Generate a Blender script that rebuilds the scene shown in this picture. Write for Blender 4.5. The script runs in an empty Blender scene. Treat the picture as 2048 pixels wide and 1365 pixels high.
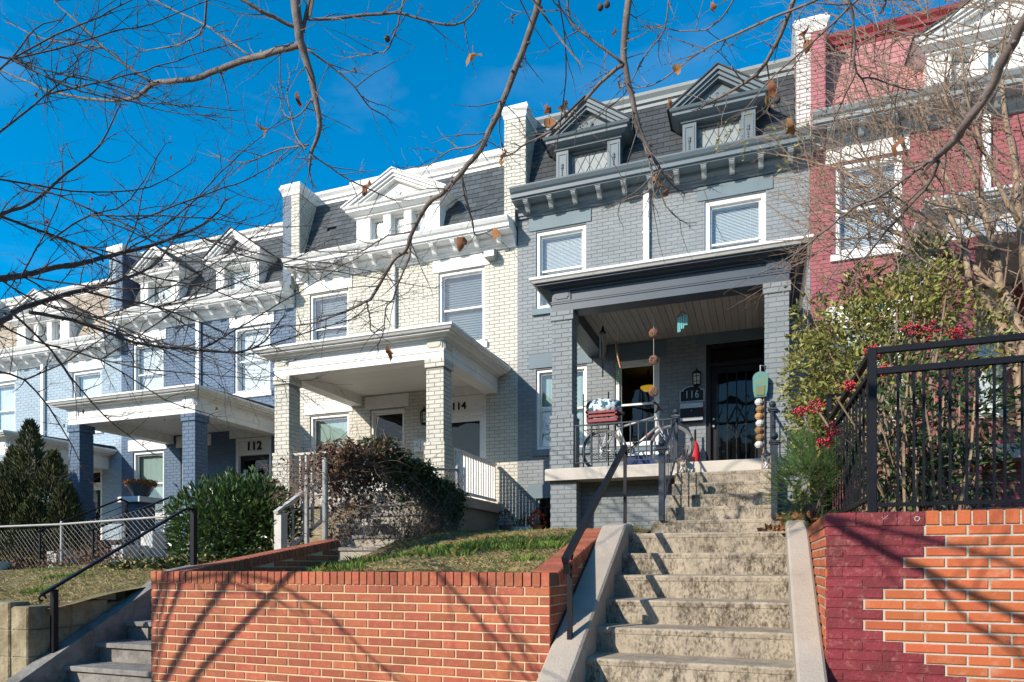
import bpy, math, random
from mathutils import Vector, Matrix, noise as mnoise
R = math.radians
sc = bpy.context.scene
col = sc.collection
rng = random.Random(7)

# ---------------------------------------------------------------- camera, sky, sun, exposure
cd = bpy.data.cameras.new('camera'); cam = bpy.data.objects.new('camera', cd); col.objects.link(cam)
cam.location = (0, 0, 0)                       # eye height; the pavement is 1.6 m lower
cam.rotation_euler = (R(90), 0, R(20.2))
cd.sensor_width = 36; cd.lens = 23.73; cd.shift_y = 0.2185; cd.clip_start = 0.05; cd.clip_end = 2000
sc.camera = cam

SUN_DIR = Vector((0.51, 0.86, -0.488)).normalized()
w = bpy.data.worlds.new('World'); sc.world = w; w.use_nodes = True
nt = w.node_tree; bg = nt.nodes['Background']
sky = nt.nodes.new('ShaderNodeTexSky'); sky.sky_type = 'NISHITA'; sky.sun_disc = False
sky.sun_elevation = R(26); sky.sun_rotation = R(210.7); sky.air_density = 1.0; sky.dust_density = 0.6; sky.ozone_density = 4.0; sky.altitude = 50
hs = nt.nodes.new('ShaderNodeHueSaturation'); hs.inputs['Saturation'].default_value = 1.5; hs.inputs['Hue'].default_value = 0.489; hs.inputs['Value'].default_value = 1.7
nt.links.new(sky.outputs[0], hs.inputs['Color'])
tc = nt.nodes.new('ShaderNodeTexCoord'); mp = nt.nodes.new('ShaderNodeMapping'); mp.inputs['Scale'].default_value = (2.2, 1.4, 6.0); mp.inputs['Rotation'].default_value = (0.3, 0.5, 0.2)
nz = nt.nodes.new('ShaderNodeTexNoise'); nz.inputs['Scale'].default_value = 1.6; nz.inputs['Detail'].default_value = 7; nz.inputs['Distortion'].default_value = 0.6
rp = nt.nodes.new('ShaderNodeValToRGB'); rp.color_ramp.elements[0].position = 0.56; rp.color_ramp.elements[1].position = 0.95
rp.color_ramp.elements[1].color = (0.26, 0.26, 0.26, 1)
mx = nt.nodes.new('ShaderNodeMix'); mx.data_type = 'RGBA'; mx.inputs['B'].default_value = (5.0, 6.0, 7.0, 1)
nt.links.new(tc.outputs['Generated'], mp.inputs[0]); nt.links.new(mp.outputs[0], nz.inputs['Vector']); nt.links.new(nz.outputs['Fac'], rp.inputs[0])
nt.links.new(rp.outputs[0], mx.inputs['Factor']); nt.links.new(hs.outputs[0], mx.inputs['A']); nt.links.new(mx.outputs['Result'], bg.inputs['Color'])
bg.inputs['Strength'].default_value = 0.11

sl = bpy.data.lights.new('sun', 'SUN'); sun = bpy.data.objects.new('sun', sl); col.objects.link(sun)
sl.energy = 5.0; sl.angle = R(0.5); sl.color = (1.0, 0.91, 0.79)
sun.rotation_euler = SUN_DIR.to_track_quat('-Z', 'Y').to_euler(); sun.location = (-10, -20, 20)
sc.view_settings.view_transform = 'Standard'; sc.view_settings.look = 'None'
sc.view_settings.exposure = 0.36; sc.view_settings.gamma = 1.0; sc.view_settings.use_curve_mapping = False
sc.cycles.max_bounces = 8; sc.cycles.transparent_max_bounces = 12

# ---------------------------------------------------------------- object helpers
def prep(o, parent):
    if parent is not None:
        o.parent = parent
        p = parent; off = Vector((0, 0, 0))
        while p is not None:
            if p.type == 'EMPTY': off = off + p.location
            p = p.parent
        o.matrix_parent_inverse = Matrix.Translation(-off) if parent.type == 'EMPTY' else Matrix.Identity(4)

def tag(o, label=None, cat=None, group=None, kind=None):
    if label: o['label'] = label
    if cat: o['category'] = cat
    if group: o['group'] = group
    if kind: o['kind'] = kind
    return o

def thing(name, loc, label, cat, group=None):
    o = bpy.data.objects.new(name, None); col.objects.link(o)
    o.location = loc; o.empty_display_size = 0.1
    return tag(o, label, cat, group)

class MB:
    """collects geometry; build() links it as ONE mesh object"""
    def __init__(s): s.v = []; s.f = []; s.mi = []
    def add(s, vs, fs, m=0):
        b = len(s.v); s.v.extend(vs)
        for f in fs: s.f.append(tuple(b + i for i in f)); s.mi.append(m)
    def quad(s, a, b, c, d, m=0): s.add([a, b, c, d], [(0, 1, 2, 3)], m)
    def hexa(s, p, m=0):   # p: 4 bottom, 4 top, both counter-clockwise
        s.add(p, [(3, 2, 1, 0), (4, 5, 6, 7), (0, 1, 5, 4), (1, 2, 6, 5), (2, 3, 7, 6), (3, 0, 4, 7)], m)
    def box(s, x0, y0, z0, x1, y1, z1, m=0):
        s.hexa([(x0, y0, z0), (x1, y0, z0), (x1, y1, z0), (x0, y1, z0), (x0, y0, z1), (x1, y0, z1), (x1, y1, z1), (x0, y1, z1)], m)
    def cbox(s, x0, y0, z0, x1, y1, z1, c=0.01, m=0):   # box with chamfered vertical and top edges
        a = [(x0 + c, y0), (x1 - c, y0), (x1, y0 + c), (x1, y1 - c), (x1 - c, y1), (x0 + c, y1), (x0, y1 - c), (x0, y0 + c)]
        b = [(x0 + 2*c, y0 + c), (x1 - 2*c, y0 + c), (x1 - c, y0 + 2*c), (x1 - c, y1 - 2*c), (x1 - 2*c, y1 - c), (x0 + 2*c, y1 - c), (x0 + c, y1 - 2*c), (x0 + c, y0 + 2*c)]
        vs = [(p[0], p[1], z0) for p in a] + [(p[0], p[1], z1 - c) for p in a] + [(p[0], p[1], z1) for p in b]
        fs = [tuple(range(7, -1, -1)), tuple(range(16, 24))]
        for k in (0, 8):
            for i in range(8): fs.append((k + i, k + (i + 1) % 8, k + 8 + (i + 1) % 8, k + 8 + i))
        s.add(vs, fs, m)
    def bar(s, p0, p1, w, h=None, m=0, up=(0, 0, 1)):
        h = h or w; a = Vector(p0); b = Vector(p1); d = (b - a).normalized(); u = Vector(up)
        if abs(d.dot(u)) > 0.98: u = Vector((0, 1, 0))
        sx = d.cross(u).normalized() * (w / 2); sy = sx.cross(d).normalized() * (h / 2)
        s.hexa([tuple(q) for q in (a - sx - sy, a + sx - sy, b + sx - sy, b - sx - sy, a - sx + sy, a + sx + sy, b + sx + sy, b - sx + sy)], m)
    def tube(s, pts, rad, n=6, m=0, cap=True):
        P = [Vector(p) for p in pts]; k = len(P)
        rad = rad if isinstance(rad, (list, tuple)) else [rad] * k
        prev = None; vs = []
        for i in range(k):
            t = (P[min(i + 1, k - 1)] - P[max(i - 1, 0)])
            if t.length < 1e-7: t = Vector((0, 0, 1))
            t.normalize()
            if prev is None:
                q = Vector((0, 0, 1)) if abs(t.z) < 0.9 else Vector((1, 0, 0)); u = t.cross(q).normalized()
            else:
                u = (prev - t * prev.dot(t))
                u = u.normalized() if u.length > 1e-6 else t.orthogonal().normalized()
            prev = u; v = t.cross(u)
            for j in range(n):
                a = 2 * math.pi * j / n; o = P[i] + (u * math.cos(a) + v * math.sin(a)) * rad[i]; vs.append((o.x, o.y, o.z))
        fs = [(i * n + j, i * n + (j + 1) % n, (i + 1) * n + (j + 1) % n, (i + 1) * n + j) for i in range(k - 1) for j in range(n)]
        if cap: fs += [tuple(range(n - 1, -1, -1)), tuple(range((k - 1) * n, k * n))]
        s.add(vs, fs, m)
    def lathe(s, c, prof, n=12, m=0, sq=1.0):
        vs = []; k = len(prof)
        for r, z in prof:
            for j in range(n):
                a = 2 * math.pi * j / n; vs.append((c[0] + r * math.cos(a), c[1] + r * math.sin(a) * sq, c[2] + z))
        fs = [(i * n + j, i * n + (j + 1) % n, (i + 1) * n + (j + 1) % n, (i + 1) * n + j) for i in range(k - 1) for j in range(n)]
        fs += [tuple(range(n - 1, -1, -1)), tuple(range((k - 1) * n, k * n))]
        s.add(vs, fs, m)
    def ball(s, c, r, n=10, m=0, sz=1.0):
        k = max(4, n // 2)
        s.lathe(c, [(max(r * math.sin(math.pi * i / k), r * 0.02), -r * sz * math.cos(math.pi * i / k)) for i in range(k + 1)], n, m)
    def torus(s, c, R_, r, ax='y', n=24, k=6, m=0, a0=0, a1=2 * math.pi):
        pts = []
        for i in range(n + 1):
            a = a0 + (a1 - a0) * i / n; x, z = R_ * math.cos(a), R_ * math.sin(a)
            pts.append((c[0] + x, c[1], c[2] + z) if ax == 'y' else ((c[0], c[1] + x, c[2] + z) if ax == 'x' else (c[0] + x, c[1] + z, c[2])))
        s.tube(pts, r, k, m, cap=False)
    def prism_x(s, prof, x0, x1, m=0):      # closed profile [(y, z)] swept along x
        n = len(prof); vs = [(x0, y, z) for y, z in prof] + [(x1, y, z) for y, z in prof]
        fs = [(i, (i + 1) % n, n + (i + 1) % n, n + i) for i in range(n)] + [tuple(range(n - 1, -1, -1)), tuple(range(n, 2 * n))]
        s.add(vs, fs, m)
    def prism_y(s, prof, y0, y1, m=0):      # closed profile [(x, z)] swept along y
        n = len(prof); vs = [(x, y0, z) for x, z in prof] + [(x, y1, z) for x, z in prof]
        fs = [(i, (i + 1) % n, n + (i + 1) % n, n + i) for i in range(n)] + [tuple(range(n - 1, -1, -1)), tuple(range(n, 2 * n))]
        s.add(vs, fs, m)
    def ucorn(s, prof, x0, x1, yf, yb, m=0):  # moulding profile [(outward, z)] mitred round left, front and right
        rows = [[(x0 - o, yb, z), (x0 - o, yf - o, z), (x1 + o, yf - o, z), (x1 + o, yb, z)] for o, z in prof]
        for i in range(len(rows) - 1):
            a, b = rows[i], rows[i + 1]
            for j in range(3): s.quad(a[j], a[j + 1], b[j + 1], b[j], m)
        for j in (0, 3):
            s.add([r[j] for r in rows], [tuple(range(len(rows)))], m)
    def build(s, name, mats, parent=None, smooth=False):
        me = bpy.data.meshes.new(name); me.from_pydata(s.v, [], s.f)
        mats = mats if isinstance(mats, (list, tuple)) else [mats]
        for mt in mats: me.materials.append(mt)
        if len(mats) > 1: me.polygons.foreach_set('material_index', s.mi)
        if smooth: me.polygons.foreach_set('use_smooth', [True] * len(s.f))
        me.update()
        o = bpy.data.objects.new(name, me); col.objects.link(o); prep(o, parent)
        return o

def inst(name, mesh, loc, rz, parent, scale=None):
    o = bpy.data.objects.new(name, mesh); o.location = loc; o.rotation_euler = (0, 0, rz)
    if scale: o.scale = scale
    col.objects.link(o); prep(o, parent); return o

def text_part(name, txt, size, loc, mt, parent, depth=0.01, bold=0.0, sx=1.0):
    c = bpy.data.curves.new(name, 'FONT'); c.body = txt; c.size = size; c.extrude = depth; c.align_x = 'CENTER'; c.align_y = 'CENTER'; c.offset = bold; c.space_character = 1.12
    t = bpy.data.objects.new('tmp', c); col.objects.link(t)
    dg = bpy.context.evaluated_depsgraph_get(); me = bpy.data.meshes.new_from_object(t.evaluated_get(dg))
    bpy.data.objects.remove(t); bpy.data.curves.remove(c)
    me.transform(Matrix.Translation(loc) @ Matrix.Rotation(R(90), 4, 'X') @ Matrix.Scale(sx, 4, (1, 0, 0)))
    me.name = name; me.materials.clear(); me.materials.append(mt)
    o = bpy.data.objects.new(name, me); col.objects.link(o); prep(o, parent); return o

# ---------------------------------------------------------------- materials
def mat(name, c, rough=0.7, var=0.12, grime=0.0, gs=1.2, gcol=None, bump=0.0, bs=60.0, metal=0.0, spec=0.4, rnd=0.0, hue=0.0, translucent=0.0, c2=None, c2s=3.0, c2w=(0.45, 0.6), sheen=0):
    m = bpy.data.materials.new(name); m.use_nodes = True; t = m.node_tree; b = t.nodes['Principled BSDF']; L = t.links.new
    N = t.nodes.new
    geo = N('ShaderNodeNewGeometry')
    pos = geo.outputs['Position']
    col_ = N('ShaderNodeRGB'); col_.outputs[0].default_value = (*c, 1); cur = col_.outputs[0]
    def mixc(a, b_, fac, mode='MIX'):
        x = N('ShaderNodeMix'); x.data_type = 'RGBA'; x.blend_type = mode
        L(a, x.inputs['A'])
        if isinstance(b_, tuple): x.inputs['B'].default_value = (*b_, 1)
        else: L(b_, x.inputs['B'])
        if isinstance(fac, float): x.inputs['Factor'].default_value = fac
        else: L(fac, x.inputs['Factor'])
        return x.outputs['Result']
    def noi(scale, det=5, rough_=0.6):
        n = N('ShaderNodeTexNoise'); n.inputs['Scale'].default_value = scale; n.inputs['Detail'].default_value = det; n.inputs['Roughness'].default_value = rough_
        L(pos, n.inputs['Vector']); return n.outputs['Fac']
    def ramp(f, a, b_):
        r = N('ShaderNodeMapRange'); r.inputs['From Min'].default_value = a; r.inputs['From Max'].default_value = b_; L(f, r.inputs['Value']); return r.outputs['Result']
    if c2: cur = mixc(cur, c2, ramp(noi(c2s), *c2w))
    if rnd or hue:
        oi = N('ShaderNodeObjectInfo'); ad = N('ShaderNodeMath'); ad.operation = 'ADD'
        L(oi.outputs['Random'], ad.inputs[0]); L(geo.outputs['Random Per Island'], ad.inputs[1])
        fr = N('ShaderNodeMath'); fr.operation = 'FRACT'; L(ad.outputs[0], fr.inputs[0])
        h = N('ShaderNodeHueSaturation'); L(cur, h.inputs['Color'])
        mr = N('ShaderNodeMapRange'); mr.inputs['To Min'].default_value = 1 - rnd; mr.inputs['To Max'].default_value = 1 + rnd; L(fr.outputs[0], mr.inputs['Value']); L(mr.outputs[0], h.inputs['Value'])
        if hue:
            m2 = N('ShaderNodeMath'); m2.operation = 'MULTIPLY'; m2.inputs[1].default_value = 7.31; L(fr.outputs[0], m2.inputs[0])
            f2 = N('ShaderNodeMath'); f2.operation = 'FRACT'; L(m2.outputs[0], f2.inputs[0])
            mh = N('ShaderNodeMapRange'); mh.inputs['To Min'].default_value = 0.5 - hue; mh.inputs['To Max'].default_value = 0.5 + hue; L(f2.outputs[0], mh.inputs['Value']); L(mh.outputs[0], h.inputs['Hue'])
        cur = h.outputs[0]
    if var:
        f = ramp(noi(2.3, 6), 0.25, 0.75); g = N('ShaderNodeMapRange'); g.inputs['To Min'].default_value = 1 - var; g.inputs['To Max'].default_value = 1 + var * 0.6; L(f, g.inputs['Value'])
        v = N('ShaderNodeVectorMath'); v.operation = 'SCALE'; L(cur, v.inputs[0]); L(g.outputs[0], v.inputs['Scale']); cur = v.outputs[0]
    if grime: cur = mixc(cur, gcol or tuple(q * 0.3 for q in c), ramp(noi(gs, 9, 0.72), 0.62 - 0.25 * grime, 0.8))
    L(cur, b.inputs['Base Color'])
    b.inputs['Roughness'].default_value = rough; b.inputs['Metallic'].default_value = metal; b.inputs['Specular IOR Level'].default_value = spec
    if bump:
        bp = N('ShaderNodeBump'); bp.inputs['Strength'].default_value = 1.0; bp.inputs['Distance'].default_value = bump
        L(noi(bs, 4), bp.inputs['Height']); L(bp.outputs[0], b.inputs['Normal'])
    if translucent:
        out = t.nodes['Material Output']; tr = N('ShaderNodeBsdfTranslucent'); L(cur, tr.inputs['Color'])
        ms = N('ShaderNodeMixShader'); ms.inputs[0].default_value = translucent; L(b.outputs[0], ms.inputs[1]); L(tr.outputs[0], ms.inputs[2]); L(ms.outputs[0], out.inputs['Surface'])
    return m

def glass_mat(name, tint=(0.9, 0.92, 0.92), refl=1.0):
    m = bpy.data.materials.new(name); m.use_nodes = True; t = m.node_tree; L = t.links.new; t.nodes.remove(t.nodes['Principled BSDF'])
    tr = t.nodes.new('ShaderNodeBsdfTransparent'); tr.inputs[0].default_value = (*tint, 1)
    gl = t.nodes.new('ShaderNodeBsdfGlossy'); gl.inputs['Roughness'].default_value = 0.02; gl.inputs['Color'].default_value = (0.95, 0.97, 1.0, 1)
    fr = t.nodes.new('ShaderNodeLayerWeight'); fr.inputs['Blend'].default_value = 0.5      # facing: the same from either side of the pane
    pw_ = t.nodes.new('ShaderNodeMath'); pw_.operation = 'POWER'; pw_.inputs[1].default_value = 4.0; L(fr.outputs['Facing'], pw_.inputs[0])
    ml = t.nodes.new('ShaderNodeMath'); ml.operation = 'MULTIPLY_ADD'; ml.inputs[1].default_value = refl * 0.9; ml.inputs[2].default_value = 0.05 * refl; ml.use_clamp = True
    L(pw_.outputs[0], ml.inputs[0])
    bp = t.nodes.new('ShaderNodeBump'); n = t.nodes.new('ShaderNodeTexNoise'); n.inputs['Scale'].default_value = 1.3; bp.inputs['Distance'].default_value = 0.02; bp.inputs['Strength'].default_value = 0.5
    g = t.nodes.new('ShaderNodeNewGeometry'); L(g.outputs['Position'], n.inputs['Vector']); L(n.outputs['Fac'], bp.inputs['Height']); L(bp.outputs[0], gl.inputs['Normal'])
    ms = t.nodes.new('ShaderNodeMixShader'); L(ml.outputs[0], ms.inputs[0]); L(tr.outputs[0], ms.inputs[1]); L(gl.outputs[0], ms.inputs[2])
    L(ms.outputs[0], t.nodes['Material Output'].inputs['Surface']); return m

def emit_mat(name, c, s):
    m = bpy.data.materials.new(name); m.use_nodes = True; b = m.node_tree.nodes['Principled BSDF']
    b.inputs['Base Color'].default_value = (*c, 1); b.inputs['Emission Color'].default_value = (*c, 1); b.inputs['Emission Strength'].default_value = s; return m

def stained_concrete(name, base, dark, streak=1.0):
    m = mat(name, base, rough=0.92, var=0.2, bump=0.004, bs=45, spec=0.15, c2=tuple(q * 0.72 for q in base), c2s=9.0, c2w=(0.45, 0.65))
    t = m.node_tree; L = t.links.new; b = t.nodes['Principled BSDF']; N = t.nodes.new; src = b.inputs['Base Color'].links[0].from_socket
    g = N('ShaderNodeNewGeometry'); mp_ = N('ShaderNodeMapping'); mp_.inputs['Scale'].default_value = (1, 1, 0.55); L(g.outputs['Position'], mp_.inputs[0])
    tot = None
    for sc_, w_, det in ((2.6, 0.45, 3), (8.0, 0.4, 5), (48.0, 0.8, 6)):       # blotches, runs and speckle of grime
        n = N('ShaderNodeTexNoise'); n.inputs['Scale'].default_value = sc_; n.inputs['Detail'].default_value = det; n.inputs['Roughness'].default_value = 0.65; L(mp_.outputs[0], n.inputs['Vector'])
        q = N('ShaderNodeMath'); q.operation = 'MULTIPLY_ADD'; q.inputs[1].default_value = w_; L(n.outputs['Fac'], q.inputs[0])
        if tot is None: q.inputs[2].default_value = 0.0
        else: L(tot, q.inputs[2])
        tot = q.outputs[0]
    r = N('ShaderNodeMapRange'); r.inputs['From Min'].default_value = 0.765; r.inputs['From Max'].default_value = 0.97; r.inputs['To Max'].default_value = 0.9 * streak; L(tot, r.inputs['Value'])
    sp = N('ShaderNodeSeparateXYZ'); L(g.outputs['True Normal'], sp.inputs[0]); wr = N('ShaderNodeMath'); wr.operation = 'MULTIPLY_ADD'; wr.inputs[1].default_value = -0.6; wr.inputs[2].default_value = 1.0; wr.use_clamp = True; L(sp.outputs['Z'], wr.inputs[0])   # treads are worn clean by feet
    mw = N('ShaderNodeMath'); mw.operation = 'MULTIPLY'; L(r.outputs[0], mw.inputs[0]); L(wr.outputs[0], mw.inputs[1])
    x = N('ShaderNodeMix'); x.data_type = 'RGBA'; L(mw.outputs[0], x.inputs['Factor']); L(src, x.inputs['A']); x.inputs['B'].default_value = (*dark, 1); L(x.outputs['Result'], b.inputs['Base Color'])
    return m

def painted_brick(name, c, rnd=0.07, jf=0.78):
    return (mat(name + '_brick_paint', c, rough=0.62, var=0.08, rnd=rnd, bump=0.0025, bs=55, grime=0.12, gs=3.0, gcol=tuple(q * 0.72 for q in c)),
            mat(name + '_joint_paint', tuple(q * jf for q in c), rough=0.85, var=0.2, bump=0.003, bs=40))

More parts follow.
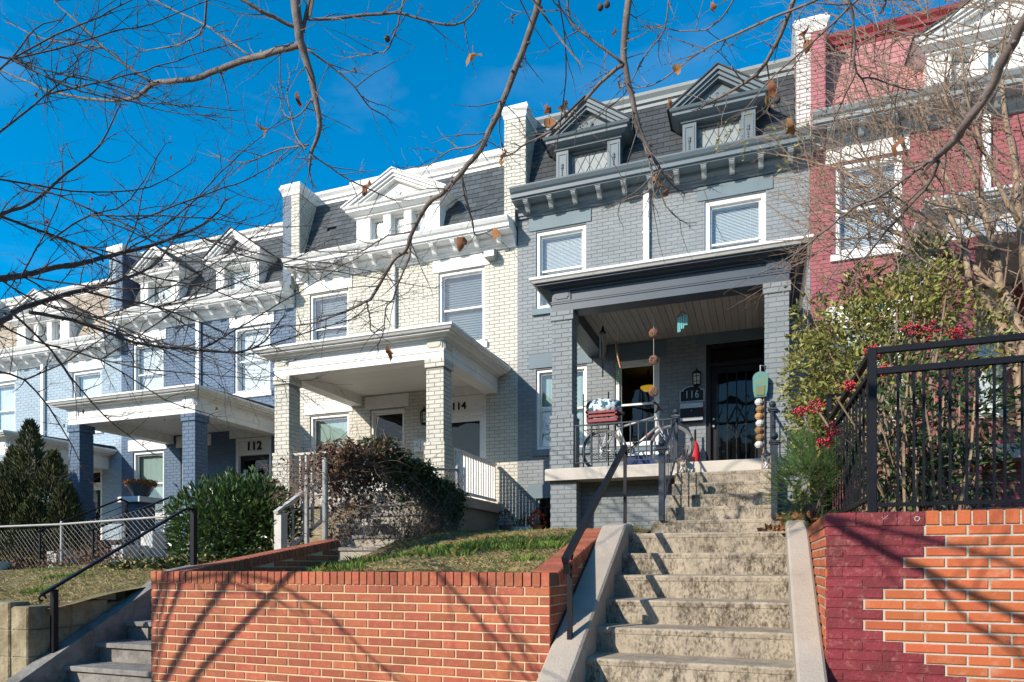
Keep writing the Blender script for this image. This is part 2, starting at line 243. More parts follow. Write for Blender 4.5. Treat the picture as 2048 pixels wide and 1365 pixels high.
GREY = painted_brick('grey', (0.193, 0.212, 0.219), jf=.86); CREAM = painted_brick('cream', (0.49, 0.465, 0.39), jf=.52); BLUE = painted_brick('blue', (0.072, 0.118, 0.182), jf=.9); PALE = painted_brick('pale_blue', (0.27, 0.345, 0.40), jf=.9); RED = painted_brick('red', (0.285, 0.083, 0.09))
PINKB = painted_brick('pink', (0.36, 0.13, 0.14)); LIGHT = painted_brick('light_grey', (0.50, 0.50, 0.46))
M = dict(
    white=mat('white_trim_paint', (0.70, 0.69, 0.66), rough=0.55, var=0.1, grime=0.3, gs=7, gcol=(0.42, 0.40, 0.34), bump=0.0015, bs=25),
    greytrim=mat('blue_grey_trim_paint', (0.11, 0.142, 0.162), rough=0.5, var=0.1, grime=0.15, gs=4, gcol=(0.07, 0.09, 0.1)),
    palegrey=mat('pale_grey_trim_paint', (0.24, 0.265, 0.265), rough=0.55, var=0.1),
    lintelgrey=mat('lintel_blue_grey', (0.12, 0.165, 0.19), rough=0.6, var=0.15),
    darktrim=mat('dark_porch_paint', (0.05, 0.066, 0.088), rough=0.45, var=0.12),
    slate=mat('slate', (0.052, 0.062, 0.068), rough=0.55, var=0.15, rnd=0.3, bump=0.003, bs=30, spec=0.5),
    slate2=mat('dark_shingle', (0.04, 0.046, 0.05), rough=0.7, var=0.15, rnd=0.2, bump=0.003, bs=30),
    tan_sh=mat('tan_shingle', (0.36, 0.30, 0.235), rough=0.8, var=0.2, rnd=0.15, bump=0.003, bs=30),
    pink_sh=mat('pink_shingle', (0.40, 0.18, 0.17), rough=0.75, var=0.12, rnd=0.1, bump=0.003, bs=30),
    redtrim=mat('dark_red_trim', (0.22, 0.025, 0.03), rough=0.5),
    glass=glass_mat('window_glass'), doorglass=glass_mat('door_glass', (0.35, 0.36, 0.36), 0.5), screen=glass_mat('screened_glass', (0.55, 0.56, 0.55), 0.35),
    inside=mat('room_wall', (0.16, 0.145, 0.12), rough=0.9, var=0.1),
    blind=mat('white_blind', (0.74, 0.77, 0.78), rough=0.6, var=0.05),
    blindg=mat('green_grey_blind', (0.30, 0.40, 0.36), rough=0.6, var=0.05),
    curtain=mat('white_curtain', (0.72, 0.72, 0.70), rough=0.85, var=0.1),
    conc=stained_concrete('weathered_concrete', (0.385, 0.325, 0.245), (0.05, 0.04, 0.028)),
    conc2=mat('pale_concrete', (0.39, 0.335, 0.275), rough=0.9, var=0.2, grime=0.2, gs=4, gcol=(0.25, 0.22, 0.18), bump=0.005, bs=60, spec=0.2),
    slab=mat('porch_slab_concrete', (0.50, 0.45, 0.385), rough=0.85, var=0.15, grime=0.2, gs=3, gcol=(0.3, 0.26, 0.2), bump=0.003, bs=40),
    board=mat('ceiling_board', (0.30, 0.285, 0.26), rough=0.7, var=0.12, rnd=0.08),
    boardw=mat('white_ceiling_board', (0.68, 0.66, 0.62), rough=0.6, var=0.05, rnd=0.03),
    iron=mat('black_iron', (0.007, 0.008, 0.012), rough=0.45, var=0.2, spec=0.2, bump=0.0015, bs=90),
    iron2=mat('dusty_blue_black_iron', (0.022, 0.031, 0.044), rough=0.45, var=0.3, spec=0.35, grime=0.2, gs=14, gcol=(0.15, 0.16, 0.17)),
    galv=mat('galvanised_pipe', (0.31, 0.31, 0.30), rough=0.5, var=0.2, metal=0.35, grime=0.2, gs=9, gcol=(0.22, 0.2, 0.17)),
    rb=mat('red_wall_brick', (0.335, 0.094, 0.046), rough=0.85, var=0.2, rnd=0.2, hue=0.008, bump=0.004, bs=80, grime=0.32, gs=11, gcol=(0.22, 0.085, 0.055), c2=(0.40, 0.15, 0.09), c2s=24, c2w=(.5, .75)),
    ob=mat('orange_wall_brick', (0.41, 0.10, 0.034), rough=0.75, var=0.15, rnd=0.12, hue=0.005, bump=0.003, bs=80, grime=0.38, gs=9, gcol=(0.50, 0.24, 0.14)),
    pb=mat('maroon_painted_brick', (0.185, 0.021, 0.029), rough=0.6, var=0.2, rnd=0.16, bump=0.004, bs=60, grime=0.36, gs=23, gcol=(0.36, 0.15, 0.13), c2=(0.14, 0.02, 0.022), c2s=6),
    rail=mat('weathered_white_paint', (0.52, 0.51, 0.47), rough=0.7, var=0.2, grime=0.4, gs=12, gcol=(0.28, 0.26, 0.21)),
    mortar=mat('sandy_mortar', (0.60, 0.45, 0.28), rough=0.95, var=0.15, bump=0.004, bs=120, grime=0.15, gs=3, gcol=(0.3, 0.2, 0.13)),
    mortarw=mat('pale_mortar', (0.47, 0.44, 0.36), rough=0.95, var=0.25, bump=0.006, bs=110, grime=0.4, gs=9, gcol=(0.2, 0.17, 0.13)),
    mortard=mat('dark_mortar', (0.16, 0.10, 0.075), rough=0.95, var=0.2),
    stone=mat('ochre_painted_stone', (0.36, 0.31, 0.20), rough=0.9, var=0.35, grime=0.9, gs=4.5, gcol=(0.13, 0.08, 0.035), bump=0.03, bs=11, c2=(0.24, 0.20, 0.12), c2s=4.0),
    grstone=mat('grey_step_stone', (0.26, 0.245, 0.225), rough=0.9, var=0.3, grime=0.75, gs=6, gcol=(0.07, 0.06, 0.05), bump=0.012, bs=22),
    paleblock=mat('pale_step_block', (0.34, 0.31, 0.25), rough=0.9, var=0.2, grime=0.3, gs=5, gcol=(0.2, 0.17, 0.13), bump=0.004, bs=40),
    soil=mat('soil', (0.13, 0.085, 0.052), rough=1.0, var=0.3, bump=0.02, bs=25, c2=(0.22, 0.17, 0.08), c2s=5),
    turf=mat('thin_turf_soil', (0.15, 0.095, 0.058), rough=1.0, var=0.3, bump=0.02, bs=30, c2=(0.24, 0.20, 0.08), c2s=3.2, c2w=(0.35, 0.6)),
    asphalt=mat('asphalt', (0.05, 0.05, 0.05), rough=0.9, bump=0.004, bs=100),
    paving=mat('pavement_concrete', (0.36, 0.34, 0.30), rough=0.9, var=0.15, bump=0.003, bs=60),
    bark=mat('grey_brown_bark', (0.14, 0.11, 0.095), rough=0.85, var=0.3, bump=0.004, bs=70, c2=(0.2, 0.165, 0.14), c2s=16),
    bark2=mat('dark_bark', (0.075, 0.058, 0.05), rough=0.85, var=0.3, bump=0.003, bs=70),
    bark3=mat('tan_smooth_bark', (0.33, 0.235, 0.15), rough=0.75, var=0.25, c2=(0.18, 0.13, 0.09), c2s=7, bump=0.003, bs=40),
    twig3=mat('tan_twig', (0.24, 0.165, 0.115), rough=0.8, var=0.2),
    deadleaf=mat('dead_leaf', (0.30, 0.135, 0.055), rough=0.8, var=0.25, rnd=0.35, hue=0.015, translucent=0.25),
    leaf_y=mat('yellow_green_leaf', (0.27, 0.265, 0.065), rough=0.45, var=0.2, rnd=0.5, hue=0.035, translucent=0.25),
    leaf_d=mat('dark_laurel_leaf', (0.06, 0.108, 0.026), rough=0.3, var=0.2, rnd=0.45, hue=0.02, spec=0.6, translucent=0.15),
    leaf_n=mat('deep_green_leaf', (0.052, 0.085, 0.03), rough=0.4, var=0.2, rnd=0.45, hue=0.02, translucent=0.15),
    leaf_r=mat('vine_leaf_brown', (0.16, 0.085, 0.05), rough=0.7, var=0.2, rnd=0.5, hue=0.02, translucent=0.2),
    yew=mat('yew_needle', (0.085, 0.155, 0.05), rough=0.5, var=0.2, rnd=0.4, hue=0.02),
    junip=mat('juniper_needle', (0.075, 0.078, 0.022), rough=0.7, var=0.3, rnd=0.55, hue=0.03),
    grassg=mat('green_grass', (0.13, 0.20, 0.03), rough=0.7, var=0.2, rnd=0.4, hue=0.02, translucent=0.2),
    grassd=mat('straw_grass', (0.36, 0.285, 0.125), rough=0.8, var=0.2, rnd=0.35, hue=0.012, translucent=0.2),
    berry=mat('red_berry', (0.34, 0.012, 0.022), rough=0.25, var=0.1, rnd=0.3, spec=0.6),
    chrome=mat('bright_metal', (0.62, 0.63, 0.65), rough=0.28, metal=0.9, var=0.05),
    silver=mat('silver_paint', (0.31, 0.315, 0.32), rough=0.35, var=0.08, metal=0.3),
    rubber=mat('black_rubber', (0.018, 0.018, 0.02), rough=0.7, var=0.2),
    tyre=mat('grey_worn_tyre', (0.14, 0.135, 0.125), rough=0.85, var=0.2),
    black=mat('black_gloss_paint', (0.012, 0.012, 0.014), rough=0.5, var=0.1, spec=0.2),
    orange=mat('orange_decal', (0.6, 0.12, 0.04), rough=0.4),
    redp=mat('red_cloth', (0.50, 0.018, 0.03), rough=0.55, var=0.3, bump=0.01, bs=22),
    redc=mat('red_plastic', (0.22, 0.015, 0.02), rough=0.4),
    teal=mat('teal_cloth', (0.07, 0.22, 0.22), rough=0.7, var=0.2, c2=(0.16, 0.2, 0.09), c2s=16),
    tealg=mat('turquoise_glass', (0.22, 0.62, 0.62), rough=0.15, var=0.1, translucent=0.3),
    floral=mat('floral_cloth', (0.62, 0.66, 0.68), rough=0.8, var=0.1, c2=(0.03, 0.12, 0.15), c2s=16, c2w=(0.5, 0.53)),
    wicker=mat('brown_twig_ball', (0.25, 0.13, 0.085), rough=0.8, var=0.2),
    wood=mat('weathered_wood', (0.24, 0.18, 0.12), rough=0.8, var=0.3, bump=0.002, bs=60),
    bead=mat('green_bead', (0.03, 0.22, 0.07), rough=0.2, rnd=0.5),
    tan=mat('tan_ceramic', (0.33, 0.19, 0.08), rough=0.5, rnd=0.4, var=0.2),
    copper=mat('copper_tube', (0.42, 0.20, 0.12), rough=0.35, metal=0.8),
    potg=mat('dark_glazed_pot', (0.10, 0.10, 0.11), rough=0.3, var=0.2),
    potw=mat('grey_white_pot', (0.52, 0.52, 0.50), rough=0.6, var=0.1),
    terra=mat('terracotta', (0.30, 0.10, 0.05), rough=0.8, var=0.2),
    boxw=mat('mailbox_grey_white', (0.58, 0.58, 0.56), rough=0.45, var=0.06),
    plastic=mat('white_plastic', (0.72, 0.73, 0.74), rough=0.4, var=0.05),
    bluep=mat('blue_plastic', (0.03, 0.06, 0.16), rough=0.35, var=0.05),
    thread=mat('pale_string', (0.5, 0.47, 0.42), rough=0.8),
    amber=emit_mat('lit_amber_lamp', (1.0, 0.55, 0.04), 1.1),
    fog=mat('frosted_lamp_glass', (0.5, 0.5, 0.46), rough=0.4),
    chalk=mat('chalk_scribble', (0.62, 0.48, 0.46), rough=0.95),
)

# ---------------------------------------------------------------- brick laying
def lay(out, part, o, u, n, W, z0, z1, opens=(), L=0.203, J=0.0095, C=0.0705, ph=0.0, mi=0):
    P = L + J; k = 0; z = z0
    while z + C * 0.6 <= z1:
        za, zb = z + J / 2, min(z + C - J / 2, z1); spans = [(0.0, W)]
        for (a, b, c, d) in opens:
            if min(zb, d) - max(za, c) > 0.35 * (zb - za):
                ns = []
                for s0, s1 in spans:
                    if b <= s0 or a >= s1: ns.append((s0, s1))
                    else:
                        if a > s0: ns.append((s0, a))
                        if b < s1: ns.append((b, s1))
                spans = ns
        off = (P / 2 if k % 2 else 0.0) + ph
        i0 = int(math.floor(-off / P)) - 1
        for i in range(i0, i0 + int(W / P) + 4):
            a, b = off + i * P + J / 2, off + (i + 1) * P - J / 2
            for s0, s1 in spans:
                x0, x1 = max(a, s0), min(b, s1)
                if x1 - x0 > 0.03:
                    m = (x0 + x1) / 2
                    out.append((part, o[0] + u[0] * m, o[1] + u[1] * m, (za + zb) / 2, x1 - x0, zb - za, u, n, mi))
        z += C; k += 1

BM = {}
def brick_mesh(L, H, D, mt, ch=0.005):
    key = (round(L, 3), round(H, 3), D, mt.name, ch)
    if key not in BM:
        b = MB(); brick_into(b, (0, 0, 0), (1, 0), (0, -1), L, H, D, ch); me = bpy.data.meshes.new('brick'); me.from_pydata(b.v, [], b.f); me.materials.append(mt); me.update(); BM[key] = me
    return BM[key]
def brick_into(b, c, u, n, L, H, D, ch=0.005, m=0, tilt=0.0):
    # block whose back lies D behind its face at c
    vs = []
    for (du, dz, dn) in ((-L/2, -H/2, -D), (L/2, -H/2, -D), (L/2, H/2, -D), (-L/2, H/2, -D), (-L/2, -H/2, -ch), (L/2, -H/2, -ch), (L/2, H/2, -ch), (-L/2, H/2, -ch),
                         (-L/2 + ch, -H/2 + ch, tilt), (L/2 - ch, -H/2 + ch, tilt), (L/2 - ch, H/2 - ch, tilt), (-L/2 + ch, H/2 - ch, tilt)):
        vs.append((c[0] + u[0] * du + n[0] * dn, c[1] + u[1] * du + n[1] * dn, c[2] + dz))
    fs = [(8, 9, 10, 11)]
    for k in (0, 4):
        for i in range(4): fs.append((k + i, k + (i + 1) % 4, k + 4 + (i + 1) % 4, k + 4 + i))
    b.add(vs, fs, m)
CF, CR = (-math.sin(R(20.2)), math.cos(R(20.2))), (math.cos(R(20.2)), math.sin(R(20.2)))
def seen(x, y, z, n):
    d = x * CF[0] + y * CF[1]; r = x * CR[0] + y * CR[1]
    if d < 0.5 or abs(r / d) > 0.78 or z / d > 0.86 or z / d < -0.19: return None
    if -(x * n[0] + y * n[1]) <= 0.05: return None
    return d
def set_bricks(entries, parts, mats, depth=0.008, limit=300, stuff_parent=None):
    """parts: list of parent objects. The bricks that show largest become objects; the rest one joined part per parent"""
    cand = []
    for i, e in enumerate(entries):
        d = seen(e[1], e[2], e[3], e[7])
        if d is not None and e[4] > 0.06: cand.append((d / math.sqrt(e[4] * abs(e[1] * e[7][0] + e[2] * e[7][1]) / math.hypot(e[1], e[2])), i))
    cand.sort(); single = set(i for _, i in cand[:limit])
    rest = {}
    for i, (p, x, y, z, L, H, u, n, mi) in enumerate(entries):
        jit = rng.uniform(-0.0012, 0.0012)
        if i in single:
            me = brick_mesh(L, H, depth, mats[mi])
            inst('brick', me, (x + n[0] * jit, y + n[1] * jit, z + rng.uniform(-0.001, 0.001)), math.atan2(u[1], u[0]), parts[p])
        else:
            brick_into(rest.setdefault(p, MB()), (x + n[0] * jit, y + n[1] * jit, z), u, n, L, H, depth, 0.004, mi)
    if rest:
        par = stuff_parent or parts[0]
        if stuff_parent is None:
            for p in rest: rest[p].build('brick_courses', mats, parts[p])['kind'] = 'stuff'
        else:
            b = MB()
            for p in rest: b.add(rest[p].v, rest[p].f); b.mi[-len(rest[p].mi):] = rest[p].mi
            b.build('brick_courses', mats, par)['kind'] = 'stuff'
# ---------------------------------------------------------------- ground, yards
GZ = -1.6
def sheet(name, x0, x1, y0, y1, nx, ny, zf, m, kind='structure'):
    b = MB()
    for j in range(ny + 1):
        for i in range(nx + 1):
            x = x0 + (x1 - x0) * i / nx; y = y0 + (y1 - y0) * j / ny; b.v.append((x, y, zf(x, y)))
    for j in range(ny):
        for i in range(nx): a = j * (nx + 1) + i; b.f.append((a, a + 1, a + nx + 2, a + nx + 1)); b.mi.append(0)
    o = b.build(name, m, None, True); o['kind'] = kind; return o
def bumpy(x, y, a=0.03): return a * mnoise.noise((x * 1.3, y * 1.3, 0)) + a * 0.4 * mnoise.noise((x * 4, y * 4, 3))
sheet('ground', -400, 400, -400, 400, 2, 2, lambda x, y: GZ - 0.02, M['soil'])
sheet('road', -200, 200, -13.0, -2.6, 2, 1, lambda x, y: GZ - 0.008, M['asphalt'])
k = MB(); k.box(-200, -2.6, GZ - 0.25, 200, -2.42, GZ + 0.1); k.build('kerb', M['paving'])['kind'] = 'structure'
k = MB(); k.box(-200, -2.42, GZ - 0.25, 200, 4.3, GZ); k.build('sidewalk', M['paving'])['kind'] = 'structure'
def z_lawn(x, y): return -0.07 + min(5.5, max(0, y - 4.6)) * 0.112 - 0.2 * min(1, max(0, (-3.0 - x) / 1.5)) * min(1, max(0, (9.0 - y) / 1.5))
def z_yardl(x, y): return -0.42 + (y - 4.6) * 0.088 + max(0, x + 12) * 0.055 * (y - 4.6) / 3.8
def z_bed(x, y): return 0.24 + (y - 4.6) * 0.085
sheet('lawn', -5.0, -1.42, 4.62, 12.6, 22, 40, lambda x, y: z_lawn(x, y) + bumpy(x, y), M['turf'])
sheet('front_yard', -16.5, -6.44, 4.6, 12.6, 40, 36, lambda x, y: z_yardl(x, y) + bumpy(x, y), M['turf'])
sheet('planting_bed', 0.42, 8, 4.62, 12.6, 30, 30, lambda x, y: z_bed(x, y) + bumpy(x, y, 0.05), M['soil'])
sheet('bed_edge', 0.16, 0.44, 6.2, 12.6, 4, 30, lambda x, y: 0.28 + (y - 6.2) * 0.085 + bumpy(x, y, 0.03), M['soil'])
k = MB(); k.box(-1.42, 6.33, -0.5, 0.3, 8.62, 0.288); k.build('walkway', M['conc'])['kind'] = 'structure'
k = MB(); k.box(-6.44, 6.3, -0.8, -5.0, 12.6, -0.02); k.build('garden_path', M['grstone'])['kind'] = 'structure'

# ---------------------------------------------------------------- row houses
WD = 5.275; D = 12.5
def rect_cells(xs, zs, opens):
    for i in range(len(xs) - 1):
        for j in range(len(zs) - 1):
            cx, cz = (xs[i] + xs[i + 1]) / 2, (zs[j] + zs[j + 1]) / 2
            if not any(a < cx < b and c < cz < d for a, b, c, d in opens): yield xs[i], xs[i + 1], zs[j], zs[j + 1]

def window(root, x0, x1, z0, z1, fr, blind=None, bcol=None, cas=0.055, lit=False, slat=0.026, y=D, mid=0.5, blind_to=0.0, pane='glass'):
    f = MB(); ya, yb = y + 0.03, y + 0.16
    f.box(x0, ya, z0, x0 + cas, yb, z1); f.box(x1 - cas, ya, z0, x1, yb, z1); f.box(x0 + cas, ya, z1 - cas, x1 - cas, yb, z1); f.box(x0 + cas, ya - 0.02, z0, x1 - cas, yb, z0 + cas * 0.8)
    wi = f.build('window', fr, root)
    xa, xb, za, zb = x0 + cas, x1 - cas, z0 + cas * 0.8, z1 - cas; zm = za + (zb - za) * mid; t = 0.035
    s = MB()
    for (p, q, yy) in ((zm - t / 2, zb, y + 0.085), (za, zm + t / 2, y + 0.115)):
        s.box(xa, yy, p, xa + t, yy + 0.028, q); s.box(xb - t, yy, p, xb, yy + 0.028, q); s.box(xa + t, yy, p, xb - t, yy + 0.028, p + t); s.box(xa + t, yy, q - t, xb - t, yy + 0.028, q)
    s.build('sash', fr, wi)
    g = MB(); g.box(xa + t * 0.7, y + 0.096, zm, xb - t * 0.7, y + 0.101, zb - t * 0.7); g.build('pane', M[pane], wi)
    g = MB(); g.box(xa + t * 0.7, y + 0.126, za + t * 0.7, xb - t * 0.7, y + 0.131, zm); g.build('pane', M[pane], wi)
    if blind == 'slats':
        b = MB(); z = zb - 0.03; zend = za + (zb - za) * blind_to
        b.box(xa, y + 0.175, zb - 0.03, xb, y + 0.21, zb)
        while z > zend:
            b.quad((xa + 0.01, y + 0.182, z), (xb - 0.01, y + 0.182, z), (xb - 0.01, y + 0.198, z + slat * 0.93), (xa + 0.01, y + 0.198, z + slat * 0.93)); z -= slat
        for q in (0.2, 0.8): b.box(xa + (xb - xa) * q, y + 0.178, zend, xa + (xb - xa) * q + 0.004, y + 0.18, zb)
        b.build('blind', bcol or M['blind'], wi)
    elif blind == 'sheet':
        b = MB(); zend = za + (zb - za) * blind_to; n = 18
        for i in range(n):
            xs, xe = xa + (xb - xa) * i / n, xa + (xb - xa) * (i + 1) / n
            y0_, y1_ = (y + 0.19 + 0.005 * math.sin(i * 1.9), y + 0.19 + 0.005 * math.sin((i + 1) * 1.9))
            b.quad((xs, y0_, zend), (xe, y1_, zend), (xe, y1_, zb), (xs, y0_, zb))
        b.build('curtain', bcol or M['curtain'], wi, True)
    return wi

def room(root, x0, x1, z0, z1, y0=D + 0.17, y1=D + 2.2, m=None, name='room_interior'):
    b = MB()
    b.quad((x0, y1, z0), (x1, y1, z0), (x1, y1, z1), (x0, y1, z1)); b.quad((x0, y0, z0), (x0, y1, z0), (x0, y1, z1), (x0, y0, z1)); b.quad((x1, y0, z0), (x1, y0, z1), (x1, y1, z1), (x1, y1, z0))
    b.quad((x0, y0, z1), (x0, y1, z1), (x1, y1, z1), (x1, y0, z1)); b.quad((x0, y0, z0), (x1, y0, z0), (x1, y1, z0), (x0, y1, z0))
    return b.build(name, m or M['inside'], root)

def relief(b, xc, y, zc, s, m=0):     # scrolled leaf ornament
    for q in range(5):
        a = math.pi * (0.1 + 0.2 * q); p = [(xc + math.cos(a) * s * t_ + math.sin(t_ * 5) * s * 0.12, y - 0.004, zc + math.sin(a) * s * 0.75 * t_) for t_ in (0, 0.4, 0.75, 1.0)]
        b.tube(p, [s * 0.1, s * 0.13, s * 0.1, s * 0.04], 5, m)
        b.ball(p[-1], s * 0.11, 6, m)
    b.ball((xc, y, zc + s * 0.05), s * 0.2, 8, m)

def dormer(root, xc, hw, dz, tr, roofm, kind, pil=0.235):
    z0, zE, zP = 7.2 + dz, 8.03 + dz, 8.62 + dz; yf = 12.34; x0, x1 = xc - hw, xc + hw
    b = MB()                                   # cheeks and back panel
    b.box(x0 + 0.004, yf + 0.04, z0, x0 + 0.04, 13.1, zE - 0.12); b.box(x1 - 0.04, yf + 0.04, z0, x1 - 0.004, 13.1, zE - 0.12)
    b.box(x0 + 0.04, yf + 0.3, z0, x1 - 0.04, yf + 0.34, zE - 0.12)
    b.box(x0 + 0.002, yf + 0.002, zE - 0.2, x1 - 0.002, yf + 0.3, zE - 0.1)
    b.box(x0 + 0.02, yf - 0.02, z0, x1 - 0.02, yf + 0.3, z0 + 0.06)
    b.ucorn([(0.0, zE - 0.2), (0.04, zE - 0.185), (0.04, zE - 0.15), (0.09, zE - 0.14), (0.17, zE - 0.1), (0.17, zE - 0.055), (0.205, zE - 0.04), (0.23, zE), (0.0, zE + 0.03)], x0 + 0.01, x1 - 0.01, yf, 13.1)
    d = b.build('dormer', tr, root)
    hwE = hw + 0.22; sl = (zP - zE) / hwE; L = math.hypot(hwE, zP - zE); nx, nz = (zP - zE) / L, hwE / L
    p = MB()
    for s in (-1, 1):                          # raking cornices, stepped
        for (o0, o1, y0, y1) in ((0.0, 0.055, yf - 0.21, yf + 0.6), (0.055, 0.105, yf - 0.17, yf + 0.5), (0.105, 0.15, yf - 0.13, yf + 0.4)):
            a0 = (xc + s * hwE - s * nx * o0 * 0, zE + 0.0 - 0); A = lambda u, o: (xc + s * (hwE * (1 - u)), zE + (zP - zE) * u - o / nz)
            pr = [A(o1 / nz / (zP - zE) if o1 else 0, o1), A(1, o1), A(1, o0), A(o0 / nz / (zP - zE) if o0 else 0, o0)]
            p.prism_y(pr if s > 0 else pr[::-1], y0, y1)
    p.build('pediment', tr, d)
    tm = MB(); tm.prism_y([(xc - hwE + 0.2, zE + 0.01), (xc + hwE - 0.2, zE + 0.01), (xc, zP - 0.15)], yf - 0.02, yf + 0.05); relief(tm, xc, yf - 0.03, zE + 0.06, 0.2); tm.build('tympanum', tr if kind != 'blue' else M['darktrim'], d)
    rf = MB()
    for s in (-1, 1):
        e = 0.03; pr = [(xc + s * (hwE + e), zE - e * sl + 0.002), (xc, zP + 0.002), (xc, zP + 0.028), (xc + s * (hwE + e), zE - e * sl + 0.03)]
        rf.prism_y(pr if s > 0 else pr[::-1], yf - 0.235, 13.6)
    rf.build('dormer_roof', roofm, d)
    yw = yf + 0.1
    if kind == 'triple':
        e = MB(); n = 3; pw = 0.26; iw = (2 * hw - 2 * 0.33 - 2 * 0.17) / 3; x = x0 + 0.04; xs = []
        e.box(x0, yf, z0 + 0.05, x0 + 0.33, yf + 0.3, zE - 0.2); e.box(x1 - 0.33, yf, z0 + 0.05, x1, yf + 0.3, zE - 0.2)
        for i in range(3):
            a = x0 + 0.33 + i * (iw + 0.17); xs.append((a, a + iw))
            if i < 2: e.box(a + iw, yf, z0 + 0.05, a + iw + 0.17, yf + 0.3, zE - 0.2)
        e.box(x0 + 0.33, yf + 0.03, z0 + 0.05, x1 - 0.33, yf + 0.28, z0 + 0.09)
        e.build('mullion', tr, d)
    else:
        for s in (-1, 1):
            e = MB(); a, c = (x0, x0 + pil) if s < 0 else (x1 - pil, x1)
            e.box(a, yf - 0.012, z0 + 0.03, c, yf + 0.3, zE - 0.19)
            e.box(a + 0.03, yf - 0.024, z0 + 0.09, a + 0.05, yf - 0.011, zE - 0.25); e.box(c - 0.05, yf - 0.024, z0 + 0.09, c - 0.03, yf - 0.011, zE - 0.25)
            e.box(a + 0.05, yf - 0.024, zE - 0.27, c - 0.05, yf - 0.011, zE - 0.25)
            for q in range(6): e.ball(((a + c) / 2, yf - 0.012, z0 + 0.14 + q * 0.045), 0.02 if q < 4 else 0.032, 6)
            e.build('pilaster', tr, d)
        xs = [(x0 + pil, x1 - pil)]
    for a, c in xs:
        f = MB(); zt, zb = zE - 0.2, z0 + 0.06
        f.box(a, yw, zb, a + 0.03, yw + 0.08, zt); f.box(c - 0.03, yw, zb, c, yw + 0.08, zt); f.box(a + 0.03, yw, zt - 0.04, c - 0.03, yw + 0.08, zt)
        wi = f.build('window', tr, d)
        if kind == 'grey':                 # painted leaves with a lead lattice
            f = MB(); f.box(a + 0.03, yw + 0.05, zb, (a + c) / 2 - 0.006, yw + 0.07, zt - 0.04); f.box((a + c) / 2 + 0.006, yw + 0.05, zb, c - 0.03, yw + 0.07, zt - 0.04); f.build('casement_leaf', M['palegrey'], d)
        else:
            f = MB(); f.box(a + 0.03, yw + 0.05, zb, c - 0.03, yw + 0.056, zt - 0.04); f.build('pane', M['glass'], d)
            f = MB(); f.box(a + 0.03, yw + 0.09, zb, c - 0.03, yw + 0.1, zt - 0.04); f.build('curtain', M['curtain'], d)
        if kind in ('grey', 'triple'):
            f = MB(); lm = M['darktrim'] if kind == 'grey' else M['white']; ww = c - a - 0.06; hh = zt - 0.04 - zb; nd = 4 if kind == 'grey' else 2; st = ww / nd; sz = st * 1.75
            for q in range(-6, nd + 6):
                for sg in (1, -1):
                    xa_, xb_ = a + 0.03 + q * st, a + 0.03 + q * st + sg * hh / sz * st
                    u0, u1 = 0.0, 1.0
                    for lim, sgn in ((a + 0.03, 1), (c - 0.03, -1)):
                        fa, fb = (xa_ - lim) * sgn, (xb_ - lim) * sgn
                        if fa < 0 and fb < 0: u1 = -1
                        elif fa < 0: u0 = max(u0, fa / (fa - fb))
                        elif fb < 0: u1 = min(u1, fa / (fa - fb))
                    if u1 - u0 > 0.03: f.bar((xa_ + (xb_ - xa_) * u0, yw + 0.045, zb + hh * u0), (xa_ + (xb_ - xa_) * u1, yw + 0.045, zb + hh * u1), 0.008, 0.008)
            f.build('lattice', lm, d)
    return d

def firewall(root, X, dz, lm, rm, ents, plist, capm, zleft):
    ztop, yf = 8.93 + dz, 12.34
    b = MB(); b.box(X - 0.225, yf + 0.005, zleft, X, 16, ztop - 0.22); b.box(X, yf + 0.005, 7.12 + dz, X + 0.217, 16, ztop - 0.22)
    o = b.build('party_wall', rm[1], root); i = len(plist); plist.append(o)
    lay(ents, i, (X - 0.22, yf), (1, 0), (0, -1), 0.22, zleft, ztop - 0.23, ph=0.05, mi=lm); lay(ents, i, (X, yf), (1, 0), (0, -1), 0.225, 7.12 + dz, ztop - 0.23, mi=3)
    lay(ents, i, (X + 0.225, yf), (0, 1), (1, 0), 1.6, 7.12 + dz, ztop - 0.23, mi=3)
    lay(ents, i, (X - 0.225, 13.9), (0, -1), (-1, 0), 1.56, zleft, ztop - 0.23, mi=lm)
    c = MB(); c.ucorn([(0, ztop - 0.24), (0.015, ztop - 0.2), (0.015, ztop - 0.17), (0.04, ztop - 0.13), (0.06, ztop - 0.1), (0.06, ztop - 0.07), (0.045, ztop - 0.06), (0.03, ztop), (-0.1, ztop + 0.004)], X - 0.225, X + 0.225, yf, 16)
    c.box(X - 0.17, yf + 0.05, ztop + 0.0, X + 0.17, 16, ztop + 0.03); c.build('coping', capm, o)

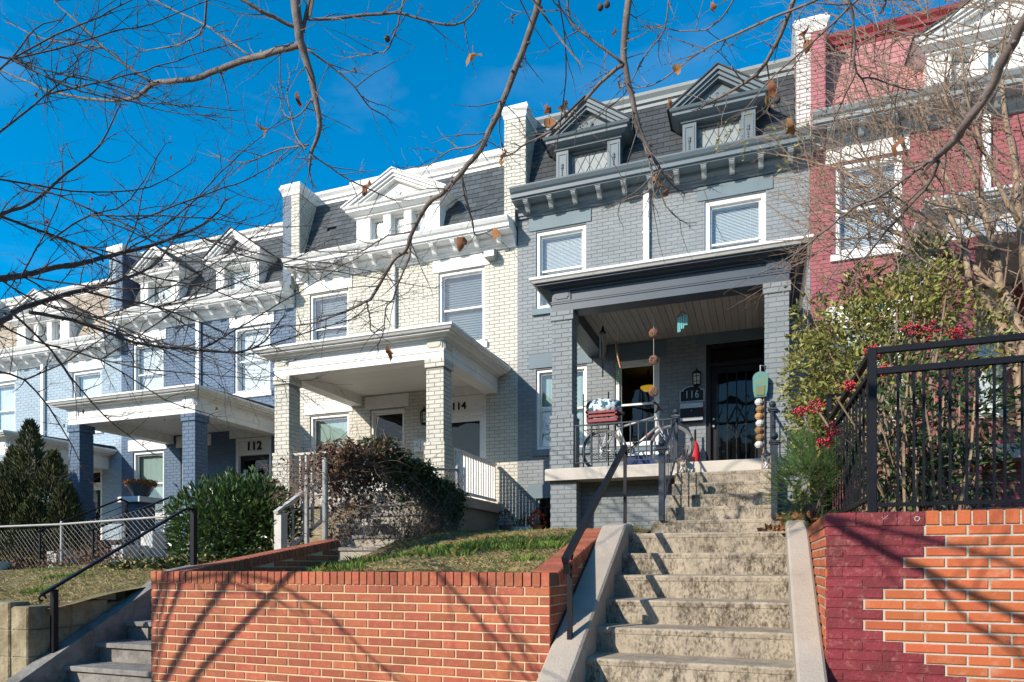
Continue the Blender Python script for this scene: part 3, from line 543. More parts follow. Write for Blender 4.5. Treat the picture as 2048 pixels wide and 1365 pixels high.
def house(XL, dz, fz, gz, S, label, number=None):
    XR = XL + WD
    root = thing('row_house', (XL + WD / 2, D, gz), label, 'house', 'row houses along the street')
    ents = []; parts = []
    B = S['brick']; tr = S['trim']; fr = S['frame']; lt = S['lintel']
    ops = [(XL + .38, XL + 1.375, 4.98 + dz, 6.47 + dz), (XL + 3.55, XL + 4.57, 4.98 + dz, 6.48 + dz), (XL + .38, XL + 1.39, 2.24 + dz, 3.79 + dz), (XL + 1.93, XL + 2.75, 2.2 + dz, 3.79 + dz), (XL + 3.57, XL + 4.6, fz, 3.93 + dz)]
    if S.get('cellar'): ops.append((XL + .38, XL + 1.3, 0.62, 1.29))
    zt = 6.8 + dz; zb = gz - 0.4
    wl = MB(); xs = sorted({XL, XR} | {q for o in ops for q in o[:2]}); zs = sorted({zb, zt} | {q for o in ops for q in o[2:]})
    yw = D + 0.005
    for a, b_, c, d in rect_cells(xs, zs, ops): wl.quad((a, yw, c), (b_, yw, c), (b_, yw, d), (a, yw, d))
    for a, b_, c, d in ops:
        ye = D + 0.17
        wl.quad((a, yw, c), (a, yw, d), (a, ye, d), (a, ye, c)); wl.quad((b_, yw, c), (b_, ye, c), (b_, ye, d), (b_, yw, d)); wl.quad((a, yw, c), (a, ye, c), (b_, ye, c), (b_, yw, c)); wl.quad((a, yw, d), (b_, yw, d), (b_, ye, d), (a, ye, d))
    wl.quad((XL + .003, yw, zb), (XL + .003, 21, zb), (XL + .003, 21, 8.7 + dz), (XL + .003, yw, 6.9 + dz)); wl.quad((XR - .003, yw, zb), (XR - .003, yw, 6.9 + dz), (XR - .003, 21, 8.7 + dz), (XR - .003, 21, zb)); wl.quad((XL, 21, zb), (XR, 21, zb), (XR, 21, 8.7 + dz), (XL, 21, 8.7 + dz))
    wall = wl.build('wall', B[1], root); parts.append(wall)
    bo = [(o[0] - XL, o[1] - XL, o[2], o[3]) for o in ops]
    lint = [(.235, 1.48, 6.50, 6.76), (3.42, 4.69, 6.50, 6.745), (.235, 1.5, 3.82, 4.09), (1.80, 2.86, 3.82, 4.09), (3.42, 4.75, 3.935, 4.13)]
    sills = [(.31, 1.45, 4.85, 4.98), (3.48, 4.64, 4.85, 4.98), (.31, 1.46, 2.11, 2.24), (1.87, 2.81, 2.07, 2.2)]
    for a, b_, c, d in lint: bo.append((a, b_, c + dz, d + dz))
    for a, b_, c, d in sills: bo.append((a, b_, c + dz, d + dz))
    if S.get('cellar'): bo.append((.22, 1.45, 1.29, 1.56))
    lay(ents, 0, (XL, D), (1, 0), (0, -1), WD, zb + 0.2, zt, bo)
    for a, b_, c, d in lint: k = MB(); k.cbox(XL + a, D - 0.02, c + dz, XL + b_, D + 0.2, d + dz, 0.006); k.build('lintel', lt, root)
    for i, (a, b_, c, d) in enumerate(sills): k = MB(); k.prism_x([(D + 0.06, c + dz), (D - 0.05, c + dz), (D - 0.05, d - 0.02 + dz), (D + 0.06, d + dz)], XL + a, XL + b_); k.build('sill', S.get('sill', lt), root)
    if S.get('cellar'):
        k = MB(); k.cbox(XL + .22, D - 0.02, 1.29, XL + 1.45, D + 0.2, 1.56, 0.006); k.build('lintel', lt, root)
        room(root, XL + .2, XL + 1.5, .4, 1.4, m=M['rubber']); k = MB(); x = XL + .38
        k.box(x, D + .05, .62, x + .05, D + .1, 1.29); k.box(x + .87, D + .05, .62, x + .92, D + .1, 1.29); k.box(x + .46, D + .05, .62, x + .5, D + .1, 1.29); k.box(x, D + .04, .62, x + .92, D + .1, .68); f = k.build('basement_window', M['palegrey'], root)
        k = MB()
        for q in range(7): k.bar((x + .07 + q * .13, D + .02, .64), (x + .07 + q * .13, D + .02, 1.28), 0.014)
        k.bar((x, D + .02, 1.1), (x + .92, D + .02, 1.1), .014); k.bar((x, D + .02, .8), (x + .92, D + .02, .8), .014); k.build('window_bars', M['iron'], f)
        k = MB(); k.box(x + .05, D + .11, .68, x + .87, D + .115, 1.29); k.build('pane', M['glass'], f)
    # windows
    wk = S.get('win', {})
    for i, o in enumerate(ops[:4]):
        kw = dict(wk.get(i, {})); kw.setdefault('blind', 'slats')
        window(root, *o, fr, **kw); room(root, o[0] - 0.15, o[1] + 0.15, o[2] - 0.1, o[3] + 0.12)
    # cornice with brackets
    k = MB(); prof = [(12.55, 6.76), (12.45, 6.76), (12.45, 6.80), (12.42, 6.805), (12.42, 6.86), (12.37, 6.90), (12.34, 6.90), (12.34, 6.955), (12.11, 6.955), (12.11, 6.985), (12.07, 6.985), (12.07, 7.05), (12.03, 7.075), (11.99, 7.13), (11.985, 7.155), (12.42, 7.23), (12.55, 7.23)]
    k.prism_x([(y, z + dz) for y, z in prof], XL + 0.01, XR - 0.03); cor = k.build('cornice', tr, root)
    for i in range(11):
        x = XL + 0.28 + i * (WD - 0.6) / 10; b = MB()
        b.prism_x([(12.14, 6.953 + dz), (12.14, 6.915 + dz), (12.17, 6.885 + dz), (12.20, 6.895 + dz), (12.25, 6.865 + dz), (12.30, 6.80 + dz), (12.345, 6.79 + dz), (12.345, 6.953 + dz)], x - 0.042, x + 0.042)
        b.box(x - 0.052, 12.125, 6.935 + dz, x + 0.052, 12.34, 6.954 + dz); b.build('bracket', S.get('bracket', tr), cor)
    # mansard
    k = MB(); k.prism_x([(12.46, 7.1 + dz), (13.02, 8.74 + dz), (13.2, 8.93 + dz), (21, 8.7 + dz), (21, 8.4 + dz), (13.2, 8.4 + dz), (12.7, 7.1 + dz)], XL + 0.005, XR - 0.005)
    roof = k.build('roof', S['roofb'], root)
    k = MB(); k.prism_x([(q, z + dz) for q, z in [(13.02, 8.70), (12.95, 8.70), (12.95, 8.76), (12.91, 8.78), (12.91, 8.84), (12.86, 8.90), (12.85, 8.95), (13.2, 8.98), (13.2, 8.70)]], XL + 0.22, XR - 0.22); k.build('roof_edge', S.get('edge', tr), root)
    rows, sw, th = 13, 0.235, 0.010; ay, az, by, bz = 12.445, 7.19, 12.985, 8.72; sl = math.hypot(by - ay, bz - az); uy, uz = (by - ay) / sl, (bz - az) / sl
    ny, nz_ = -uz, uy; ex = sl / rows
    sm = bpy.data.meshes.new('slate'); b = MB(); Ls = ex * 1.25
    P = lambda s, n: (s * uy + n * ny, s * uz + n * nz_)
    q = [P(0, 0.012), P(Ls, 0.0), P(Ls, th), P(0, 0.012 + th)]
    b.add([(x, *q[i]) for x in (-sw / 2 + .003, sw / 2 - .003) for i in range(4)], [(0, 1, 2, 3), (7, 6, 5, 4), (0, 3, 7, 4), (3, 2, 6, 7), (1, 5, 6, 2), (0, 4, 5, 1)])
    sm.from_pydata(b.v, [], b.f); sm.materials.append(S['slate']); sm.update()
    for r in range(rows):
        x = XL + 0.22 + (sw / 2 if r % 2 else 0)
        x -= sw / 2 if r % 2 else 0
        first = True
        while x < XR - 0.24:
            wd = sw if not (first and r % 2) else sw / 2
            first = False
            wd = min(wd, XR - 0.22 - x); xc = x + wd / 2; x += wd
            if wd < 0.04: continue
            s0 = r * ex
            if any(abs(xc - dx) + wd / 2 < hw - 0.02 and s0 < 0.72 for dx, hw, _ in S['dorm_abs']): continue
            if rng.random() < S.get('missing', 0.0): continue
            j = rng.uniform(-0.004, 0.004); o = inst('slate', sm, (xc, ay + (s0 + j) * uy, az + dz + (s0 + j) * uz), 0, roof, (wd / sw, 1, 1))
            if rng.random() < 0.04: o.rotation_euler = (0, rng.uniform(-0.05, 0.05), 0)
    for dx, hw, kd in S['dorm_abs']: dormer(root, dx, hw, dz, S.get('dtrim', tr), S['droof'], kd)
    # downpipe
    k = MB(); x = XL + 2.52; k.cbox(x - 0.055, D - 0.085, 4.3 + dz, x + 0.055, D - 0.015, 6.85 + dz, 0.01)
    for z in (5.0, 6.1): k.box(x - 0.075, D - 0.03, z + dz, x + 0.075, D - 0.004, z + 0.03 + dz)
    k.build('downpipe', S.get('pipe', M['white']), root)
    firewall(root, XL, dz, 1, B, ents, parts, S.get('cap', M['white']), S['zleft'])
    # ---- porch
    px0, px1, pf = XR - 3.83, XR - 0.42, 10.05; pt = S['ptrim']; zb_ = 3.92 + dz
    k = MB(); k.box(px0, pf, zb_, px1, pf + 0.3, zb_ + 0.32); k.box(px0 - 0.012, pf - 0.012, zb_ + 0.11, px1 + 0.012, pf + 0.28, zb_ + 0.135); k.box(px0 - 0.02, pf - 0.02, zb_ + 0.135, px1 + 0.02, pf + 0.28, zb_ + 0.15)
    k.box(px0, pf + 0.3, zb_, px0 + 0.28, D - 0.01, zb_ + 0.32); k.box(px1 - 0.28, pf + 0.3, zb_, px1, D - 0.01, zb_ + 0.32); k.box(px0 - 0.012, pf + 0.28, zb_ + 0.11, px0 + 0.1, D - 0.012, zb_ + 0.14); k.box(px1 - 0.1, pf + 0.28, zb_ + 0.11, px1 + 0.012, D - 0.012, zb_ + 0.14)
    beam = k.build('porch_beam', pt, root)
    for xq in (px0 + 0.16, px1 - 0.16):      # notched corner blocks
        for dy in (0,):
            k = MB(); c = xq; zc = zb_ + 0.225
            k.box(c - 0.14, pf - 0.022, zc - 0.075, c + 0.14, pf + 0.0, zc + 0.085); k.box(c - 0.09, pf - 0.034, zc - 0.05, c + 0.09, pf - 0.021, zc + 0.06); k.box(c - 0.115, pf - 0.034, zc - 0.025, c - 0.089, pf - 0.021, zc + 0.035); k.box(c + 0.089, pf - 0.034, zc - 0.025, c + 0.115, pf - 0.021, zc + 0.035); k.build('corner_block', S.get('block', pt), beam)
    xq = px1; k = MB(); zc = zb_ + 0.225; yq = pf + 0.16
    k.box(xq, yq - 0.14, zc - 0.075, xq + 0.022, yq + 0.14, zc + 0.085); k.box(xq + 0.021, yq - 0.09, zc - 0.05, xq + 0.034, yq + 0.09, zc + 0.06); k.build('corner_block', S.get('block', pt), beam)
    z = zb_ + 0.32
    k = MB(); k.ucorn([(-0.02, z - 0.03), (0.03, z - 0.03), (0.03, z), (0.10, z + 0.005), (0.12, z + 0.03), (0.20, z + 0.035), (0.20, z + 0.06), (0.215, z + 0.06)], px0, px1, pf, D - 0.012); pr = k.build('porch_roof', pt, root)
    k = MB(); k.ucorn([(0.2, z + 0.06), (0.24, z + 0.064), (0.262, z + 0.09), (0.285, z + 0.105), (0.285, z + 0.14), (0.2, z + 0.165)], px0, px1, pf, D - 0.012); k.quad((px0 - .2, pf - .2, z + .165), (px1 + .2, pf - .2, z + .165), (px1 + .2, D, z + .24), (px0 - .2, D, z + .24)); k.build('gutter', S.get('gutter', M['white']), pr)
    cz = zb_ + 0.2; ia, ib, ja, jb = px0 + 0.28, px1 - 0.28, pf + 0.3, D - 0.008
    ce = MB(); ce.box(ia, ja, cz + 0.016, ib, jb, cz + 0.03); ceo = ce.build('porch_ceiling', S['board'], root)
    if S.get('boards') == 'y':
        n = 26; wv = (ib - ia) / n; bm_ = MB(); bm_.box(-wv / 2 + .004, ja, 0, wv / 2 - .004, jb, 0.015); me = bpy.data.meshes.new('board'); me.from_pydata(bm_.v, [], bm_.f); me.materials.append(S['board']); me.update()
        for i in range(n): inst('board', me, (ia + wv * (i + .5), 0, cz + rng.uniform(-.002, .001)), 0, ceo)
    else:
        n = 24; wv = (jb - ja) / n; bm_ = MB(); bm_.box(ia, -wv / 2 + .003, 0, ib, wv / 2 - .003, 0.015); me = bpy.data.meshes.new('board'); me.from_pydata(bm_.v, [], bm_.f); me.materials.append(S['board']); me.update()
        for i in range(n): inst('board', me, (0, ja + wv * (i + .5), cz), 0, ceo)
    cm = S.get('colbrick', B); ci = 2 if 'colbrick' in S else 0
    for xa in (px0 - 0.0, px1 - 0.32):
        k = MB(); k.box(xa + .005, pf + .005, fz, xa + .312, pf + .312, zb_ - 0.002)
        o = k.build('porch_column', cm[1], root); i = len(parts); parts.append(o)
        zc = zb_ - 0.15; zbt = fz + 0.83
        for (o_, u, n, W) in (((xa, pf), (1, 0), (0, -1), .32), ((xa + .32, pf), (0, 1), (1, 0), .32), ((xa, pf + .32), (0, -1), (-1, 0), .32)):
            lay(ents, i, o_, u, n, W, zbt, zc, ph=0.05, mi=ci)
            oo = (o_[0] + n[0] * .03 - u[0] * .03, o_[1] + n[1] * .03 - u[1] * .03)
            lay(ents, i, oo, u, n, W + .06, fz, zbt, ph=0.02, mi=ci); lay(ents, i, (o_[0] + n[0] * .022 - u[0] * .022, o_[1] + n[1] * .022 - u[1] * .022), u, n, W + .044, zc, zb_ - 0.002, ph=0.0, C=0.074, mi=ci)
        k = MB(); k.box(xa - .022, pf - .022, fz, xa + .342, pf + .342, zbt - .01); k.box(xa - .014, pf - .014, zc, xa + .334, pf + .334, zb_ - .004); k.build('column_core', cm[1], o)
    # floor slab and base
    k = MB(); k.cbox(px0 - 0.09, pf - 0.1, fz - 0.18, px1 + 0.07, D - 0.012, fz, 0.012); k.build('porch_floor', S.get('slab', M['slab']), root)
    bz = fz - 0.18
    k = MB(); yb = pf + 0.33; k.box(px0 + .02, yb + .005, zb, px1 - .02, D - .02, bz - .002)
    for xa in (px0 - .03, px1 - 0.35): k.box(xa + .005, pf + .005, zb, xa + .412, D - .02 if xa < px1 - .4 else yb + .1, bz - .001)
    pb = k.build('porch_base', S.get('baseb', cm)[1], root); i = len(parts); parts.append(pb)
    if not S.get('nobase'):
        lay(ents, i, (px0 + .38, yb), (1, 0), (0, -1), px1 - px0 - .7, bz - 0.0705 * 16, bz, mi=ci)
        for xa in (px0 - .03, px1 - 0.35):
            lay(ents, i, (xa, pf), (1, 0), (0, -1), .42, bz - 0.0705 * 16, bz, ph=.02, mi=ci); lay(ents, i, (xa + .42, pf), (0, 1), (1, 0), .33, bz - 0.0705 * 16, bz, mi=ci)
    # door with transom
    dx0, dx1, dt = XL + 3.57, XL + 4.6, 3.93 + dz; dh = 3.53 + dz; dm = S['doortrim']
    k = MB(); k.box(dx0, D + .02, fz, dx0 + .075, D + .16, dt); k.box(dx1 - .075, D + .02, fz, dx1, D + .16, dt); k.box(dx0 + .075, D + .02, dt - .07, dx1 - .075, D + .16, dt); k.box(dx0 + .075, D + .03, dh, dx1 - .075, D + .16, dh + .07); k.build('door_frame', dm, root)
    k = MB(); a, b_ = dx0 + .075, dx1 - .075
    k.box(a, D + .1, fz, a + .1, D + .15, dh); k.box(b_ - .1, D + .1, fz, b_, D + .15, dh); k.box(a + .1, D + .1, dh - .11, b_ - .1, D + .15, dh); k.box(a + .1, D + .1, fz, b_ - .1, D + .15, fz + .2)
    do = k.build('door', S['door'], root)
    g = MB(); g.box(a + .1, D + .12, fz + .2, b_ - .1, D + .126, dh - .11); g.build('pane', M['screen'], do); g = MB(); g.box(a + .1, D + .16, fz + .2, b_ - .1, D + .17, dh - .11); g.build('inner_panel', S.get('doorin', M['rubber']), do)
    k = MB(); k.ball((a + .05, D + .07, fz + 1.0), .032, 10); k.ball((a + .05, D + .08, fz + 1.13), .024, 10); k.build('handle', M['chrome'], do)
    if S.get('transom') == 'panel': k = MB(); k.box(dx0 + .075, D + .05, dh + .07, dx1 - .075, D + .1, dt - .07); tp = k.build('transom_panel', dm, root)
    else:
        k = MB(); k.box(dx0 + .075, D + .09, dh + .07, dx1 - .075, D + .096, dt - .07); tp = k.build('transom', M['doorglass'], root); room(root, dx0, dx1, dh, dt + .02, y1=D + 1.2)
    if number: text_part('house_number', number, S.get('nsize', 0.2), ((dx0 + dx1) / 2 - S.get('noff', .1), D + .04, (dh + dt) / 2 + .0), M['black'], root, 0.012, S.get('nbold', .004))
    S['_'] = dict(door=do, root=root, dx=(dx0, dx1), dh=dh, zb=zb_, px=(px0, px1), cz=cz)
    mats = [B[0], S['lb'][0], cm[0], S.get('fw', B)[0]]
    set_bricks(ents, parts, mats, 0.006, S.get('limit', 300), wall)
    return root

def added_far_house(x0, x1, top, label, bm):  # added row behind the camera, cuts low sky fill and sky reflections
    root = thing('row_house', ((x0 + x1) / 2, -17, GZ), label, 'house', 'houses across the street'); y = -17.0; b = MB()
    b.box(x0 + .01, -26, GZ - .1, x1 - .01, y, top); b.build('wall', bm, root)
    b = MB(); b.prism_x([(y - .2, top - .5), (y + .45, top - .25), (y + .45, top), (y - .2, top + .05)], x0 + .02, x1 - .02); b.build('cornice', M['white'], root)
    for zz in (GZ + 1.6, GZ + 4.6):
        for xx in (x0 + .8, x0 + 2.6, x0 + 4.0):
            b = MB(); b.box(xx, y, zz, xx + 1.0, y + .06, zz + 1.7); f = b.build('window', M['white'], root); b = MB(); b.box(xx + .08, y + .06, zz + .08, xx + .92, y + .07, zz + 1.62); b.build('pane', M['rubber'], f)
for i in range(12): added_far_house(-34 + i * 5.3, -28.7 + i * 5.3, 6.6 - .25 * ((i * 7) % 3) + .12 * i, 'brick house across the street, %s from the uphill end' % ('first', 'second', 'third', 'fourth', 'fifth', 'sixth', 'seventh', 'eighth', 'ninth', 'tenth', 'eleventh', 'twelfth')[11 - i], (RED, CREAM, GREY, PINKB)[(i * 3) % 4][0])
XL116, XL114, XL112, XL110, XL118 = -4.48, -9.755, -15.03, -20.305, 0.795
W_ = M['white']
DKB = mat('dark_grey_blind', (.15, .18, .19), rough=.5, var=.05)  # plain dark grey blind for the upper windows of the cream house
S116 = dict(brick=GREY, lb=CREAM, fw=CREAM, trim=M['greytrim'], bracket=M['palegrey'], frame=W_, lintel=M['lintelgrey'], roofb=M['slate2'], slate=M['slate2'], droof=M['slate2'], dtrim=M['greytrim'], edge=M['palegrey'],
    dorm_abs=[(XL116 + 1.45, .61, 'grey'), (XL116 + 3.79, .61, 'grey')], zleft=6.64, ptrim=M['darktrim'], gutter=W_, board=M['board'], boards='y', doortrim=M['black'], door=M['black'], cellar=True,
    win={0: dict(blind='slats', cas=.065), 1: dict(blind='slats', cas=.08), 2: dict(blind='sheet', blind_to=.0, bcol=M['blindg']), 3: dict(blind=None, cas=.075, pane='screen')})
house(XL116, 0.0, 1.475, 0.5, S116, 'grey painted brick row house with dark grey porch cornice and black security door')
S114 = dict(brick=CREAM, lb=BLUE, trim=W_, frame=W_, lintel=W_, roofb=M['slate2'], slate=M['slate'], droof=M['white'], dorm_abs=[(XL114 + 2.67, .98, 'triple')], zleft=6.14, ptrim=W_, gutter=W_, block=CREAM[0],
    board=M['boardw'], doortrim=W_, door=W_, doorin=M['inside'], transom='panel', missing=0.006, nobase=True, slab=M['conc2'], pipe=mat('aged_pipe', (.5, .5, .47), rough=.6),
    win={0: dict(blind='slats', bcol=DKB, slat=.05), 1: dict(blind='slats', bcol=DKB, slat=.05), 2: dict(blind='sheet', blind_to=0.0, bcol=M['blindg']), 3: dict(blind='slats', bcol=M['inside'], blind_to=.8, pane='screen')})
house(XL114, -0.5, 1.2, 0.2, S114, 'cream painted brick row house with white trim, slate mansard and three light dormer', '114')
S112 = dict(brick=BLUE, lb=PALE, trim=W_, frame=W_, lintel=W_, roofb=M['slate2'], slate=M['slate'], droof=M['slate2'], dorm_abs=[(XL112 + 1.45, .61, 'blue'), (XL112 + 3.79, .61, 'blue')], zleft=5.64, ptrim=W_, gutter=W_,
    board=M['boardw'], doortrim=W_, door=M['black'], transom='panel', noff=.0, nsize=.27, nbold=.006, slab=M['darktrim'], cap=W_, win={i: dict(blind='sheet', blind_to=0.0) for i in range(4)})
S112['win'][2] = dict(blind='sheet', blind_to=.0, bcol=M['blindg'])
house(XL112, -1.0, 0.5, -0.1, S112, 'blue painted brick row house with white cornice and two white pedimented dormers', '112')
S110 = dict(brick=PALE, lb=PALE, trim=W_, frame=W_, lintel=W_, roofb=M['tan_sh'], slate=M['tan_sh'], droof=M['tan_sh'], dorm_abs=[(XL110 + 2.67, .98, 'triple')], zleft=5.14, ptrim=W_, gutter=W_, board=M['boardw'], doortrim=W_, door=W_, slab=M['conc2'],
    win={i: dict(blind='sheet', blind_to=0.0) for i in range(4)}, limit=120)
house(XL110, -1.5, 0.0, -0.6, S110, 'pale blue row house with tan shingled mansard at the far left')
S118 = dict(brick=RED, lb=LIGHT, fw=PINKB, trim=M['palegrey'], frame=W_, lintel=W_, roofb=M['pink_sh'], slate=M['pink_sh'], droof=M['slate2'], dtrim=W_, edge=M['redtrim'], dorm_abs=[(XL118 + 2.67, .98, 'triple')], zleft=6.87, ptrim=W_, gutter=W_, board=M['board'], doortrim=W_, door=M['black'],
    slab=M['conc2'], win={0: dict(blind='slats', cas=.07), 1: dict(blind='slats'), 2: dict(blind='sheet', blind_to=0), 3: dict(blind='sheet', blind_to=0.0)})
house(XL118, 0.23, 1.5, 0.55, S118, 'red painted brick row house with pink mansard behind the bare tree')

ra_ = [o for o in bpy.data.objects if o.get('label', '').startswith('cream painted')][0]
k = MB(); k.box(-9.4, 14.2, 8.0, -4.72, 14.4, 9.28); k.box(-9.44, 14.14, 9.28, -4.72, 14.45, 9.36)
for q in range(8): k.box(-9.405, 14.19, 8.1 + q * .15, -4.72, 14.2, 8.225 + q * .15)
k.build('rear_parapet', mat('pale_siding', (.66, .64, .56), rough=.6), ra_)
# ---------------------------------------------------------------- brick retaining walls
def coping_mesh(w_, h, dep, mt, nm='coping_brick'):
    me = bpy.data.meshes.new(nm); b = MB(); c = 0.006
    b.add([(x * (w_ / 2 - (c if e else 0)), y, z * (1 if not e else 1)) for e in (0,) for x in (-1, 1) for y, z in ((0, 0), (dep, 0), (dep, h - c), (dep - c, h), (c, h), (0, h - c))],
          [(0, 1, 2, 3, 4, 5), (11, 10, 9, 8, 7, 6)] + [(i, 6 + i, 6 + (i + 1) % 6, (i + 1) % 6) for i in range(6)])
    me.from_pydata(b.v, [], b.f); me.materials.append(mt); me.update(); return me
XA, XB, YF, ZT = -5.06, -1.374, 4.5, -0.055
lw = thing('brick_retaining_wall', ((XA + XB) / 2, YF, GZ), 'long red brick planter wall with upright brick coping, left of the concrete steps', 'brick wall', 'brick front yard walls')
sideR = lambda y: ZT + max(0, y - YF - 0.2) * 0.238
sideL = lambda y: ZT + max(0, y - YF - 0.2) * 0.155
k = MB()
k.box(XA + .007, YF + .007, GZ, XB - .007, YF + .19, ZT - .095)
for x0, x1, fz, ye in ((XA + .007, XA + .193, sideL, 7.05), (XB - .2, XB - .007, sideR, 6.42)):
    k.prism_x([(YF + .19, GZ), (ye, GZ), (ye, fz(ye) - .09), (YF + .19, fz(YF + .19) - .09)], x0, x1)
core = k.build('mortar_bed', M['mortar'], lw)
ents = []
CC, LL, JJ = 0.0667, 0.203, 0.0105
n = int((ZT - .1 - GZ) / CC); zs0 = ZT - .1 - n * CC
lay(ents, 0, (XA, YF), (1, 0), (0, -1), XB - XA, zs0, ZT - .098, L=LL, J=JJ, C=CC, ph=.08)
tmp = []
lay(tmp, 0, (XB, YF), (0, 1), (1, 0), 1.92, zs0, ZT + .5, L=LL, J=JJ, C=CC, ph=-.02); ents += [e for e in tmp if e[3] + .033 < sideR(e[2]) - .07]
tmp = []
lay(tmp, 0, (XA + .2, YF + .2), (0, 1), (1, 0), 2.35, zs0, ZT + .5, L=LL, J=JJ, C=CC); lay(tmp, 0, (XA, 7.05), (0, -1), (-1, 0), 2.55, zs0, ZT + .5, L=LL, J=JJ, C=CC); ents += [e for e in tmp if e[3] + .033 < sideL(e[2]) - .07]
set_bricks(ents, [core], [M['rb']], 0.01, 300, core)
for q in bpy.data.objects:
    if q.parent is core and q.name.startswith('brick'): q.parent = lw; q.matrix_parent_inverse = Matrix.Translation(-lw.location)
cme = coping_mesh(.0565, .098, .205, M['rb'])
nc = int((XB - XA) / .0659); pc = (XB - XA) / nc
for i in range(nc): inst('coping_brick', cme, (XA + pc * (i + .5), YF - .004 + rng.uniform(-.002, .002), ZT - .098 + rng.uniform(-.0015, .0015)), rng.uniform(-.01, .01), lw)
k = MB(); k.box(XA + .004, YF + .006, ZT - .097, XB - .004, YF + .196, ZT - .008)
for x0, x1, fz, ye in ((XA + .004, XA + .2, sideL, 7.05), (XB - .2, XB - .004, sideR, 6.42)): k.prism_x([(YF + .2, fz(YF + .2) - .095), (ye - .002, fz(ye) - .095), (ye - .002, fz(ye) - .008), (YF + .2, fz(YF + .2) - .008)], x0, x1)
k.build('coping_joints', M['mortard'], lw)
cms = coping_mesh(.0565, .098, .208, M['rb'])
for xo, fz, ye, rz in ((XB + .004, sideR, 6.42, R(90)), (XA - .004, sideL, 7.05, R(-90))):
    y = YF + .24
    while y < ye:
        o = inst('coping_brick', cms, (xo, y, fz(y) - .098), rz, lw); a = math.atan2(fz(y + .01) - fz(y), .01)
        o.rotation_euler = (Matrix.Rotation(a, 4, 'X') @ Matrix.Rotation(rz, 4, 'Z')).to_euler(); y += .0659

RX, RT = 0.37, 0.313
rw = thing('brick_retaining_wall', (1.8, YF, GZ), 'orange brick wall with a patch of maroon paint, right of the concrete steps', 'brick wall', 'brick front yard walls')
k = MB(); k.box(RX + .009, YF + .009, GZ, 4.5, YF + .22, RT - .08); k.box(RX + .009, YF + .22, GZ, RX + .22, 6.3, RT - .08)
core = k.build('mortar_bed', M['mortarw'], rw)
C2, L2, J2 = 0.0622, 0.1985, 0.0125
pw = [.52, .64, .52, .40, .52, .41, .30, .19, .30, .19, .30, .41, .53, .63, .66, .6]
n = int((RT - .083 - GZ) / C2); zs0 = RT - .083 - n * C2; tmp = []
lay(tmp, 0, (RX, YF), (1, 0), (0, -1), 4.1, zs0, RT - .081, L=L2, J=J2, C=C2, ph=.105 if n % 2 else 0.0); ents = []
for e in tmp:
    r = int((RT - .083 - e[3]) / C2); ents.append(e[:8] + ((1 if r < len(pw) and e[1] - RX < pw[r] - .02 else 0),))
lay(ents, 0, (RX, 6.3), (0, -1), (-1, 0), 1.8, zs0, RT - .081, L=L2, J=J2, C=C2)
set_bricks(ents, [core], [M['ob'], M['pb']], 0.012, 300, core)
for q in bpy.data.objects:
    if q.parent is core and q.name.startswith('brick'): q.parent = rw; q.matrix_parent_inverse = Matrix.Translation(-rw.location)
k = MB()
ext = {}
for e in ents:
    if e[8] == 1: r = int((RT - .083 - e[3]) / C2); ext[r] = max(ext.get(r, 0), e[1] + e[4] / 2 - RX)
for r, wv in ext.items(): k.box(RX + .004, YF + .0045, RT - .083 - (r + 1) * C2 + .001, RX + wv - .001, YF + .02, RT - .083 - r * C2)
k.box(RX + .002, YF + .0035, RT - .08, RX + .56, YF + .205, RT - .006); k.build('painted_joints', M['pb'], rw)
k = MB(); k.box(RX + .56, YF + .008, RT - .08, 4.5, YF + .21, RT - .007); k.box(RX + .006, YF + .2, RT - .08, RX + .2, 6.3, RT - .007); k.build('coping_joints', M['mortarw'], rw)
cm1 = coping_mesh(.066, .079, .21, M['pb']); cm2 = coping_mesh(.062, .079, .21, M['ob']); x = RX
k = MB(); k.cbox(RX - .001, YF - .003, RT - .08, RX + .168, YF + .21, RT, .004); k.build('coping_brick', M['pb'], rw); x = RX + .172
while x < 4.4:
    p = x < RX + .5; wv = .0705 if p else .0775; inst('coping_brick', cm1 if p else cm2, (x + wv / 2, YF - .003 + rng.uniform(-.002, .002), RT - .08 + rng.uniform(-.002, .001)), rng.uniform(-.012, .012), rw); x += wv
y = YF + .25
while y < 6.28: inst('coping_brick', cm2, (RX - .003, y, RT - .08), R(-90), rw); y += .0775
k = MB()
for (cx, cz, s) in ((1.005 - .15, RT - .045, .013),):
    k.tube([(cx + s * math.cos(a * .7) * (1 + .3 * math.sin(a * 3)), YF - .006, cz + s * math.sin(a * .7) * (1 + .3 * math.cos(a * 2))) for a in range(22)], .0011, 4)
k.tube([(.675, YF - .006, RT - .03), (.682, YF - .006, RT - .045), (.705, YF - .006, RT - .022)], .0012, 4); k.build('chalk_scribble', M['chalk'], rw)

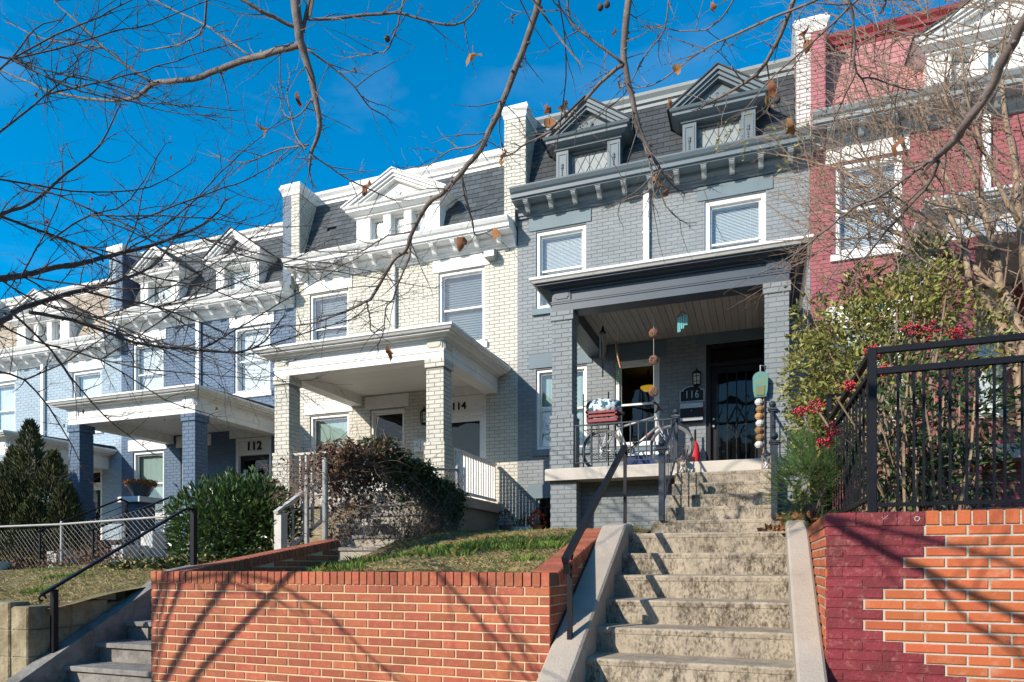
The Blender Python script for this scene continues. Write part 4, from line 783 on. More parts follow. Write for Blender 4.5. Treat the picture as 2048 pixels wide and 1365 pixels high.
# ---------------------------------------------------------------- concrete steps
def step(b, x0, x1, y, z, run, rise, m=0, r=0.012):
    b.prism_x([(y, z - rise - .03), (y, z - .05), (y - .005, z - .043), (y - .008, z - r * 1.3), (y + .003, z - .002), (y + .014, z), (y + run + .05, z + .004), (y + run + .05, z - rise - .03)], x0, x1, m)
st = thing('concrete_stairs', (-.47, 4.6, GZ), 'weathered concrete steps rising between the two brick walls', 'steps', 'concrete steps')
for i in range(10):
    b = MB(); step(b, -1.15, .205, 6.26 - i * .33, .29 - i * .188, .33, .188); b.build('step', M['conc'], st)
for x0, x1 in ((-1.365, -1.146), (.203, .366)):
    b = MB(); c = .016
    ln = [(2.9, GZ), (2.9, -1.28), (3.0, -1.22)] + [(y, .37 - (6.12 - y) * .57) for y in (3.6, 4.2, 4.8, 5.4, 5.95)] + [(6.1, .36), (6.3, .385), (6.5, .385), (6.5, -.5), (6.5, GZ)]
    vs = []; N_ = len(ln)
    for x, dz_ in ((x0, -c), (x0 + c, 0), (x1 - c, 0), (x1, -c)): vs += [(x, y, z + (dz_ if 1 <= i_ <= N_ - 3 else 0)) for i_, (y, z) in enumerate(ln)]
    fs = [tuple(range(N_ - 1, -1, -1)), tuple(range(3 * N_, 4 * N_))]
    for a in range(3):
        for i in range(N_): fs.append((a * N_ + i, a * N_ + (i + 1) % N_, (a + 1) * N_ + (i + 1) % N_, (a + 1) * N_ + i))
    b.add(vs, [f[::-1] for f in fs]); b.build('cheek_wall', M['conc2'], st)
st = thing('concrete_stairs', (-.48, 8.6, .3), 'upper concrete steps between iron posts leading to the grey porch', 'steps', 'concrete steps')
for i, (y, z, x0, x1) in enumerate([(9.71, 1.29, -1.13, .15), (9.42, 1.105, -1.135, .15), (9.13, .92, -1.14, .15), (8.84, .735, -1.14, .15), (8.55, .55, -1.29, .27)]):
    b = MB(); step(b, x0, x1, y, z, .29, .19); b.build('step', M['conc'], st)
st = thing('stone_stairs', (-5.7, 5.2, GZ), 'shaded grey stone steps between yellow stone wall and brick wall', 'steps')
for i in range(7):
    b = MB(); y, z = 6.32 - i * .33, -.03 - i * .19
    b.cbox(-6.34, y + .015, z - .22, -5.06, y + .4, z - .045, .004); b.build('step', M['grstone'], st); b = MB(); b.cbox(-6.35, y - .025, z - .045, -5.055, y + .345, z, .008); b.build('step_slab', M['grstone'], st)
b = MB(); b.prism_x([(3.6, GZ), (3.9, -1.25), (6.0, -.06), (6.35, 0), (6.35, GZ)], -6.52, -6.345); b.build('cheek_wall', M['grstone'], st)
# crumbling stone wall
sw = thing('stone_wall', (-7.5, YF, GZ), 'low ochre painted stone wall with cracks, holding up the left lawn', 'stone wall')
for q, (z0, z1) in enumerate(((GZ, -1.2), (-1.2, -.88), (-.88, -.62), (-.62, -.36))):
    y = 4.42; 
    while y < 6.3:
        L = min(rng.uniform(.35, .75), 6.35 - y); b = MB(); top = z1 + (.1 if q == 3 and y > 5.6 else 0) - (rng.uniform(0, .05) if q == 3 else 0)
        b.cbox(-6.75 + rng.uniform(-.004, .004), y + .005, z0 + .004, -6.53 + rng.uniform(-.008, .004), y + L - .005, top, .012); b.build('stone', M['stone'], sw); y += L
    x = -6.76
    while x > -11:
        L = rng.uniform(.4, .8); b = MB(); b.cbox(x - L + .005, 4.4 + rng.uniform(0, .012), z0 + .004, x - .005, 4.62, z1 - (rng.uniform(0, .03) if q == 3 else 0), .012); b.build('stone', M['stone'], sw); x -= L
b = MB(); b.box(-6.74, 4.45, GZ, -6.55, 6.33, -.42); b.box(-11, 4.43, GZ, -6.74, 4.6, -.42); b.build('mortar_bed', M['stone'], sw)
# porch steps of 114 and 112
st = thing('porch_stairs', (-5.65, 8.6, 0), 'pale block steps behind the vine fence up to the cream porch', 'steps', 'porch steps of the neighbours')
for i in range(6):
    y, z = 9.72 - i * .28, 1.02 - i * .19; b = MB(); b.cbox(-6.33, y + .01, z - .22, -4.98, y + .35, z - .05, .004); b.build('step', M['paleblock'], st); b = MB(); b.cbox(-6.35, y - .02, z - .05, -4.95, y + .3, z, .006); b.build('step_slab', M['grstone'], st)
b = MB(); b.box(-8.5, 10.02, .2, -6.36, 12.4, 1.0); b.box(-6.36, 10.02, .2, -4.98, 12.4, 1.0); b.build('porch_foundation', M['stone'], st)
fp = MB()
y = 10.04
for i in range(7): b = MB(); b.cbox(-4.975, y + .006, .72, -4.94, y + .335, 1.02, .004); b.build('facing_panel', M['wood'] if i % 2 else M['grstone'], st); y += .34
st = thing('porch_stairs', (-11.4, 8.6, -.3), 'whitewashed block steps behind the chain link fence at the blue porch', 'steps', 'porch steps of the neighbours')
for i in range(4):
    y, z = 9.7 - i * .29, .32 - i * .18; b = MB(); b.cbox(-12.0, y, z - .4, -10.75, y + .32, z, .008); b.build('step', M['potw'], st)
for (x, y, z0, z1, wx) in ((-10.62, 8.75, -.3, .35, .3), (-10.62, 9.35, -.3, .62, .3), (-12.2, 8.7, -.4, .25, .26), (-13.0, 8.2, -.5, .05, .2)):
    b = MB(); b.cbox(x - wx / 2, y, z0, x + wx / 2, y + .55, z1, .012); b.build('cheek_block', M['potw'], st)

# ---------------------------------------------------------------- iron rails and fences
def scroll(b, c, r, w_=.014, flip=1, turns=1.6):
    pts = []
    for i in range(20):
        a = i / 19 * turns * 2 * math.pi; q = r * (1 - .62 * i / 19); pts.append((c[0], c[1] + flip * q * math.cos(a), c[2] + q * math.sin(a)))
    b.tube(pts, w_ / 2, 5)
hr = thing('handrail', (-1.25, 4.57, -.65), 'black metal handrail climbing beside the lower concrete steps', 'handrail', 'iron stair handrails')
b = MB(); b.bar((-1.25, 4.57, -.68), (-1.25, 4.57, .0), .034); b.box(-1.29, 4.53, -.672, -1.21, 4.61, -.655); b.build('post', M['iron'], hr)
b = MB(); b.bar((-1.25, 6.62, .3), (-1.25, 6.62, 1.10), .03); b.build('post', M['iron'], hr)
b = MB(); b.bar((-1.25, 4.44, .03), (-1.25, 6.6, 1.16), .045, .04); b.bar((-1.25, 4.46, .05), (-1.25, 4.5, -.06), .04, .03); b.bar((-1.25, 6.58, 1.15), (-1.25, 6.66, 1.08), .04, .035); b.build('rail', M['iron'], hr)
b = MB(); scroll(b, (-1.235, 4.56, .06), .034, .012); scroll(b, (-1.235, 4.53, -.02), .034, .012, -1); b.build('scroll', M['iron'], hr)
hr = thing('handrail', (-6.44, 4.6, -1.2), 'slim black handrail with curled end beside the shaded stone steps', 'handrail', 'iron stair handrails')
b = MB(); b.bar((-6.44, 4.62, -1.15), (-6.44, 4.62, -.24), .05); b.build('post', M['iron'], hr); b = MB(); b.bar((-6.44, 6.34, -.06), (-6.44, 6.34, .68), .055); b.build('post', M['iron'], hr)
b = MB(); b.bar((-6.44, 4.5, -.285), (-6.44, 6.2, .66), .035, .025); b.bar((-6.44, 6.19, .66), (-6.44, 6.37, .675), .035, .025); b.build('rail', M['iron'], hr)
b = MB(); scroll(b, (-6.44, 4.5, -.325), .04, .02, 1, .9); b.build('scroll', M['iron'], hr)

def ballpost(root, x, y, z0, z1, w_=.072):
    b = MB(); b.cbox(x - w_ / 2, y - w_ / 2, z0, x + w_ / 2, y + w_ / 2, z1 - .13, .006); p = b.build('post', M['iron2'], root)
    b = MB(); b.box(x - .062, y - .062, z1 - .13, x + .062, y + .062, z1 - .105); b.box(x - .048, y - .048, z1 - .15, x + .048, y + .048, z1 - .13); b.lathe((x, y, z1 - .105), [(.03, 0), (.02, .012), (.02, .02)], 8); b.ball((x, y, z1 - .045), .045, 14); b.build('ball_cap', M['iron2'], p)
for X, lab in ((-1.15, 'iron stair railing with ball topped posts left of the porch steps'), (.155, 'iron ball topped post and railing right of the porch steps')):
    ra = thing('stair_railing', (X, 8.52, .55), lab, 'railing', 'ball post stair railings')
    ballpost(ra, X, 8.52, .55, 1.56); ballpost(ra, X, 10.02, 1.475, 2.27, .06)
    b = MB(); b.bar((X, 8.55, 1.36), (X, 10.0, 2.12), .03, .02); b.build('top_rail', M['iron2'], ra); b = MB(); b.bar((X, 8.55, .72), (X, 10.0, 1.55), .025, .015); b.build('bottom_rail', M['iron2'], ra)
    for i in range(8): y = 8.68 + i * .168; t = (y - 8.55) / 1.45; b = MB(); b.bar((X, y, .72 + t * .83), (X, y, 1.36 + t * .76), .012); b.build('baluster', M['iron2'], ra)
ra = thing('porch_railing', (-2.0, 10.06, 1.475), 'low iron railing in front of the bicycle on the grey porch', 'railing')
b = MB(); b.bar((-2.75, 10.06, 2.13), (-1.17, 10.06, 2.13), .035, .018); b.build('top_rail', M['iron2'], ra); b = MB(); b.bar((-2.75, 10.06, 1.56), (-1.17, 10.06, 1.56), .03, .014); b.build('bottom_rail', M['iron2'], ra)
for i in range(13): b = MB(); x = -2.66 + i * .12; b.bar((x, 10.06, 1.56), (x, 10.06, 2.13), .015); b.build('baluster', M['iron2'], ra)

fe = thing('iron_fence', (1.6, 4.68, RT), 'black iron picket fence on top of the orange brick wall', 'fence')
fx, fy = .648, 4.68
b = MB(); b.cbox(fx - .024, fy - .024, RT - .0, fx + .024, fy + .024, 1.335, .004); b.build('post', M['iron'], fe)
b = MB(); b.cbox(3.3, fy - .024, RT, 3.35, fy + .024, 1.34, .004); b.build('post', M['iron'], fe)
for z, h in ((1.318, .034), (1.19, .036), (RT + .055, .022)):
    b = MB(); b.bar((fx + .02, fy, z), (3.4, fy, z), .04, h); b.build('rail', M['iron'], fe)
i = 0; x = fx + .14
while x < 3.3:
    b = MB(); b.bar((x, fy, RT + .06), (x, fy, 1.185), .0135); b.build('baluster', M['iron'], fe); x += (.085, .052)[i % 2]; i += 1
fr_ = thing('iron_fence', (.6, 6.6, .35), 'black iron fence running back from the wall corner through the berry bush', 'fence')
def fpt(t): return (fx - .10 * t, fy + .05 + 3.7 * t)
for t, z in ((.56, 1.56), (.98, 1.45)):
    x, y = fpt(t); b = MB(); b.cbox(x - .022, y - .022, .3, x + .022, y + .022, z, .004); b.build('post', M['iron'], fr_)
for z in (1.315, 1.19, .42):
    b = MB(); b.bar((*fpt(0.01), z), (*fpt(.55), z), .036, .03); b.bar((*fpt(.57), z + .14), (*fpt(1), z + .1), .036, .03); b.build('rail', M['iron'], fr_)
for i in range(24):
    t = .03 + i / 25; x, y = fpt(t); z = 1.2 if t < .56 else 1.32; b = MB(); b.bar((x, y, .4), (x, y, z), .0135); b.build('baluster', M['iron'], fr_)
x, y = fpt(.56); b = MB(); b.bar((x, y, 1.545), (x + .45, y + .1, 1.545), .03, .03); b.build('rail', M['iron'], fr_)

def chain(root, p0, p1, z0, z1, zz0, zz1, s=.1, r=.0026):
    """woven wire between two points; bottoms z0/z1, tops zz0/zz1"""
    L = math.hypot(p1[0] - p0[0], p1[1] - p0[1]); b = MB(); H = zz0 - z0; P = lambda u, v: (p0[0] + (p1[0] - p0[0]) * u / L, p0[1] + (p1[1] - p0[1]) * u / L, (z0 + (z1 - z0) * u / L) + v)
    for sg in (1, -1):
        u = -H
        while u < L + H:
            a, c = (u, u + sg * H); t0, t1 = 0., 1.
            for lim, q in ((0, 1), (L, -1)):
                fa, fb = (a - lim) * q, (c - lim) * q
                if fa < 0 and fb < 0: t1 = -1
                elif fa < 0: t0 = max(t0, fa / (fa - fb))
                elif fb < 0: t1 = min(t1, fa / (fa - fb))
            if t1 - t0 > .02:
                A, Bp = P(a + (c - a) * t0, H * t0), P(a + (c - a) * t1, H * t1); b.tube([A, Bp], r, 3, cap=False)
            u += s
    o = b.build('wire_mesh', M['galv'], root); o['kind'] = 'stuff'
cf = thing('chain_link_fence', (-11.5, 8.4, -.2), 'low chain link fence across the left front yard', 'fence', 'chain link fences')
FY = 8.4
zl = lambda x: -.2 + max(0, x + 11.9) * .125
chain(cf, (-16.0, FY), (-11.55, FY), zl(-16), zl(-11.55), .7 - .1 + (-.1 if 0 else 0), .6); chain(cf, (-11.55, FY), (-8.64, FY), zl(-11.55), zl(-8.64), .68, .7)
b = MB(); b.tube([(-16.2, FY, .68), (-11.55, FY, .71), (-8.64, FY, .80)], .02, 8); b.build('top_rail', M['galv'], cf)
for x, z0, z1 in ((-14.6, -.3, .72), (-11.55, -.28, .74), (-8.64, .0, .86)):
    b = MB(); b.tube([(x, FY + .02, z0), (x, FY + .02, z1)], .032 if x > -9 else .026, 10); b.ball((x, FY + .02, z1), .035 if x > -9 else .03, 8); b.build('post', M['galv'], cf)
cf = thing('chain_link_fence', (-4.95, 8.4, .2), 'chain link fence overgrown with brown and green vine by the cream porch', 'fence', 'chain link fences')
chain(cf, (-5.06, 7.05), (-4.72, 10.2), .22, .6, 1.2, 1.55, .085)
b = MB(); b.tube([(-5.06, 7.05, 1.22), (-4.72, 10.2, 1.58)], .02, 8); b.build('top_rail', M['galv'], cf)
for x, y, z0, z1, r in ((-5.06, 7.05, .0, 1.27, .036), (-5.52, 7.3, .0, 1.1, .032), (-4.72, 10.2, .4, 1.6, .03)):
    b = MB(); b.tube([(x, y, z0), (x, y, z1)], r, 10); b.lathe((x, y, z1), [(r * 1.1, 0), (r * 1.1, .02), (r * .5, .05), (.004, .06)], 10); b.build('post', M['galv'], cf)

def picket(root, p0, p1, z0, z1, hb, ht, n, mt=None, w_=.032):
    mt = mt or M['rail']
    b = MB(); b.bar((*p0, z0 + ht), (*p1, z1 + ht), .075, .04); b.build('top_rail', mt, root); b = MB(); b.bar((*p0, z0 + hb), (*p1, z1 + hb), .05, .05); b.build('bottom_rail', mt, root)
    for i in range(n):
        t = (i + .5) / n; x, y, z = p0[0] + (p1[0] - p0[0]) * t, p0[1] + (p1[1] - p0[1]) * t, z0 + (z1 - z0) * t
        b = MB(); b.bar((x, y, z + hb), (x, y, z + ht), w_); b.build('baluster', mt, root)
pr = thing('porch_railing', (-4.9, 11.4, 1.2), 'white picket railing on the right side of the cream porch', 'railing', 'white railings of the cream porch')
picket(pr, (-4.92, 10.4), (-4.92, 12.42), 1.2, 1.2, .07, .78, 17, M['white'], .04)
pr = thing('porch_railing', (-7.2, 10.15, 1.2), 'white picket railing across the front of the cream porch behind the vine', 'railing', 'white railings of the cream porch')
picket(pr, (-8.0, 10.15), (-6.4, 10.15), 1.2, 1.2, .07, .8, 13)
pr = thing('stair_railing', (-6.43, 8.0, .2), 'white wooden stair railing rising beside the dark laurel hedge', 'railing', 'white railings of the cream porch')
picket(pr, (-6.43, 7.8), (-6.43, 9.95), -.02, 1.2, .1, .76, 9, w_=.04)
b = MB(); b.box(-6.49, 7.84, .0, -6.37, 7.98, .74); b.build('newel_post', M['rail'], pr)
for X, lab in ((-12.0, 'left black stair rail on the blue porch steps'), (-10.7, 'black stair rail on the blue porch steps nearer the white chair')):
    ra = thing('stair_railing', (X, 8.6, -.1), lab, 'railing', 'black rails of the blue porch')
    b = MB(); b.bar((X, 8.3, .58), (X, 9.98, 1.32), .045, .03); b.build('top_rail', M['iron'], ra); b = MB(); b.bar((X, 8.35, .0), (X, 8.35, .6), .03); b.build('post', M['iron'], ra); b = MB(); b.bar((X, 10.1, .5), (X, 10.1, 1.28), .04); b.bar((X, 9.97, 1.3), (X, 10.1, 1.27), .04, .03); b.build('post', M['iron'], ra)
    for q in range(1, 5): b = MB(); b.bar((X, 8.35, .58 - q * .12), (X, 10.08, 1.32 - q * .12), .012); b.build('rail', M['iron'], ra)
# ---------------------------------------------------------------- things on the grey porch
FL = 1.475
I = S116['_']; do = I['door']; dx0, dx1 = I['dx']
b = MB()
for i in range(5): x = dx0 + .2 + i * (.63 / 4); b.bar((x, D + .065, FL + .03), (x, D + .065, 3.45), .018)
for z in (FL + .06, FL + 1.05, 3.42): b.bar((dx0 + .09, D + .065, z), (dx1 - .09, D + .065, z), .022)
c, z = (dx0 + dx1) / 2, FL + 1.05
for s in (1, -1):
    b.bar((c - .16, D + .062, z), (c, D + .062, z + s * .3), .014); b.bar((c, D + .062, z + s * .3), (c + .16, D + .062, z), .014)
    scroll(b, (c - .08, D + .062, z + s * .12), .05, .01, s)
b.build('security_bars', M['iron'], do)
def wall_lamp(x, z, y, lab, s=1.0):
    t = thing('wall_lamp', (x, y, z), lab, 'lamp', 'porch wall lamps'); h, r = .2 * s, .065 * s; yc = y - .12 * s
    b = MB(); b.box(x - .04 * s, y - .02, z - .07 * s, x + .04 * s, y - .002, z + .07 * s); b.tube([(x, y - .01, z + .02 * s), (x, y - .06 * s, z + .2 * s), (x, yc, z + .19 * s), (x, yc, z + .13 * s)], .008 * s, 6); b.build('bracket', M['iron'], t)
    b = MB()
    b.lathe((x, yc, z + h / 2), [(r * 1.25, -.01), (r * 1.2, .01), (r * .55, .045 * s), (.01, .06 * s)], 4); b.lathe((x, yc, z - h / 2), [(r * .8, -.03 * s), (r * 1.0, -.01), (r * 1.0, .0)], 4)
    for q in range(4): a = math.pi / 2 * q; b.bar((x + r * math.cos(a) * .95, yc + r * math.sin(a) * .95, z - h / 2), (x + r * 1.15 * math.cos(a), yc + r * 1.15 * math.sin(a), z + h / 2), .012 * s)
    for zz in (-.25, .2): b.box(x - r * .72, yc - r * .72, z + h * zz, x + r * .72, yc + r * .72, z + h * zz + .008)
    b.build('lantern_cage', M['iron'], t); b = MB(); b.lathe((x, yc, z - h / 2 + .01), [(r * .75, 0), (r * .85, h - .02)], 4); b.build('lantern_glass', M['fog'], t)
wall_lamp(-1.06, 3.3, D, 'small black lantern lamp above the 116 plaque')
wall_lamp(-6.47, 3.02, D, 'black caged lamp on the cream wall above two mailboxes', 1.15)
wall_lamp(-11.02, 2.05, D, 'dark lamp on the navy wall beside the 112 door', 1.2)
pq = thing('number_plaque', (-1.15, D, 3.05), 'black arched plaque reading 116 with silver edge', 'house sign')
def arch(w_, h, ah): return [(-w_ / 2, -h / 2), (w_ / 2, -h / 2), (w_ / 2, h / 2)] + [(w_ / 2 * .78 * math.cos(a * math.pi / 10), h / 2 + ah * math.sin(a * math.pi / 10)) for a in range(0, 11)] + [(-w_ / 2, h / 2)]
b = MB(); b.prism_y([(-1.15 + x, 3.03 + z) for x, z in arch(.43, .21, .075)][::-1], D - .03, D - .004); b.build('rim', M['silver'], pq)
b = MB(); b.prism_y([(-1.15 + x, 3.03 + z) for x, z in arch(.395, .178, .07)][::-1], D - .038, D - .02); b.build('plate', M['black'], pq)
text_part('numerals', '116', .19, (-1.15, D - .044, 3.045), M['silver'], pq, .005, 0, .82)
mb = thing('mailbox', (-1.15, D, 2.7), 'black wall mailbox with two silver bands under the 116 plaque', 'mailbox')
b = MB(); b.prism_x([(D - .13, 2.56), (D - .004, 2.56), (D - .004, 2.93), (D - .1, 2.9), (D - .13, 2.86)], -1.345, -.955); b.build('box_body', M['black'], mb)
b = MB(); b.prism_x([(D - .14, 2.79), (D - .132, 2.79), (D - .132, 2.86), (D - .105, 2.905), (D - .115, 2.91), (D - .14, 2.87)], -1.35, -.95); b.bar((-1.34, D - .142, 2.82), (-.96, D - .142, 2.82), .01); b.build('lid', M['silver'], mb)
b = MB(); b.box(-1.345, D - .138, 2.565, -.955, D - .131, 2.62); b.build('band', M['silver'], mb); b = MB(); b.ball((-1.15, D - .135, 2.745), .012, 8); b.build('lock', M['chrome'], mb)
b = MB(); b.box(-.95, D - .11, 2.72, -.935, D - .05, 2.8); b.build('flag', M['redp'], mb)
rc = thing('furled_umbrella', (-1.08, 12.3, FL), 'red furled umbrella hanging beside the black door', 'umbrella')
b = MB(); pr_ = [(.004, 0), (.03, .05), (.05, .14), (.062, .25), (.075, .38), (.08, .48), (.07, .56), (.05, .62), (.03, .66), (.018, .68)]
for s in range(1): b.lathe((-1.08, 12.3, FL + .03), pr_, 9)
b.v = [(x + .012 * mnoise.noise((x * 30, z * 14, 1)), y + .012 * mnoise.noise((x * 20, z * 16, 5)), z) for x, y, z in b.v]; b.build('cloth', M['redp'], rc, True)
b = MB(); b.tube([(-1.08, 12.3, FL), (-1.08, 12.3, FL + .92)], .008, 6); b.tube([(-1.08, 12.3, FL + .7), (-1.08, 12.3, FL + .9)], .02, 8); b.build('handle', M['black'], rc)

# bicycle, seen from its drive side, facing right
BY, R_ = 10.5, .325; bx0, bx1 = -2.34, -1.27; bz = FL + R_
bk = thing('bicycle', (-1.8, BY, FL), 'silver mountain bicycle leaning behind the low iron porch railing', 'bicycle')
for X in (bx0, bx1):
    b = MB(); b.torus((X, BY, bz), R_ - .028, .012, 'y', 36, 6); wq = b.build('wheel', M['silver'], bk, True)
    b = MB(); b.torus((X, BY, bz), R_ - .012, .024, 'y', 40, 8); b.build('tyre', M['tyre'], wq, True)
    b = MB()
    for i in range(28): a = i * 2 * math.pi / 28; b.tube([(X + .02 * math.cos(a + 1.4), BY + (.03 if i % 2 else -.03), bz + .02 * math.sin(a + 1.4)), (X + (R_ - .035) * math.cos(a), BY, bz + (R_ - .035) * math.sin(a))], .0014, 3, cap=False)
    b.tube([(X, BY - .05, bz), (X, BY + .05, bz)], .02, 8); b.build('spokes', M['chrome'], wq)
BB = (-1.93, BY, FL + .29); ST = (-2.1, BY, FL + .72); HT = (-1.5, BY, FL + .80); HB = (-1.46, BY, FL + .66)
b = MB(); b.tube([BB, (ST[0] - .02, BY, ST[2] + .04)], .017, 8); b.tube([(ST[0] + .01, BY, ST[2] - .05), HT], .018, 8); b.tube([BB, HB], .022, 8); b.tube([(HT[0] - .015, BY, HT[2] + .05), (HB[0] + .01, BY, HB[2] - .03)], .022, 8)
for s in (-.045, .045): b.tube([BB, (bx0, BY + s, bz)], .011, 6); b.tube([(ST[0] + .012, BY, ST[2] - .06), (bx0, BY + s, bz)], .009, 6)
b.build('frame', M['silver'], bk, True)
b = MB(); b.tube([(-1.60, BY - .022, FL + .54), (-1.66, BY - .022, FL + .485)], .012, 6); b.build('decal', M['orange'], bk)
b = MB()
for s in (-.055, .055): b.tube([(HB[0] + .005, BY + s * .9, HB[2] - .02), (HB[0] + .09, BY + s, FL + .48), (bx1, BY + s, bz)], [.016, .014, .01], 7)
b.bar((HB[0], BY - .06, HB[2] - .02), (HB[0], BY + .06, HB[2] - .02), .03); b.build('fork', M['silver'], bk, True)
b = MB(); b.tube([(HT[0] - .015, BY, HT[2] + .05), (HT[0] + .03, BY, HT[2] + .15)], .016, 8); b.tube([(HT[0] + .0, BY - .3, HT[2] + .17), (HT[0] + .03, BY - .1, HT[2] + .16), (HT[0] + .03, BY + .1, HT[2] + .16), (HT[0] + .0, BY + .3, HT[2] + .17)], .013, 8); hb_ = b.build('handlebar', M['black'], bk, True)
b = MB()
for s in (-1, 1): b.tube([(HT[0] + .002, BY + s * .19, HT[2] + .168), (HT[0] - .002, BY + s * .31, HT[2] + .17)], .019, 8); b.tube([(HT[0] + .02, BY + s * .17, HT[2] + .16), (HT[0] + .07, BY + s * .22, HT[2] + .13), (HT[0] + .05, BY + s * .28, HT[2] + .11)], .006, 5)
b.build('grip', M['rubber'], hb_)
b = MB()
for q, s in enumerate((-.2, -.15, .16)): b.tube([(HT[0] + .04, BY + s, HT[2] + .15), (HT[0] + .2, BY + s * .8, HT[2] + .2 - q * .05), (HT[0] + .2, BY + s * .4, HT[2] - .02), (HT[0] + .05, BY, HT[2] - .1), (HB[0] - .1, BY - .02, HB[2] - .1)], .0035, 4)
b.build('cable', M['rubber'], bk)
b = MB(); b.v = []; sv = [(-.14, .075, 0), (-.1, .08, .02), (0, .05, .015), (.09, .024, .01), (.13, .014, .0)]
pts = [(ST[0] - .02 + x, y, ST[2] + .17 + z) for x, y, z in sv]
vs = []
for x, hw, z in pts: vs += [(x, BY - hw, z - .02), (x, BY - hw * .6, z + .012), (x, BY, z + .02), (x, BY + hw * .6, z + .012), (x, BY + hw, z - .02), (x, BY, z - .04)]
fs = [(i * 6 + j, i * 6 + (j + 1) % 6, (i + 1) * 6 + (j + 1) % 6, (i + 1) * 6 + j) for i in range(4) for j in range(6)] + [tuple(range(5, -1, -1)), tuple(range(24, 30))]
b.add(vs, fs); b.tube([(ST[0] - .02, BY, ST[2] + .03), (ST[0] - .03, BY, ST[2] + .15)], .013, 6); b.build('saddle', M['rubber'], bk, True)
b = MB(); b.torus((BB[0], BY - .05, BB[2]), .085, .006, 'y', 20, 5); b.torus((BB[0], BY - .045, BB[2]), .06, .006, 'y', 20, 5); b.tube([(BB[0], BY - .06, BB[2]), (BB[0] + .13, BY - .08, BB[2] + .1)], .011, 6); b.tube([(BB[0], BY + .06, BB[2]), (BB[0] - .13, BY + .08, BB[2] - .1)], .011, 6); b.box(BB[0] + .09, BY - .16, BB[2] + .09, BB[0] + .17, BY - .07, BB[2] + .115); b.box(BB[0] - .17, BY + .07, BB[2] - .115, BB[0] - .09, BY + .16, BB[2] - .09)
b.tube([(BB[0], BY - .05, BB[2] + .085), (bx0, BY - .05, bz + .035)], .005, 4); b.tube([(BB[0], BY - .05, BB[2] - .085), (bx0 + .03, BY - .05, bz - .1), (bx0, BY - .05, bz - .035)], .005, 4); b.build('crankset', M['black'], bk)
b = MB()
for s in (-.06, .06): b.tube([(bx0, BY + s, bz), (bx0 - .1, BY + s, bz + .42), (bx0 + .26, BY + s, bz + .42)], .006, 5)
for i in range(4): b.bar((bx0 - .1 + i * .12, BY - .07, bz + .42), (bx0 - .1 + i * .12, BY + .07, bz + .42), .01)
b.build('rear_rack', M['black'], bk)
cr = thing('crate', (bx0 + .05, BY, bz + .43), 'dark red open crate on the rear rack of the bicycle', 'crate')
b = MB(); x0, x1, y0, y1, z0 = bx0 - .22, bx0 + .26, BY - .16, BY + .16, bz + .432
b.box(x0, y0, z0, x1, y1, z0 + .012); b.build('base', M['redc'], cr)
for (a, c, d, e) in ((x0, y0, x1, y0 + .01), (x0, y1 - .01, x1, y1), (x0, y0 + .01, x0 + .01, y1 - .01), (x1 - .01, y0 + .01, x1, y1 - .01)):
    b = MB()
    for zz in (.012, .075, .135): b.box(a, c, z0 + zz, d, e, z0 + zz + .035)
    b.box(a, c, z0 + .04, a + .03 if d - a > .1 else d, e if d - a > .1 else c + .03, z0 + .16); b.box(d - .03 if d - a > .1 else a, c if d - a > .1 else e - .03, z0 + .04, d, e, z0 + .16); b.build('side', M['redc'], cr)
fb = thing('cloth_bag', (bx0, BY, z0 + .16), 'white and teal flowered cloth bundled on the red crate', 'cloth bag')
b = MB(); n = 16; m_ = 10
for i in range(m_ + 1):
    for j in range(n):
        a = 2 * math.pi * j / n; ph = math.pi * i / m_; r = max(.02, math.sin(ph)) ** .6; z = -math.cos(ph)
        fo = 1 + .14 * math.sin(a * 7 + z * 3) + .12 * mnoise.noise((a * 2, z * 3, 0))
        b.v.append((bx0 + .01 + .27 * r * fo * math.cos(a), BY + .18 * r * fo * math.sin(a), z0 + .24 + .13 * z * fo))
b.f = [(i * n + j, i * n + (j + 1) % n, (i + 1) * n + (j + 1) % n, (i + 1) * n + j) for i in range(m_) for j in range(n)]; b.mi = [0] * len(b.f)
b.build('bundle', M['floral'], fb, True)
sh = thing('wire_rack', (-2.62, 11.2, FL), 'black wire shelf rack behind the left porch column', 'rack')
for q, z in enumerate((.35, .75, 1.15)):
    b = MB()
    for i in range(9): b.bar((-2.74 + .05 * i, 10.9, FL + z), (-2.74 + .05 * i, 11.5, FL + z), .006)
    for y in (10.9, 11.5): b.bar((-2.75, y, FL + z), (-2.33, y, FL + z), .012); b.bar((-2.75, y, FL + z + .08), (-2.33, y, FL + z + .08), .008)
    b.build('shelf', M['iron'], sh)
for x in (-2.75, -2.33):
    for y in (10.9, 11.5): b = MB(); b.bar((x, y, FL), (x, y, FL + 1.35), .018); b.build('upright', M['iron'], sh)
tb = thing('storage_tote', (-1.72, 11.3, FL), 'dark blue storage tote with pale lid behind the bicycle frame', 'tote')
b = MB(); b.prism_x([(11.05, FL), (11.55, FL), (11.6, FL + .3), (11.0, FL + .3)], -2.05, -1.4); b.build('tub', M['bluep'], tb); b = MB(); b.cbox(-2.08, 10.97, FL + .3, -1.37, 11.63, FL + .35, .012); b.build('lid', M['plastic'], tb)
lg = thing('log_basket', (-1.2, 11.2, FL), 'basket of brown branches behind the front bicycle wheel', 'basket')
b = MB(); b.lathe((-1.2, 11.2, FL), [(.16, 0), (.2, .12), (.22, .25), (.2, .25), (.15, .02)], 14); b.build('basket', M['wicker'], lg)
